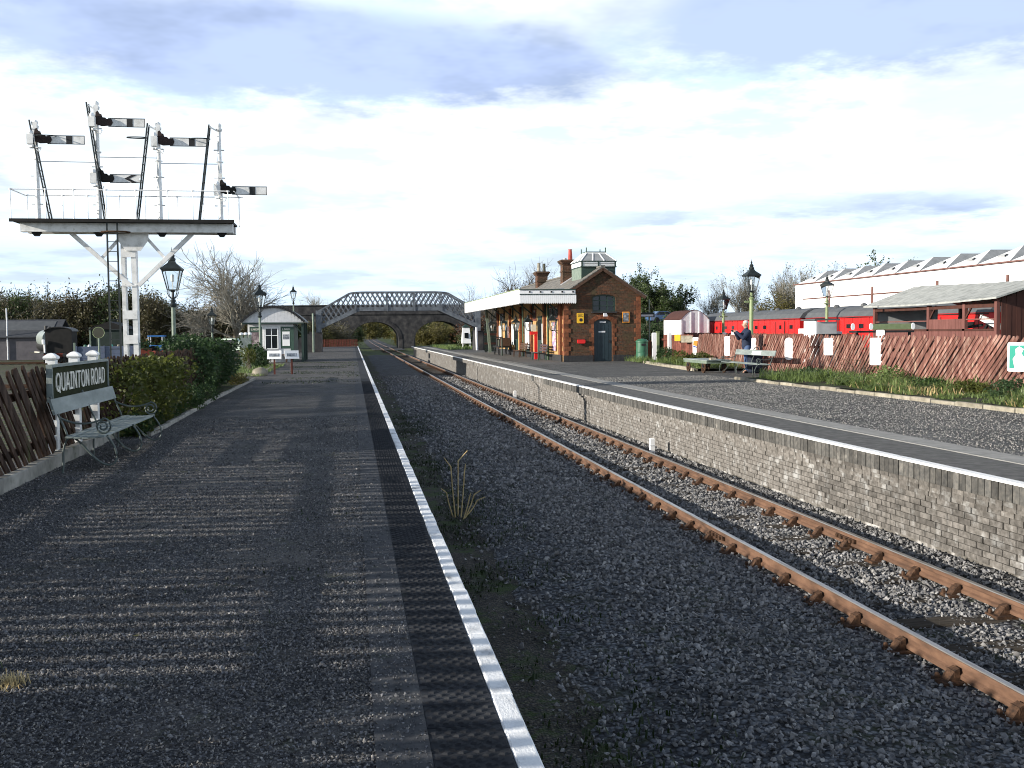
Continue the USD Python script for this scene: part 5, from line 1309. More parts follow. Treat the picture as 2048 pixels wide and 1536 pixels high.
# ------------------------------------------------------------------ small things by the shelter
for k, (x, y, rz, lab) in enumerate(((-3.10, 41.2, 0, 'left white information panel on a red post in front of the shelter'), (-2.42, 41.2, 14, 'right tilted white information panel on a red post in front of the shelter'))):
    t = Thing('information_panel', lab, 'information panel', (x, y, 0), rz=rz)
    t.part('post', MB().cbox(-.035, .035, -.03, .03, 0, .70, .005), 'rusty_iron' if False else 'board_red', world=False)
    t.part('board', MB().bar((-.28, -.05, .78), (.28, -.05, .78), .03, .36, (0, .45, 1)), 'white_clean', world=False)
    t.part('print', MB().bar((-.2, -.078, .78), (.2, -.078, .78), .006, .13, (0, .45, 1)), 'photo_print', world=False)
t = Thing('boulder', 'white rounded stone at the corner of the shelter garden', 'stone', (-3.55, 40.0, 0))
m_ = trimesh.creation.icosphere(2, .28); m_.vertices *= (1.1, .9, .75); m_.vertices *= (.85 + .3 * meshkit.fbm(m_.vertices * 4, 3, 3))[:, None]; t.part('stone', MB().tm(m_).mesh() if False else (np.array(m_.vertices) + (0, 0, .12), m_.faces), 'kerb_stone', world=False, smooth=True)
t = Thing('bed_kerb', 'pale stone edging of the small garden before the shelter', 'kerb', (-4.6, 40, 0))
for k in range(4): t.part('kerb_stone', MB().cbox(-5.6 + k * .45, -5.17 + k * .45, 39.9, 40.05, -.05, .10, .01), 'kerb_stone')
for k in range(7): t.part('kerb_stone', MB().cbox(-3.85, -3.7, 40.4 + k * 1.9, 42.2 + k * 1.9, -.05, .08, .01), 'kerb_stone')
struct('soil', grid(-5.7, -3.86, 40.1, 54, 10, 40, lambda x, y: .04 + .05 * (fb(x, y, 2.0, 52) - .5)), 'bed_soil', smooth=True)
n = 1600; struct('grass', blades(n, rng.uniform(-5.6, -3.4, n), rng.uniform(38.5, 53, n), .03, .05, .16, .012, .7), 'grass_blade', kind='stuff')
n = 4200; x = rng.uniform(-3.0, .3, n); y = rng.uniform(33, 58, n); keep = fb(x, y, .5, 71) > .55
struct('grass', blades(keep.sum(), x[keep], y[keep], .0, .015, .05, .012, .8), 'moss_blade', kind='stuff')
t = Thing('notice_board', 'grey notice board on white capped posts behind the dark bushes', 'notice board', (-5.3, 49.5, 0))
for x in (-5.25, -5.05, -4.85): q = t.part('post', MB().cbox(x - .07, x + .07, 49.43, 49.57, 0, 1.58, .02), 'post_green'); t.part('post_cap', MB().lathe([(.09, 0), (.11, .04), (.08, .1), (0, .13)], (x, 49.5, 1.581), 8), 'white_paint', parent=q)
t.part('board', MB().box(-5.3, -4.8, 49.36, 49.42, .95, 1.45), 'bench_grey')

# ------------------------------------------------------------------ right fence, signs, bed
RF = [(14.55, 13.0), (14.7, 20.2), (14.8, 26.6), (15.2, 36.0), (15.9, 41.5), (16.95, 48.0)]
diagonal_fence('paling_fence', 'red brown diagonal paling fence along the back of the right platform', RF[::-1][::-1], 1.38, .172, 'fence_red', .98, .080, base=0.0, side=-1, rail_z=(.38, 1.02))
struct('soil', grid(lambda q: np.interp(q, [10, 17, 30], [12.5, 12.55, 12.4]), lambda q: np.full_like(q, 15.6), 10, 30.6, 20, 90, lambda x, y: .07 + .10 * (fb(x, y, 1.6, 81) - .5) + .06 * np.clip((x - 12.6), 0, 1)), 'bed_soil', smooth=True)
struct('soil', grid(lambda q: np.interp(q, [36, 38, 47], [13.4, 13.45, 14.2]), lambda q: np.full_like(q, 17.4), 37.4, 50, 20, 60, lambda x, y: .07 + .1 * (fb(x, y, 1.6, 82) - .5)), 'bed_soil', smooth=True)
bk = Thing('bed_kerb', 'sunlit pale stone kerb along the grass bed on the right platform', 'kerb', (12.4, 20, 0))
y = 10.0
while y < 30.3:
    x = float(np.interp(y, [10, 17, 30], [12.4, 12.42, 12.26])); L = .9 * rng.uniform(.85, 1.1)
    bk.part('kerb_stone', MB().cbox(x + rng.normal(0, .012), x + .12, y, y + L - .02, -.05, .085 + rng.normal(0, .014), .015), 'kerb_stone'); y += L
bk = Thing('bed_kerb', 'second pale stone kerb on the right platform between the trolley and the white post', 'kerb', (13.6, 42, 0))
y = 37.6
while y < 47:
    x = float(np.interp(y, [37.6, 46.3, 48], [13.3, 14.05, 14.6])); bk.part('kerb_stone', MB().cbox(x - .07, x + .08, y, y + .88, -.05, .12 + rng.normal(0, .01), .015), 'kerb_stone'); y += .9
def bedgrass(n, x0, x1, y0, y1, h0, h1, seed, thr, sc=1.2):
    x, y = rng.uniform(x0, x1, n), rng.uniform(y0, y1, n); k = fb(x, y, sc, seed) + .12 * (x - x0) / (x1 - x0) > thr
    x, y = x[k], y[k]; return blades(len(x), x, y, .08, h0, h1, .008, 1.2, .4)
struct('grass', bedgrass(11000, 12.62, 14.4, 14, 30.4, .05, .2, 91, .56), 'grass_blade', kind='stuff')
struct('grass', bedgrass(6000, 12.75, 14.6, 15, 30.4, .12, .5, 93, .62, .8), 'grass_blade', kind='stuff')
struct('dry_grass', bedgrass(2600, 12.62, 14.5, 14, 30.4, .06, .35, 97, .58, .9), 'dry_stalk', kind='stuff')
struct('grass', bedgrass(6500, 13.5, 16.6, 37.6, 49, .10, .45, 92, .52), 'grass_blade', kind='stuff')
m_ = MB()
for c in np.column_stack([rng.uniform(12.8, 14.5, 34), rng.uniform(15, 30.2, 34), rng.uniform(.6, 1.3, 34)]):
    m_.add(*blades(80, c[0] + rng.normal(0, .09, 80), c[1] + rng.normal(0, .11, 80), .06, .18, .5 * c[2], .013, 1.6, .45))
struct('grass', m_, 'grass_blade', kind='stuff')
bl = ((13.9, 28.6, .42, 'leaf_low', 'green leafy clump in the right bed just right of the bench'), (14.0, 24.6, .55, 'grass_blade', 'tall pale grassy clump in the right bed under the third white board'),
      (13.7, 22.2, .40, 'leaf_low', 'green leafy clump in the right bed under the tall white board'), (13.9, 20.6, .36, 'leaf_hedge', 'yellowish clump in the right bed just left of the green exit sign'),
      (13.8, 19.4, .5, 'leaf_dark', 'dark leafy clump at the right edge of the picture under the green sign'), (14.3, 27.0, .5, 'twig', 'dry brown twiggy clump against the right fence'))
for x, y, r, m, lab in bl:
    if m == 'twig':
        t = Thing('shrub', lab, 'shrub', (x, y, .05)); s = MB()
        for k in range(60):
            a = rng.normal(0, .12, 2); e = a + rng.normal(0, .3, 2); s.tube([(*a, 0), (*(a * .4 + e * .6), .3), (*e, rng.uniform(.35, .75))], [.006, .005, .002], 3, False)
        t.part('stems', s, 'twig', world=False); t.part('foliage', leaves(np.column_stack([rng.normal(0, .25, 160), rng.normal(0, .3, 160), rng.uniform(.1, .7, 160)]), .05), 'leaf_autumn', world=False)
    else: bush('shrub', lab, (x, y, .04), lumps(5, -.25, .25, -.5, .5, r * .45, r * .7, r * .6), 1300, .07, m, 10)
bush('shrub', 'round grey green bush at the foot of the white post behind the litter bin', (15.3, 47.6, 0), lumps(4, -.3, .3, -.4, .4, .35, .42, .4), 1600, .09, 'leaf_low', 10)
bush('shrub', 'bright green weedy clump by the second kerb behind the trolley', (15.0, 43.0, 0), lumps(5, -.5, .5, -.8, .8, .3, .45, .35), 1800, .10, 'leaf_hedge', 10)
# boards on the fence
def board(name, label, x, y, w, z0, z1, m='white_clean', r=.04, tilt=0.0, extra=None):
    t = Thing(name, label, 'sign', (x, y, z0), rz=tilt)
    t.part('panel', MB().poly(sbox(-w / 2 + r, r, w / 2 - r, z1 - z0 - r).buffer(r, quad_segs=4), 'y', -.075, -.055), m, world=False)
    t.part('batten', MB().box(-.03, .03, -.0545, .03, -.04, z1 - z0 - .03), 'fence_red', world=False)
    for k, (pg, mm) in enumerate(extra or []): t.part('print', MB().poly(pg, 'y', -.0815, -.0755), mm, world=False)
    return t
board('fence_board', 'narrow white board on the right fence above the left end of the bench', 15.62, 40.2, .25, .52, 1.33, tilt=-32)
board('fence_board', 'small white board on the right fence below the green lamp post', 15.12, 36.3, .26, .81, 1.29, tilt=-32)
board('fence_board', 'white board with rounded ends on the right fence, right of the bench', 14.94, 32.7, .29, .55, 1.32, r=.13, tilt=-32)
board('fence_board', 'square cornered white board on the right fence, half as tall as its right neighbour', 14.80, 29.5, .29, .79, 1.33, tilt=-34)
board('fence_board', 'tall white board on the right fence, nearest before the green exit sign', 14.68, 26.4, .33, .58, 1.35, tilt=-36)
man_p = Polygon([(-.05, .08), (.0, .08), (.03, .3), (.07, .12), (.11, .12), (.06, .42), (.06, .52), (-.02, .56), (-.06, .46), (-.05, .3)])
board('exit_sign', 'white sign with a green way out symbol at the right edge of the picture', 14.58, 20.1, .46, .64, 1.29, tilt=-38, extra=[(sbox(-.19, .08, .20, .58).difference(Polygon([(-.09, .075), (.10, .075), (.11, .3), (.05, .40), (.09, .5), (.0, .56), (-.08, .5), (-.07, .38), (-.13, .28)])), 'teal_print')])
board('fence_board', 'yellow notice on the boarded fence behind the litter bin', 16.38, 49.05, .30, 1.05, 1.37, 'yellow_paint', tilt=-25)
board('fence_board', 'cream lettered board beside the yellow notice on the boarded fence', 16.68, 48.45, .62, .98, 1.33, 'kerb_stone', tilt=-40)
board('fence_board', 'orange over white arrow board on the fence left of the trolley', 16.80, 47.5, .28, .36, 1.25, 'white_clean', tilt=-30, extra=[(Polygon([(-.12, .5), (.12, .42), (.12, .7), (-.1, .7)]), 'orange_paint'), (Polygon([(-.12, .48), (.12, .4), (.12, .34), (-.12, .42)]), 'blue_paint')])
# boarded fence closing the corner and a second boarded fence behind
def board_fence(label, pts, h, w, m, base, rail=True):
    t = Thing('boarded_fence', label, 'fence', (*pts[0], base)); a, b = np.array(pts[0], float), np.array(pts[1], float); L = np.linalg.norm(b - a); d = (b - a) / L; nn = int(L / w)
    nrm = np.array([d[1], -d[0]])
    for k in range(nn):
        p = a + d * (k + .5) * w + nrm * rng.normal(0, .004); q = h + rng.normal(0, .012)
        t.part('board', MB().bar((*p, base), (*p, base + q), w - .012, .024, (*nrm, 0)), m)
    for z in (.3, h - .25): t.part('rail', MB().bar((*(a - nrm * .04), base + z), (*(b - nrm * .04), base + z), .05, .09), m)
    return t
board_fence('upright red brown boarded fence behind the yellow notice', [(16.95, 48.3), (15.95, 50.3)], 1.38, .14, 'board_red', 0)
board_fence('second red brown boarded fence farther back below the red train', [(22.5, 66.0), (19.6, 36.5)], 2.3, .20, 'board_red', -.9)
board_fence('short orange brown boarded fence between the building and the white post', [(15.2, 53.5), (16.4, 53.5)], 1.05, .13, 'brick_orange', 0)
for k, (x, y, w, z0, z1, lab) in enumerate(((20.4, 51.5, .34, 1.28, 1.55, 'small white notice on the second fence just left of the man'), (20.6, 43.5, .5, 1.25, 1.62, 'white notice on the second fence above the board with rounded ends'), (19.9, 38.8, .28, 1.24, 1.50, 'small white notice on the second fence left of the water crane hut'),
        (19.4, 34.6, .30, 1.2, 1.55, 'white notice on the second fence under the twin discs'), (21.0, 54.5, .22, 1.25, 1.45, 'tiny white disc on the second fence left of the first white board'))):
    board('yard_notice', lab, x, y, w, z0, z1, tilt=-35)
t = Thing('yard_hut', 'small white and grey hut with a dark flat roof rising behind the right fence', 'hut', (20.0, 38.5, -.9))
t.part('side_wall', MB().box(18.60, 18.65, 38.2, 39.3, -.9, 1.95), 'white_clean'); t.part('front_wall', MB().box(18.651, 19.5, 38.2, 38.26, -.9, 1.9), 'shed_grey'); t.part('roof', MB().box(18.5, 19.6, 38.1, 39.4, 1.951, 2.01), 'train_roof'); t.part('band', MB().box(18.6, 19.55, 38.13, 38.19, 1.33, 1.40), 'black_paint')
t = Thing('platform_table', 'long dark bench top with a green board and two white discs behind the right fence', 'table', (20.2, 35.3, 0))
t.part('top', MB().box(19.2, 21.6, 36.0, 36.6, 1.44, 1.52), 'black_paint'); t.part('green_board', MB().box(20.0, 21.8, 36.3, 36.36, 1.56, 1.78), 'post_olive')
for x in (19.0, 19.75, 21.5): t.part('disc', MB().poly(Polygon([(x + .075 * math.cos(a), 1.68 + .13 * math.sin(a)) for a in np.linspace(0, 6.2, 16)]), 'y', 35.9, 35.94), 'white_clean')
for x in (19.3, 21.5): t.part('leg', MB().box(x, x + .08, 36.2, 36.28, -.9, 1.44), 'black_paint')
t = Thing('white_post', 'stout white post beside the litter bin at the bed corner', 'post', (15.5, 50.2, 0)); t.part('post', MB().cbox(15.40, 15.60, 50.1, 50.3, 0, 1.48, .03), 'white_clean'); t.part('foot', MB().box(15.36, 15.64, 50.06, 50.34, 0, .08), 'concrete')
t = Thing('white_post', 'thinner white post half hidden by the fence right of the stout white post', 'post', (16.2, 49.7, 0)); t.part('post', MB().cbox(16.08, 16.24, 49.6, 49.76, 0, 1.48, .03), 'white_clean'); t.part('foot', MB().box(16.05, 16.27, 49.57, 49.79, 0, .08), 'concrete')
t = Thing('post', 'olive wooden post between the two white posts', 'post', (15.95, 51, 0)); t.part('post', MB().cbox(15.87, 16.0, 50.9, 51.03, 0, 1.5, .02), 'post_olive'); t.part('cap', MB().box(15.85, 16.02, 50.88, 51.05, 1.501, 1.54), 'post_olive')
t = Thing('direction_sign', 'dark sign with pale lettering on a thin pole right of the gable', 'sign', (17.3, 57, 0))
t.part('pole', MB().tube([(17.3, 57, -.5), (17.3, 57, 3.4)], .05, 8), 'post_green', smooth=True); t.part('board', MB().box(16.7, 17.6, 56.9, 56.94, 2.38, 2.66), 'hut_green'); t.part('lettering_strip', MB().box(16.78, 17.52, 56.893, 56.899, 2.42, 2.53), 'grey_white')
t = Thing('marker_post', 'white marker post at the foot of the platform wall, nearer one', 'marker', (6.50, 21.2, -1.05)); t.part('post', MB().cbox(6.44, 6.54, 21.15, 21.25, -1.1, -.74, .02), 'white_clean'); t.part('collar', MB().box(6.435, 6.545, 21.145, 21.255, -.91, -.89), 'grey_white')
t = Thing('marker_post', 'white marker post at the foot of the platform wall, farther one', 'marker', (6.42, 39.5, -1.05)); t.part('post', MB().cbox(6.36, 6.46, 39.45, 39.55, -1.1, -.74, .02), 'white_clean'); t.part('collar', MB().box(6.355, 6.465, 39.445, 39.555, -.91, -.89), 'grey_white')
# flat trolley
t = Thing('trolley', 'low flat green trolley with dark iron wheels left of the pale green seat', 'trolley', (13.5, 37.0, 0))
for k in range(5): t.part('deck_plank', MB().box(12.95 + k * .19, 13.13 + k * .19, 35.4, 38.1, .46, .50), 'bench_grey')
t.part('frame', MB().box(12.96, 13.86, 35.45, 35.53, .36, .459).box(12.96, 13.86, 37.97, 38.05, .36, .459).box(12.97, 13.05, 35.54, 37.96, .36, .459).box(13.77, 13.85, 35.54, 37.96, .36, .459), 'post_green')
for (x, y) in ((13.0, 35.9), (13.8, 35.9), (13.0, 37.6), (13.8, 37.6)):
    m_ = trimesh.creation.annulus(.15, .2, .05, sections=18); m_.apply_transform(trimesh.transformations.rotation_matrix(PI / 2, [0, 1, 0])); m_.apply_translation((x, y, .2)); w = MB().tm(m_)
    for a in range(3): w.bar((x, y - .16 * math.cos(a * PI / 3), .2 - .16 * math.sin(a * PI / 3)), (x, y + .16 * math.cos(a * PI / 3), .2 + .16 * math.sin(a * PI / 3)), .03, .03)
    t.part('wheel', w, 'rusty_iron')
    t.part('axle_guard', MB().box(x - .03, x + .03, y - .05, y + .05, .2, .36), 'black_paint')
t.part('lamp', MB().cbox(13.1, 13.3, 35.38, 35.6, .501, .58, .02), 'kerb_stone')

# ------------------------------------------------------------------ the man
def hull_body(J, bones, res=.035, it=8):
    """One continuous skin round a skeleton: J = {joint: (x, y, z, r)}."""
    parts = []
    for ch in bones:
        sp = [m3.Manifold.sphere(J[k][3], 16).translate(J[k][:3]) for k in ch]
        parts.append(m3.Manifold.batch_hull(sp))
    m = m3.Manifold.batch_boolean(parts, m3.OpType.Add).refine_to_length(res)
    q = m.to_mesh(); t = trimesh.Trimesh(q.vert_properties[:, :3], q.tri_verts, process=True)
    trimesh.smoothing.filter_taubin(t, iterations=it)
    return t
mn = Thing('person', 'man in navy jacket and jeans holding a camera to his face behind the seat', 'person', (14.45, 35.3, 0))
J = dict(pel=(0, 0, .98, .155), bel=(0, .0, 1.12, .15), che=(.0, 0, 1.38, .165), shl=(.0, -.19, 1.52, .075), shr=(.0, .19, 1.52, .075), nek=(-.02, 0, 1.62, .062), nk2=(-.04, 0, 1.70, .06),
         hl=(.0, -.09, .95, .105), hr=(.02, .09, .95, .105), kl=(-.06, -.11, .53, .068), kr=(.06, .12, .53, .068), al=(-.02, -.12, .10, .048), ar=(.10, .13, .10, .048),
         tl=(-.17, -.14, .045, .04), tr=(-.05, .15, .045, .04), el=(-.22, -.24, 1.30, .055), er=(-.22, .22, 1.30, .055), wl=(-.42, -.08, 1.52, .036), wr=(-.42, .08, 1.52, .036),
         hd=(-.05, 0, 1.83, .098), fc=(-.09, 0, 1.78, .075), cr=(-.02, 0, 1.86, .09))
body = hull_body(J, [('pel', 'bel'), ('bel', 'che'), ('che', 'shl', 'shr'), ('che', 'nek'), ('nek', 'nk2'), ('pel', 'hl'), ('pel', 'hr'), ('hl', 'kl'), ('hr', 'kr'), ('kl', 'al'), ('kr', 'ar'), ('al', 'tl'), ('ar', 'tr'),
                     ('shl', 'el'), ('shr', 'er'), ('el', 'wl'), ('er', 'wr'), ('hd', 'fc', 'cr'), ('nk2', 'fc', 'cr')])
bd = mn.part('body', (np.array(body.vertices), body.faces), 'skin', smooth=True, world=False)
def grow(keys, bones, d, z0=None):
    J2 = {k: (*J[k][:3], J[k][3] + d) for k in keys}; return hull_body(J2, bones)
jk = grow(('pel', 'bel', 'che', 'shl', 'shr', 'nek', 'el', 'er', 'wl', 'wr'), [('pel', 'bel'), ('bel', 'che'), ('che', 'shl', 'shr'), ('che', 'nek'), ('shl', 'el'), ('shr', 'er'), ('el', 'wl'), ('er', 'wr')], .022)
mn.part('jacket', (np.array(jk.vertices), jk.faces), 'jacket_navy', smooth=True, world=False)
tr_ = grow(('pel', 'hl', 'hr', 'kl', 'kr', 'al', 'ar'), [('pel', 'hl'), ('pel', 'hr'), ('hl', 'kl'), ('hr', 'kr'), ('kl', 'al'), ('kr', 'ar')], .016)
mn.part('jeans', (np.array(tr_.vertices), tr_.faces), 'jeans', smooth=True, world=False)
hd = MB().tm(trimesh.creation.icosphere(2, 1.0).apply_scale((.104, .094, .085)).apply_translation((-.025, 0, 1.875)))
mn.part('hair', hd, 'hair_grey', smooth=True, world=False)
fc = MB()
for s_ in (-1, 1): fc.tm(trimesh.creation.icosphere(1, 1.0).apply_scale((.02, .008, .032)).apply_translation((-.04, s_ * .098, 1.80)))
fc.tm(trimesh.creation.icosphere(1, 1.0).apply_scale((.022, .014, .026)).apply_translation((-.168, 0, 1.79)))
mn.part('ears_and_nose', fc, 'skin', smooth=True, world=False)
ey_ = MB()
for s_ in (-1, 1): ey_.tm(trimesh.creation.icosphere(1, .012).apply_translation((-.155, s_ * .035, 1.825)))
ey_.box(-.164, -.158, -.025, .025, 1.735, 1.742)
mn.part('eyes_and_mouth', ey_, 'black_paint', world=False)
hn = MB()
for s_ in (-1, 1):
    hn.tm(trimesh.creation.icosphere(1, 1.0).apply_scale((.05, .022, .042)).apply_translation((-.465, s_ * .075, 1.555)))
    for k in range(4): hn.tube([(-.47, s_ * .085, 1.585 - k * .018), (-.52, s_ * .082, 1.59 - k * .018), (-.535 + .006 * (k % 2), s_ * .055, 1.588 - k * .018)], [.010, .009, .007], 5)
    hn.tube([(-.45, s_ * .06, 1.535), (-.48, s_ * .045, 1.525), (-.50, s_ * .04, 1.53)], [.011, .010, .008], 5)
mn.part('hands', hn, 'skin', world=False, smooth=True)
sh = MB()
for (x, y) in ((-.08, -.13), (.04, .14)): sh.tm(trimesh.creation.icosphere(2, 1.0).apply_scale((.15, .05, .05)).apply_translation((x, y, .05)))
mn.part('shoes', sh, 'black_paint', world=False, smooth=True)
t = Thing('hand_camera', 'small dark camera held up by the man in the navy jacket', 'camera', (13.93, 35.3, 1.55)); t.part('camera_body', MB().cbox(13.89, 13.94, 35.24, 35.36, 1.535, 1.61, .008), 'black_paint'); t.part('lens', MB().tube([(13.889, 35.3, 1.57), (13.84, 35.3, 1.57)], .028, 10), 'black_paint')
t = Thing('shoulder_bag', 'dark bag standing on the seat side in front of the man', 'bag', (14.62, 35.1, 0))
bag = m3.Manifold.batch_hull([m3.Manifold.sphere(.09, 12).translate((14.5 + i * .32, 34.9 + j * .22, .1 + k * .62)) for i in (0, 1) for j in (0, 1) for k in (0, 1)]); q = bag.to_mesh()
t.part('body', (q.vert_properties[:, :3], q.tri_verts), 'bag_dark', smooth=50); t.part('strap', MB().tube([(14.55, 34.95, .8), (14.62, 34.93, .95), (14.75, 34.93, .95), (14.8, 34.95, .8)], .018, 6), 'bag_dark')

# ------------------------------------------------------------------ red train
def coach(label, y0, y1, X=30.0, zr=-.8):
    t = Thing('red_coach', label, 'railway coach', (X + 1.35, (y0 + y1) / 2, zr), group=None)
    x0, x1 = X, X + 2.7
    doors = [y0 + f * (y1 - y0) for f in (.16, .47, .80)]
    sec = [(x0, .95), (x1, .95), (x1, 3.05), (x1 - .25, 3.42), ((x0 + x1) / 2, 3.80), (x0 + .25, 3.42), (x0, 3.05)]
    t.part('body', MB().box(x0, x1, y0, y1, zr + .95, zr + 3.12), 'train_red')
    rf = [(x0 - .05, 3.10), (x0 + .18, 3.42), (x0 + .6, 3.66), ((x0 + x1) / 2, 3.80), (x1 - .6, 3.66), (x1 - .18, 3.42), (x1 + .05, 3.10)]
    t.part('roof', MB().poly([(x, zr + z + .022) for x, z in rf], 'y', y0 - .08, y1 + .08), 'train_roof')
    for f in (.12, .3, .5, .7, .88): t.part('roof_vent', MB().lathe([(.2, 0), (.2, .12), (.08, .2), (0, .2)], (x0 + 1.0, y0 + f * (y1 - y0), zr + 3.74), 8), 'train_roof')
    for y in doors:
        d = t.part('door', MB().box(x0 - .035, x0 - .001, y - .75, y + .75, zr + .98, zr + 2.92), 'train_red')
        t.part('door_edge', MB().box(x0 - .05, x0 - .036, y - .80, y - .72, zr + .98, zr + 2.94).box(x0 - .05, x0 - .036, y + .72, y + .80, zr + .98, zr + 2.94), 'train_dark', parent=d)
        t.part('door_window', MB().box(x0 - .045, x0 - .0355, y - .25, y + .12, zr + 2.38, zr + 2.66), 'window_dark', parent=d)
    for f in (.07, .3, .38, .62, .70, .93):
        y = y0 + f * (y1 - y0); t.part('window', MB().box(x0 - .02, x0 - .001, y - .26, y + .26, zr + 2.40, zr + 2.66), 'window_dark')
    for f in (.22, .55, .9): t.part('lamp_mark', MB().box(x0 - .03, x0 - .001, y0 + f * (y1 - y0) - .15, y0 + f * (y1 - y0) + .15, zr + 1.3, zr + 1.62), 'orange_paint')
    for f in np.arange(.04, .98, .053):
        y = y0 + f * (y1 - y0)
        if min(abs(y - q) for q in doors) > .95: t.part('panel_seam', MB().box(x0 - .012, x0 - .001, y - .018, y + .018, zr + .98, zr + 3.08), 'train_dark')
    t.part('gutter_strip', MB().box(x0 - .06, x0 - .001, y0, y1, zr + 3.04, zr + 3.09), 'train_dark')
    t.part('underframe', MB().box(x0 + .1, x1 - .1, y0 + .2, y1 - .2, zr + .55, zr + .94), 'black_soot')
    for yy in (y0 + 2.2, y0 + 4.4, y1 - 4.4, y1 - 2.2):
        for x in (x0 + .55, x1 - .65): t.part('wheel', MB().tm(trimesh.creation.cylinder(.45, .12, 16).apply_transform(trimesh.transformations.rotation_matrix(PI / 2, [0, 1, 0])).apply_translation((x, yy, zr + .45))), 'black_soot')
    for ye, s in ((y0, -1), (y1, 1)): t.part('gangway', MB().box(x0 + .85, x1 - .85, ye + (.001 if s > 0 else -.35), ye + (.35 if s > 0 else -.001), zr + 1.0, zr + 3.2), 'black_soot')
coach('red van coach with grey roof standing left of the dark gap between the coaches', 64.0, 83.5)
coach('red van coach with grey roof half hidden by the open fronted shed', 43.6, 63.1)
# white goods van with an arched roof
zr = -.8
VX0, VX1, VY0, VY1, VE, VT = 27.0, 29.45, 80.0, 84.6, 2.42, .78
t = Thing('goods_van', 'white goods van with arched brown roof, its end facing the viewer greyed for shade', 'goods van', (28.2, 82, zr))
ga = lambda x: VE + VT * (1 - ((x - (VX0 + VX1) / 2) / ((VX1 - VX0) / 2)) ** 2)
xs = np.linspace(VX0, VX1, 17)
t.part('end_wall', MB().poly([(VX0, .1), (VX1, .1)] + [(x, ga(x)) for x in xs[::-1]], 'y', VY0, VY0 + .12), 'grey_white')  # end wall and ribs coloured greyer than the sides, shade put into the colour
for x in (VX0 + .05, VX0 + .85, VX0 + 1.6, VX1 - .05): t.part('end_rib', MB().box(x - .05, x + .05, VY0 - .07, VY0 - .001, .1, ga(x) - .05), 'grey_white')
t.part('side_wall', MB().box(VX0, VX0 + .08, VY0 + .121, VY1, .1, VE), 'white_clean'); t.part('side_wall', MB().box(VX1 - .08, VX1, VY0 + .121, VY1, .1, VE), 'white_clean'); t.part('end_wall', MB().box(VX0 + .081, VX1 - .081, VY1 - .1, VY1, .1, VE), 'grey_white')
r = MB()
for a, b in zip(xs[:-1], xs[1:]): r.add([(a, VY0, ga(a)), (b, VY0, ga(b)), (b, VY1 + .1, ga(b)), (a, VY1 + .1, ga(a)), (a, VY0 - .04, ga(a) + .05), (b, VY0 - .04, ga(b) + .05), (b, VY1 + .1, ga(b) + .05), (a, VY1 + .1, ga(a) + .05)], [(0, 3, 2, 1), (4, 5, 6, 7), (0, 1, 5, 4), (2, 3, 7, 6)])
t.part('roof', r, 'shed_brown'); t.part('underframe', MB().box(VX0 + .1, VX1 - .1, VY0 + .2, VY1 - .2, -.3, .099), 'black_soot')
for y in (VY0 + 1.1, VY1 - 1.1):
    for x in (VX0 + .4, VX1 - .5): t.part('wheel', MB().tm(trimesh.creation.cylinder(.45, .1, 14).apply_transform(trimesh.transformations.rotation_matrix(PI / 2, [0, 1, 0])).apply_translation((x, y, -.36))), 'black_soot')
# ------------------------------------------------------------------ open fronted shed
t = Thing('open_shed', 'open fronted timber shed with a sagging grey felt roof at the right edge', 'shed', (24.0, 38, -.9))
hx0, hx1, hy0, hy1 = 24.0, 28.4, 34.3, 43.4
sag = lambda y: 2.66 - .10 * ((y - 34.3) / 9.1) - .06 * math.sin((y - 34.3) / 9.1 * PI)
ysn = np.linspace(hy0 - .35, hy1 + .35, 14); r = MB()
rid = lambda y: 3.42 - .05 * math.sin((y - 34) / 2)
for a, b in zip(ysn[:-1], ysn[1:]):
    for (xa, za, xb, zb) in ((hx0 - .35, sag, 26.2, rid), (26.2, rid, hx1 + .3, sag)):
        v = [(xa, a, za(a)), (xb, a, zb(a)), (xb, b, zb(b)), (xa, b, za(b))]; v += [(p[0], p[1], p[2] + .07 + rng.normal(0, .006)) for p in v]
        r.add(v, [(0, 3, 2, 1), (4, 5, 6, 7), (0, 1, 5, 4), (2, 3, 7, 6), (3, 0, 4, 7), (1, 2, 6, 5)])
t.part('roof', r, 'felt_roof')
for y in (hy0 + .1, 36.4, 38.9, hy1 - .1): t.part('front_post', MB().box(hx0 - .06, hx0 + .08, y - .08, y + .08, -.9, sag(y) - .02), 'shed_rose')
for y in (36.4, 38.9): t.part('post_brace', MB().bar((hx0 + .01, y, 1.9), (hx0 + .01, y - .5, 2.5), .06, .07), 'shed_brown')
t.part('front_beam', MB().box(hx0 - .04, hx0 + .06, hy0 + .19, hy1 - .19, 2.36, 2.5), 'shed_brown')
for k in range(38): 
    y = hy0 + .2 + k * .232
    if 36.5 < y < 38.8: continue
    t.part('front_board', MB().box(hx0 - .03, hx0, y, y + .222, -.9, 1.47 + .0 * k), 'shed_rose')
for k in range(10): t.part('gate_board', MB().box(hx0 - .035, hx0 - .005, 36.5 + k * .235, 36.5 + k * .235 + .225, -.7, 1.95), 'shed_rose')
t.part('sill', MB().box(hx0 - .06, hx0 + .08, hy0 + .19, hy1 - .19, 1.471, 1.55), 'shed_brown'); t.part('hand_rail', MB().box(hx0 - .02, hx0 + .02, hy0 + .19, 36.3, 1.9, 1.95).box(hx0 - .02, hx0 + .02, 39.0, hy1 - .19, 1.86, 1.91), 'shed_rose')
for k in range(21): 
    x = hx0 + .1 + k * .205; zt = sag(hy0) + (rid(hy0) - sag(hy0)) * (1 - abs(x + .1 - 26.2) / 2.2) - .02
    t.part('end_board', MB().box(x, x + .198, hy0 - .03 - .01 * (k % 2), hy0, -.9, max(zt, 2.3)), 'shed_brown')
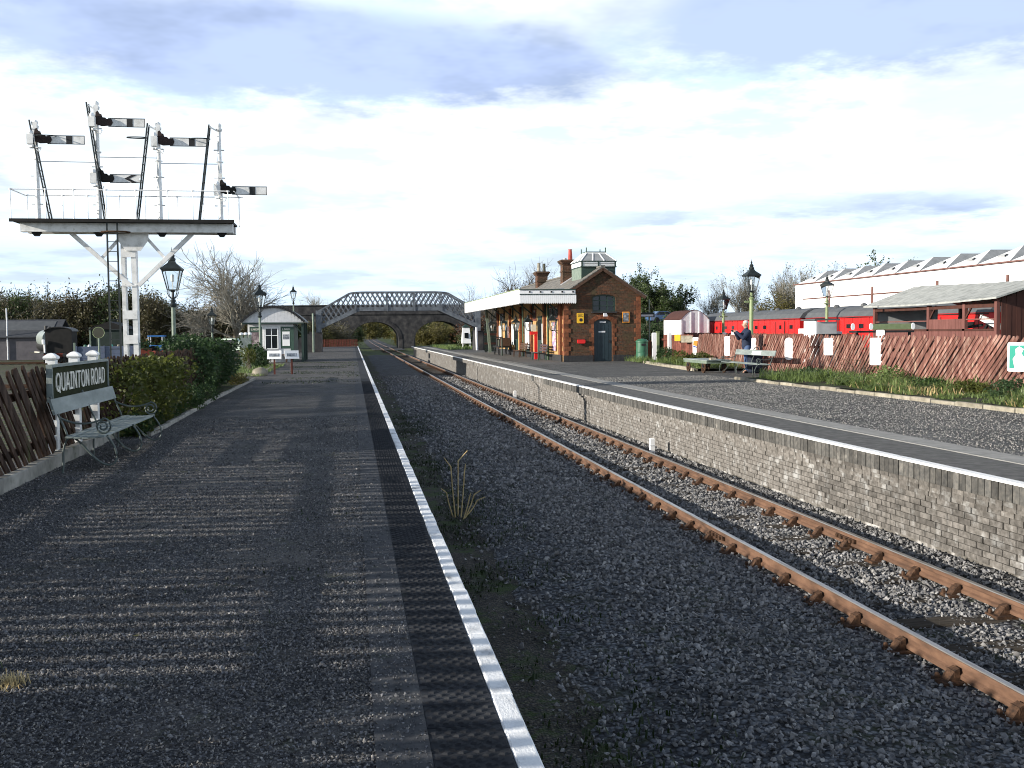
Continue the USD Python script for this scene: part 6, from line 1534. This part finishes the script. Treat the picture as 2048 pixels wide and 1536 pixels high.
t.part('far_wall', MB().box(hx0 + .1, 27.2, hy1 - .05, hy1, -.9, 2.5), 'shed_grey')
for y in (hy0 + .1, 38.8, hy1 - .1): t.part('back_post', MB().box(hx1 - .14, hx1, y - .07, y + .07, -.9, 2.6), 'shed_brown')
t.part('ladder_prop', MB().bar((24.4, hy0 - .5, -.2), (25.4, hy0 - .25, 2.5), .08, .08), 'shed_rose')
t = Thing('crossing_gate_arm', 'dark lever frame with a pale arm inside the open shed', 'lever frame', (25.0, 36.0, 1.0)); t.part('arm', MB().bar((24.7, 35.2, 1.62), (24.7, 36.4, 2.0), .1, .22), 'white_paint'); t.part('leg', MB().bar((24.7, 35.1, .6), (24.7, 35.9, 1.8), .08, .1).bar((24.7, 36.9, .6), (24.7, 35.9, 1.8), .08, .1), 'black_paint'); t.part('tail', MB().bar((24.7, 36.3, 1.7), (24.7, 37.6, 1.58), .08, .1), 'black_paint')
# ------------------------------------------------------------------ warehouse
WX, WY0, WY1, WZ = 48.0, 56.0, 103.6, 6.35
t = Thing('warehouse', 'long white warehouse with a row of hipped north light roofs', 'warehouse', (WX, WY1, -.9))
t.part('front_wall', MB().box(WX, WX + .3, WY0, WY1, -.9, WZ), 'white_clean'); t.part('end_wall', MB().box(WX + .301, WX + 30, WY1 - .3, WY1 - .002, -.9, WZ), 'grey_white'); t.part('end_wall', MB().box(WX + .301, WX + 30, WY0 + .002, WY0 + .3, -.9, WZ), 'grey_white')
t.part('gutter', MB().box(WX - .2, WX - .003, WY0, WY1 + .1, WZ - .02, WZ + .08), 'gutter_brown'); t.part('mid_pipe', MB().tube([(WX - .08, WY0, 4.75), (WX - .08, WY1 - 2, 4.75)], .06, 6), 'gutter_brown')
for y in (59.7, 67.5, 76.5, 87, 95.5): t.part('downpipe', MB().tube([(WX - .10, y, 3.0), (WX - .10, y, WZ - .9)], .09, 6), 'gutter_brown')
for k in range(12):
    y0 = WY1 - .3 - (k + 1) * 3.98; y1 = y0 + 3.98; ym = (y0 + y1) / 2; xr, zr_ = WX + 2.6, WZ + 1.42
    h = t.part('roof_hip', MB().add([(WX, y0, WZ + .05), (WX, y1, WZ + .05), (xr, ym, zr_)], [(0, 2, 1)]).add([(WX, y0, WZ + .03), (WX, y1, WZ + .03), (xr, ym, zr_ - .02)], [(0, 1, 2)]), 'white_clean')
    s = MB(); s.quad((WX, y0, WZ + .05), (WX + 30, y0, WZ + .05), (WX + 30, ym, zr_), (xr, ym, zr_)); s.quad((WX, y1, WZ + .05), (xr, ym, zr_), (WX + 30, ym, zr_), (WX + 30, y1, WZ + .05))
    t.part('roof_slope', s, 'lead_roof')
    t.part('roof_window', MB().add([(WX + .8, ym - .4, WZ + .52), (WX + .8, ym + .4, WZ + .52), (WX + 1.1, ym + .35, WZ + .70), (WX + 1.1, ym - .35, WZ + .70), (WX + .72, ym - .4, WZ + .60), (WX + .72, ym + .4, WZ + .60), (WX + 1.02, ym + .35, WZ + .78), (WX + 1.02, ym - .35, WZ + .78)], [(0, 1, 2, 3), (4, 7, 6, 5), (0, 4, 5, 1), (2, 6, 7, 3)]), 'shed_grey')
# ------------------------------------------------------------------ left yard
for y, lab in ((52, 'rusty siding rails crossing the left yard nearest the fence'), (97.5, 'rusty siding rails under the steam engine and the open wagon')):
    t = Thing('siding_track', lab, 'railway track', (-25, y, -.95))
    for dy in (0, 1.5): t.part('rail', MB().box(-52, -6.5, y + dy - .035, y + dy + .035, -.92, -.78), 'rusty_iron')
    for k in range(60): t.part('sleeper', MB().cbox(-51.6 + k * .76, -51.35 + k * .76, y - .5, y + 2.0, -.99, -.905, .01), 'sleeper_wood')
t = Thing('steam_locomotive', 'small saddle tank steam engine with a black cab and white lamp in the left yard', 'steam locomotive', (-26, 96, -.95))
t.part('cab', MB().poly([(-26.65, .1), (-24.45, .1), (-24.45, 1.95)] + [(-25.55 + 1.1 * math.cos(a), 1.95 + .38 * math.sin(a)) for a in np.linspace(0, PI, 9)][1:-1] + [(-26.65, 1.95)], 'y', 93.4, 95.2), 'black_soot')
t.part('cab_roof', MB().poly([(-25.55 + 1.2 * math.cos(a), 2.0 + .42 * math.sin(a)) for a in np.linspace(0, PI, 11)] + [(-25.55 + 1.14 * math.cos(a), 1.98 + .37 * math.sin(a)) for a in np.linspace(PI, 0, 11)], 'y', 93.3, 95.4), 'black_paint')
def cyl(t, name, p, q, r, m, seg=18): return t.part(name, MB().tube([p, q], r, seg), m, smooth=50)
cyl(t, 'saddle_tank', (-26.6, 95.3, 1.35), (-28.1, 98.6, 1.35), .82, 'loco_green', 20); cyl(t, 'boiler', (-26.6, 95.3, .75), (-28.5, 99.0, .75), .55, 'black_paint')
cyl(t, 'chimney', (-28.0, 98.5, 2.0), (-28.0, 98.5, 2.55), .16, 'black_paint', 12); t.part('dome', MB().lathe([(.25, 0), (.25, .2), (.12, .35), (0, .36)], (-27.2, 96.8, 2.1), 12), 'black_paint', smooth=40)
t.part('running_plate', MB().bar((-25.6, 93.2, .10), (-28.6, 99.2, .10), 2.3, .12), 'black_paint'); t.part('buffer_beam', MB().box(-26.75, -24.35, 93.15, 93.38, -.22, .10), 'wheel_red')
for x in (-26.2, -24.9): cyl(t, 'buffer', (x, 93.1, -.05), (x, 92.7, -.05), .18, 'black_paint', 12)
for k in range(3):
    for s in (-.6, .6): t.part('wheel', MB().tm(trimesh.creation.cylinder(.48, .1, 16).apply_transform(trimesh.transformations.rotation_matrix(PI / 2, [0, 1, 0])).apply_translation((-25.7 - k * .75 + s, 94.4 + k * 1.5, -.48))), 'black_soot')
t.part('cab_lamp', MB().lathe([(.13, 0), (.13, .35), (.08, .4), (0, .4)], (-26.75, 93.2, .9), 10), 'white_clean'); t.part('white_pipe', MB().tube([(-26.70, 93.3, .9), (-26.70, 93.3, .15)], .07, 6), 'white_clean')
t.part('side_rail', MB().tube([(-27.2, 93.6, .18), (-28.2, 95.6, .18)], .05, 6), 'cream_paint')
t = Thing('yard_building', 'low grey walled building with a two tone slate roof at the left edge', 'building', (-38, 116, -.95))
t.part('wall', MB().box(-39.5, -31.4, 114, 120, -.95, 1.5), 'yard_stone')
t.part('roof', MB().poly([(113.7, 1.45), (117, 3.3), (120.3, 1.45), (120.3, 1.55), (117, 3.42), (113.7, 1.55)], 'x', -39.7, -31.2), 'roof_dark'); t.part('roof_window', MB().poly([(114.9, 2.19), (116.6, 3.15), (116.6, 3.24), (114.9, 2.29)], 'x', -39.2, -32.0), 'train_roof')
t.part('drainpipe', MB().tube([(-36.3, 113.9, -.9), (-36.3, 113.9, 4.6)], .07, 6), 'grey_white')
t = Thing('water_tank', 'dark olive round water tank at the extreme left behind the fence', 'tank', (-36.9, 104, -.95)); t.part('body', MB().lathe([(1.9, 0), (1.9, 3.5), (1.95, 3.6), (1.2, 3.95), (0, 4.1)], (-36.9, 104, -.95), 20), 'tank_brown', smooth=35); t.part('band', MB().lathe([(1.92, 1.8), (1.94, 1.85), (1.92, 1.9)], (-36.9, 104, -.95), 20), 'black_paint')
t = Thing('open_wagon', 'blue grey open wagon with ribbed sides in the left yard', 'wagon', (-21.30, 92, -.95))
for k in range(6): t.part('side_plank', MB().box(-23.50, -19.00, 91.0 - .02 * (k % 2), 91.06, -.55 + k * .205, -.36 + k * .205), 'wagon_blue')
t.part('floor', MB().box(-23.50, -19.00, 91.061, 93.3, -.56, -.45), 'wagon_blue'); t.part('side', MB().box(-23.50, -19.00, 93.301, 93.38, -.55, .66), 'wagon_blue')
for x in (-23.52, -21.25, -19.10): t.part('side_post', MB().box(x, x + .12, 90.9, 90.975, -.55, .72), 'wagon_blue')
t.part('end_post', MB().box(-23.70, -23.53, 90.9, 91.1, -.95, 1.0), 'post_green')
for x in (-22.70, -19.90): t.part('wheel', MB().tm(trimesh.creation.cylinder(.4, .1, 14).apply_transform(trimesh.transformations.rotation_matrix(PI / 2, [1, 0, 0])).apply_translation((x, 91.6, -.75))), 'black_soot')
for x, m in ((-23.00, 'bin_green'), (-22.65, 'white_paint'), (-20.80, 'teal_print'), (-20.20, 'kerb_stone')): t.part('wagon_load', MB().lathe([(.14, 0), (.16, .1), (.1, .25), (0, .27)], (x, 92, .55), 8), m)
t = Thing('yard_hut', 'dark green black hut with a gable behind the blue grey wagon', 'hut', (-23.45, 106, -.95)); t.part('wall', MB().box(-25.75, -22.05, 105, 109, -.95, 2.2), 'hut_green'); t.part('roof', MB().poly([(-26.05, 2.2), (-21.75, 2.2), (-23.90, 3.0)], 'y', 104.8, 109.2), 'black_soot'); t.part('corner_board', MB().box(-25.81, -25.65, 104.9, 104.998, -.95, 2.4), 'post_green')
t = Thing('round_signal', 'olive round disc on a pale post in front of the dark hut', 'disc signal', (-21.20, 90.0, -.95)); t.part('disc', MB().poly(Polygon([(-21.35 + .46 * math.cos(a), 1.85 + .46 * math.sin(a)) for a in np.linspace(0, 6.28, 22)]), 'y', 89.9, 89.95), 'tank_brown'); t.part('disc_rim', MB().tube([(-21.35 + .47 * math.cos(a), 89.92, 1.85 + .47 * math.sin(a)) for a in np.linspace(0, 6.283, 25)], .03, 5), 'post_olive'); t.part('post', MB().tube([(-21.35, 89.97, -.95), (-21.35, 89.97, 1.4)], .09, 8), 'post_green')
for k in range(8):
    x = -22.0 + k * .62 + rng.normal(0, .12); w = Thing('wheelset', 'rusty red spare wheelset in the row behind the hedge and lamp', 'wheelset', (x, 104, -.95), group='row of rusty wheelsets in the left yard') if k == 0 else None
    if k == 0:
        for y in (-.75, .75):
            m_ = trimesh.creation.annulus(.38, .5, .12, sections=18); m_.apply_transform(trimesh.transformations.rotation_matrix(PI / 2, [1, 0, 0])); m_.apply_translation((0, y, .5)); q = MB().tm(m_)
            for a in range(4): q.bar((-.4 * math.cos(a * PI / 4), y, .5 - .4 * math.sin(a * PI / 4)), (.4 * math.cos(a * PI / 4), y, .5 + .4 * math.sin(a * PI / 4)), .05, .05)
            w.part('wheel', q, 'wheel_red', world=False)
        w.part('axle', MB().tube([(0, -.9, .5), (0, .9, .5)], .08, 8), 'wheel_red', world=False); W0 = w
    else: dup(W0, (x, 104 + rng.normal(0, .4), -.95), rz=rng.uniform(-25, 25))
t = Thing('rusty_bin', 'rusty brown square bin among the wheelsets', 'bin', (-19.70, 101, -.95)); t.part('body', MB().box(-20.20, -19.20, 100.6, 101.4, -.95, .25), 'wheel_red'); t.part('rim', MB().box(-20.24, -19.16, 100.56, 101.44, .251, .31), 'rusty_iron')
t = Thing('tractor', 'bright blue tractor with a pale cab partly hidden by the near lamp post', 'tractor', (-19.25, 112, -.95))
t.part('bonnet', MB().box(-19.75, -17.95, 110.6, 111.4, .0, .75), 'tractor_blue'); t.part('cab_roof', MB().box(-21.35, -19.65, 110.3, 111.7, 1.42, 1.55), 'tractor_blue')
for x in (-21.25, -19.85):
    for y in (110.4, 111.6): t.part('cab_pillar', MB().box(x - .05, x + .05, y - .05, y + .05, .2, 1.42), 'white_paint')
t.part('cab_body', MB().box(-21.35, -19.76, 110.35, 111.65, -.3, .5), 'tractor_blue')
for x, r in ((-20.75, .7), (-18.35, .45)): t.part('wheel', MB().tm(trimesh.creation.cylinder(r, .35, 18).apply_transform(trimesh.transformations.rotation_matrix(PI / 2, [1, 0, 0])).apply_translation((x, 110.15, -.95 + r))), 'rubber')
t = Thing('yard_post', 'short yellow post beside the wheelsets', 'post', (-20.50, 106, -.95)); t.part('post', MB().tube([(-20.50, 106, -.95), (-20.50, 106, 1.2)], .07, 8), 'yellow_paint'); t.part('cap', MB().lathe([(.09, 0), (.09, .08), (0, .12)], (-20.50, 106, 1.2), 8), 'white_paint')
def car(name, label, loc, rz, m, cat='car'):
    t = Thing(name, label, cat, loc, rz=rz)
    lo = Polygon([(-2.1, .28), (2.1, .28), (2.12, .62), (1.95, .82), (1.1, .92), (-1.85, .95), (-2.12, .8)])
    for cx in (-1.3, 1.3): lo = lo.difference(Polygon([(cx + .37 * math.cos(a), .32 + .37 * math.sin(a)) for a in np.linspace(0, 6.2, 18)]))
    t.part('body', MB().poly(lo, 'y', -.82, .82), m, world=False, smooth=30)
    t.part('cabin', MB().poly([(-1.7, .94), (1.05, .92), (.35, 1.36), (-.1, 1.44), (-1.0, 1.42)], 'y', -.70, .70), m, world=False)
    t.part('side_window', MB().poly([(-1.35, .97), (.8, .96), (.28, 1.31), (-.95, 1.35)], 'y', -.715, -.7005).poly([(-1.35, .97), (.8, .96), (.28, 1.31), (-.95, 1.35)], 'y', .7005, .715), 'window_dark', world=False)
    t.part('windscreen', MB().bar((1.02, 0, .96), (.40, 0, 1.345), 1.25, .02, (.5, 0, 1)), 'window_dark', world=False)
    for cx in (-1.3, 1.3):
        for y in (-.72, .72): t.part('wheel', MB().tm(trimesh.creation.cylinder(.31, .2, 18).apply_transform(trimesh.transformations.rotation_matrix(PI / 2, [1, 0, 0])).apply_translation((cx, y, .31))), 'rubber', world=False)
    for y in (-.6, .6): t.part('headlight', MB().box(2.05, 2.13, y - .15, y + .15, .6, .72), 'mantle', world=False)
    return t
car('car', 'blue car parked on the bank in front of the green tree', (38.6, 121, 2.5), 8, 'car_blue')
car('car', 'pale green vehicle behind the dark hedge left of the notice board', (-8.1, 69, -.1), 150, 'car_green')

# ------------------------------------------------------------------ trees
def branchy(seed, h, levels, spread, n_child, r0, up=.25, trunk=.28, shrink=.72, sides=(6, 5, 4, 3, 3, 3, 3), leaf_levels=2, wob=.16):
    """Recursive limbs. Returns (trunk mesh, limb mesh, twig tips)."""
    r = np.random.default_rng(seed); tk, lb, tips = MB(), MB(), []
    def grow_(p, d, L, rad, lv):
        n = 4 if lv < 2 else 3
        pts = [p]; q = p; dd = d
        for i in range(n):
            dd = dd + r.normal(0, wob, 3) + np.array([0, 0, up * .25]); dd /= np.linalg.norm(dd); q = q + dd * L / n; pts.append(q)
        rr = np.linspace(rad, rad * .62, n + 1)
        (tk if lv == 0 else lb).tube(pts, rr, sides[min(lv, 6)], False)
        if lv >= levels - leaf_levels: tips.extend(pts[1:])
        if lv >= levels: return
        for k in range(n_child[min(lv, len(n_child) - 1)]):
            t = r.uniform(.35, 1.0) if lv > 0 else r.uniform(.45, 1.0)
            a = np.array(pts[int(t * n)]) if t < 1 else q
            ax = r.normal(size=3); ax -= ax.dot(dd) * dd; ax /= np.linalg.norm(ax)
            an = spread * r.uniform(.55, 1.25); nd = dd * math.cos(an) + ax * math.sin(an) + np.array([0, 0, up]); nd /= np.linalg.norm(nd)
            grow_(a, nd, L * shrink * r.uniform(.75, 1.15), max(rad * .55, .006), lv + 1)
        grow_(q, dd, L * shrink, rad * .62, lv + 1)
    grow_(np.zeros(3), np.array([r.normal(0, .04), r.normal(0, .04), 1.0]), h * trunk, r0, 0)
    tips = np.array(tips); q = h / max(np.vstack(lb.v)[:, 2].max(), 1e-3)
    for m in (tk, lb): m.v = [a * np.array([q, q, q]) for a in m.v]
    return tk, lb, tips * q


def tree(name, label, loc, seed, h, kw, leaf=None, n_leaf=0, size=.2, lm='leaf_tree', tm_='bark', bm='twig', cat='tree', group=None, rz=0.0, scale=1.0, spread_l=.14):
    t = Thing(name, label, cat, loc, group=group, rz=rz, scale=scale)
    tk, lb, tips = branchy(seed, h, **kw)
    t.part('trunk', tk, tm_, world=False, smooth=True)
    t.part('limbs', lb, bm, world=False)
    if n_leaf:
        r = np.random.default_rng(seed + 99)
        c = tips[r.integers(len(tips), size=n_leaf)] + r.normal(0, spread_l, (n_leaf, 3))
        t.part('crown', leaves(c, size), lm, world=False)
    return t


BIG = dict(levels=5, spread=.78, n_child=(7, 5, 4, 3, 3), r0=.17, up=.07, trunk=.24, shrink=.74)
MED = dict(levels=5, spread=.68, n_child=(5, 4, 3, 3, 2), r0=.13, up=.10, trunk=.24, shrink=.74)
SHR = dict(levels=4, spread=.8, n_child=(8, 5, 4, 3), r0=.09, up=.05, trunk=.14, shrink=.86, leaf_levels=3)
TAL = dict(levels=5, spread=.42, n_child=(5, 3, 3, 3, 2), r0=.12, up=.26, trunk=.28, shrink=.74)
bt = tree('bare_tree', 'big leafless tree with a wide round crown left of the shelter', (-12.3, 108, -1), 3, 12.6, BIG, bm='twig_pale', scale=(1.28, 1.2, 1.0))
dup(bt, (-8.6, 262, -1), 'distant leafless tree above the road bridge left of the footbridge rise', rz=70, scale=1.1)
# scrub belt behind the left yard
s1 = tree('scrub_tree', 'brown leaved scrub tree in the belt behind the left yard', (-45, 131, -1), 11, 7.5, SHR, n_leaf=17000, size=.25, lm='leaf_autumn', group='autumn scrub belt behind the left yard', spread_l=.2)
s2 = tree('scrub_tree', 'thin leaved scrub tree with pale twigs in the belt behind the left yard', (-40, 127, -1), 12, 8.0, SHR, n_leaf=12000, size=.24, lm='leaf_autumn', bm='twig_pale', group='autumn scrub belt behind the left yard', spread_l=.17)
s3 = tree('scrub_tree', 'green leaved scrub tree in the belt behind the left yard', (-34, 130, -1), 15, 7.6, SHR, n_leaf=17000, size=.25, lm='leaf_tree', group='autumn scrub belt behind the left yard', spread_l=.2)
k = 0
for row, (y, xa, xb, st) in enumerate(((124, -52, -8, 2.7), (131, -56, -4, 2.9), (141, -60, 0, 3.6))):
    x = xa
    while x < xb:
        px = 704 + 2000 * x / y
        hgt = np.interp(px, [0, 120, 200, 250, 330, 380, 480, 600], [1.08, 1.16, 1.12, 1.36, 1.18, 1.0, .8, .6]) * rng.uniform(.9, 1.08)
        dup((s1, s2, s3)[int(rng.integers(3))], (x + rng.normal(0, .6), y + rng.normal(0, 1.4), -1.2), rz=rng.uniform(0, 360), scale=(1.0 * rng.uniform(.9, 1.15), 1.0, hgt)); x += st * rng.uniform(.8, 1.2); k += 1
# trees to the right behind the platform
gt = tree('green_tree', 'large green leafy tree with a pale forked trunk behind the blue car', (44.2, 134, -.5), 21, 11.4, dict(BIG, n_child=(5, 4, 3, 3, 2), up=.08, leaf_levels=3), n_leaf=30000, size=.30, lm='leaf_tree', tm_='twig_pale', bm='twig_pale', spread_l=.17)
b2 = tree('bare_tree', 'dark leafless tree behind the far end of the canopy', (21.0, 126, -.5), 31, 11.6, MED, n_leaf=700, size=.2, lm='leaf_autumn')
dup(b2, (24.0, 130, -.5), 'leafless tree showing between the two chimneys', rz=100, scale=.95)
dup(b2, (17.0, 126, -.5), 'low leafless tree over the far end of the white canopy', rz=200, scale=.72)
dup(b2, (37.0, 138, -.5), 'small purple grey leafless tree right of the gable', rz=40, scale=.92)
b3 = tree('tall_tree', 'tall thin leafless tree in the row behind the red coaches', (53, 130, -.5), 41, 11.0, TAL, n_leaf=1500, size=.18, lm='leaf_autumn', bm='twig_pale', group='thin bare trees behind the red coaches')
for x, y, s, r in ((56, 135, .95, 30), (59, 128, .98, 80), (63, 138, 1.08, 130), (67, 140, 1.12, 190), (71.5, 142, 1.12, 250), (75, 145, 1.12, 310), (49.5, 132, .82, 15), (79, 150, 1.05, 15), (46.5, 140, .75, 75)): dup(b3, (x, y, -.5), rz=r, scale=s)
yt = tree('yellow_tree', 'yellow green tree beside the left end of the white warehouse', (56.5, 126, -.5), 51, 8.6, MED, n_leaf=7000, size=.22, lm='leaf_yellow', spread_l=.15)
dup(yt, (51.5, 120, -.9), 'olive bush like tree behind the distant lamp', rz=90, scale=.78)
dup(gt, (81.0, 146, -.5), 'green leafy tree top above the warehouse roof', rz=80, scale=1.2)
s4 = tree('undergrowth', 'dark green undergrowth behind the goods van and coaches', (36, 108, -1), 61, 5.2, SHR, n_leaf=9000, size=.34, lm='leaf_dark', group='undergrowth behind the goods van and coaches', spread_l=.17)
for x, y, s in ((30, 104, .7), (33, 108, .8), (39, 112, .85), (42, 116, .9), (46, 114, .95), (50, 118, .95), (54, 120, 1.0), (58, 124, 1.0), (62, 126, 1.0), (27, 100, .62), (66, 128, 1.0)): dup(s4, (x, y, -1.0), rz=rng.uniform(0, 360), scale=s)
G(grid(28, 60, 112, 150, 40, 40, lambda x, y: -1 + 3.5 * np.clip(1 - np.abs(y - 124) / 11, 0, 1) ** .6 + .2 * (fb(x, y, .3, 9) - .5)), 'grass_ground', 'bank')
# foliage seen through the bridge arches and behind the platforms' ends
s5 = tree('bank_bush', 'yellow brown bush on the cutting bank seen through the bridge arches', (12, 196, -.6), 71, 5.4, SHR, n_leaf=8000, size=.36, lm='leaf_yellow', group='bushes on the cutting banks seen through the bridge arches', spread_l=.3)
s6 = tree('bank_bush', 'dull green bush on the cutting bank seen through the bridge arches', (-4, 205, -.6), 72, 5.6, SHR, n_leaf=8000, size=.36, lm='leaf_tree', group='bushes on the cutting banks seen through the bridge arches', spread_l=.3)
for x, y, s in ((11, 186, .7), (13, 182, .6), (10.5, 210, .9), (12.5, 245, 1.2), (-1.5, 190, .55), (0, 225, .9), (15, 182, .7), (19, 184, .8), (24, 190, .9), (-6.5, 186, .7), (14, 230, 1.1), (18, 215, 1.1), (22, 205, 1.0), (16.5, 190, .8), (-7, 215, 1.0), (-4, 250, 1.2), (0, 300, 1.5), (6, 380, 1.6), (14, 420, 1.9), (24, 460, 2.2), (30, 380, 1.9), (19, 290, 1.5), (25, 250, 1.3), (-8, 330, 1.9), (-2, 420, 2.1), (36, 520, 2.4), (40, 440, 2.2), (-9, 195, .9), (27, 220, 1.2), (10, 560, 2.4), (30, 620, 2.5)):
    dup(s5 if y < 232 and x > 8 else (s5, s6)[int(rng.integers(2))], (x + float(track_x(y)) * .3, y, -.9), rz=rng.uniform(0, 360), scale=s)
dup(s4, (-4.6, 128, -1), 'dark bush right of the footbridge pier on the left', rz=20, scale=.5, group='')
rdb = tree('red_bush', 'reddish leaved bush under the right end of the footbridge', (12.8, 104, -.2), 81, 3.9, SHR, n_leaf=3000, size=.22, lm='leaf_red', spread_l=.3)
dup(s6, (11.5, 99.5, -.2), 'rounded olive bush beside the small white cabinet', rz=50, scale=.40, group='')
dup(s5, (-3.3, 124, -.8), 'yellow brown bush past the end of the left platform', rz=50, scale=.55, group='')
n = 2600; struct('grass', blades(n, rng.uniform(8.6, 13, n), rng.uniform(90, 112, n), .0, .1, .4, .03, .7), 'grass_blade', kind='stuff')
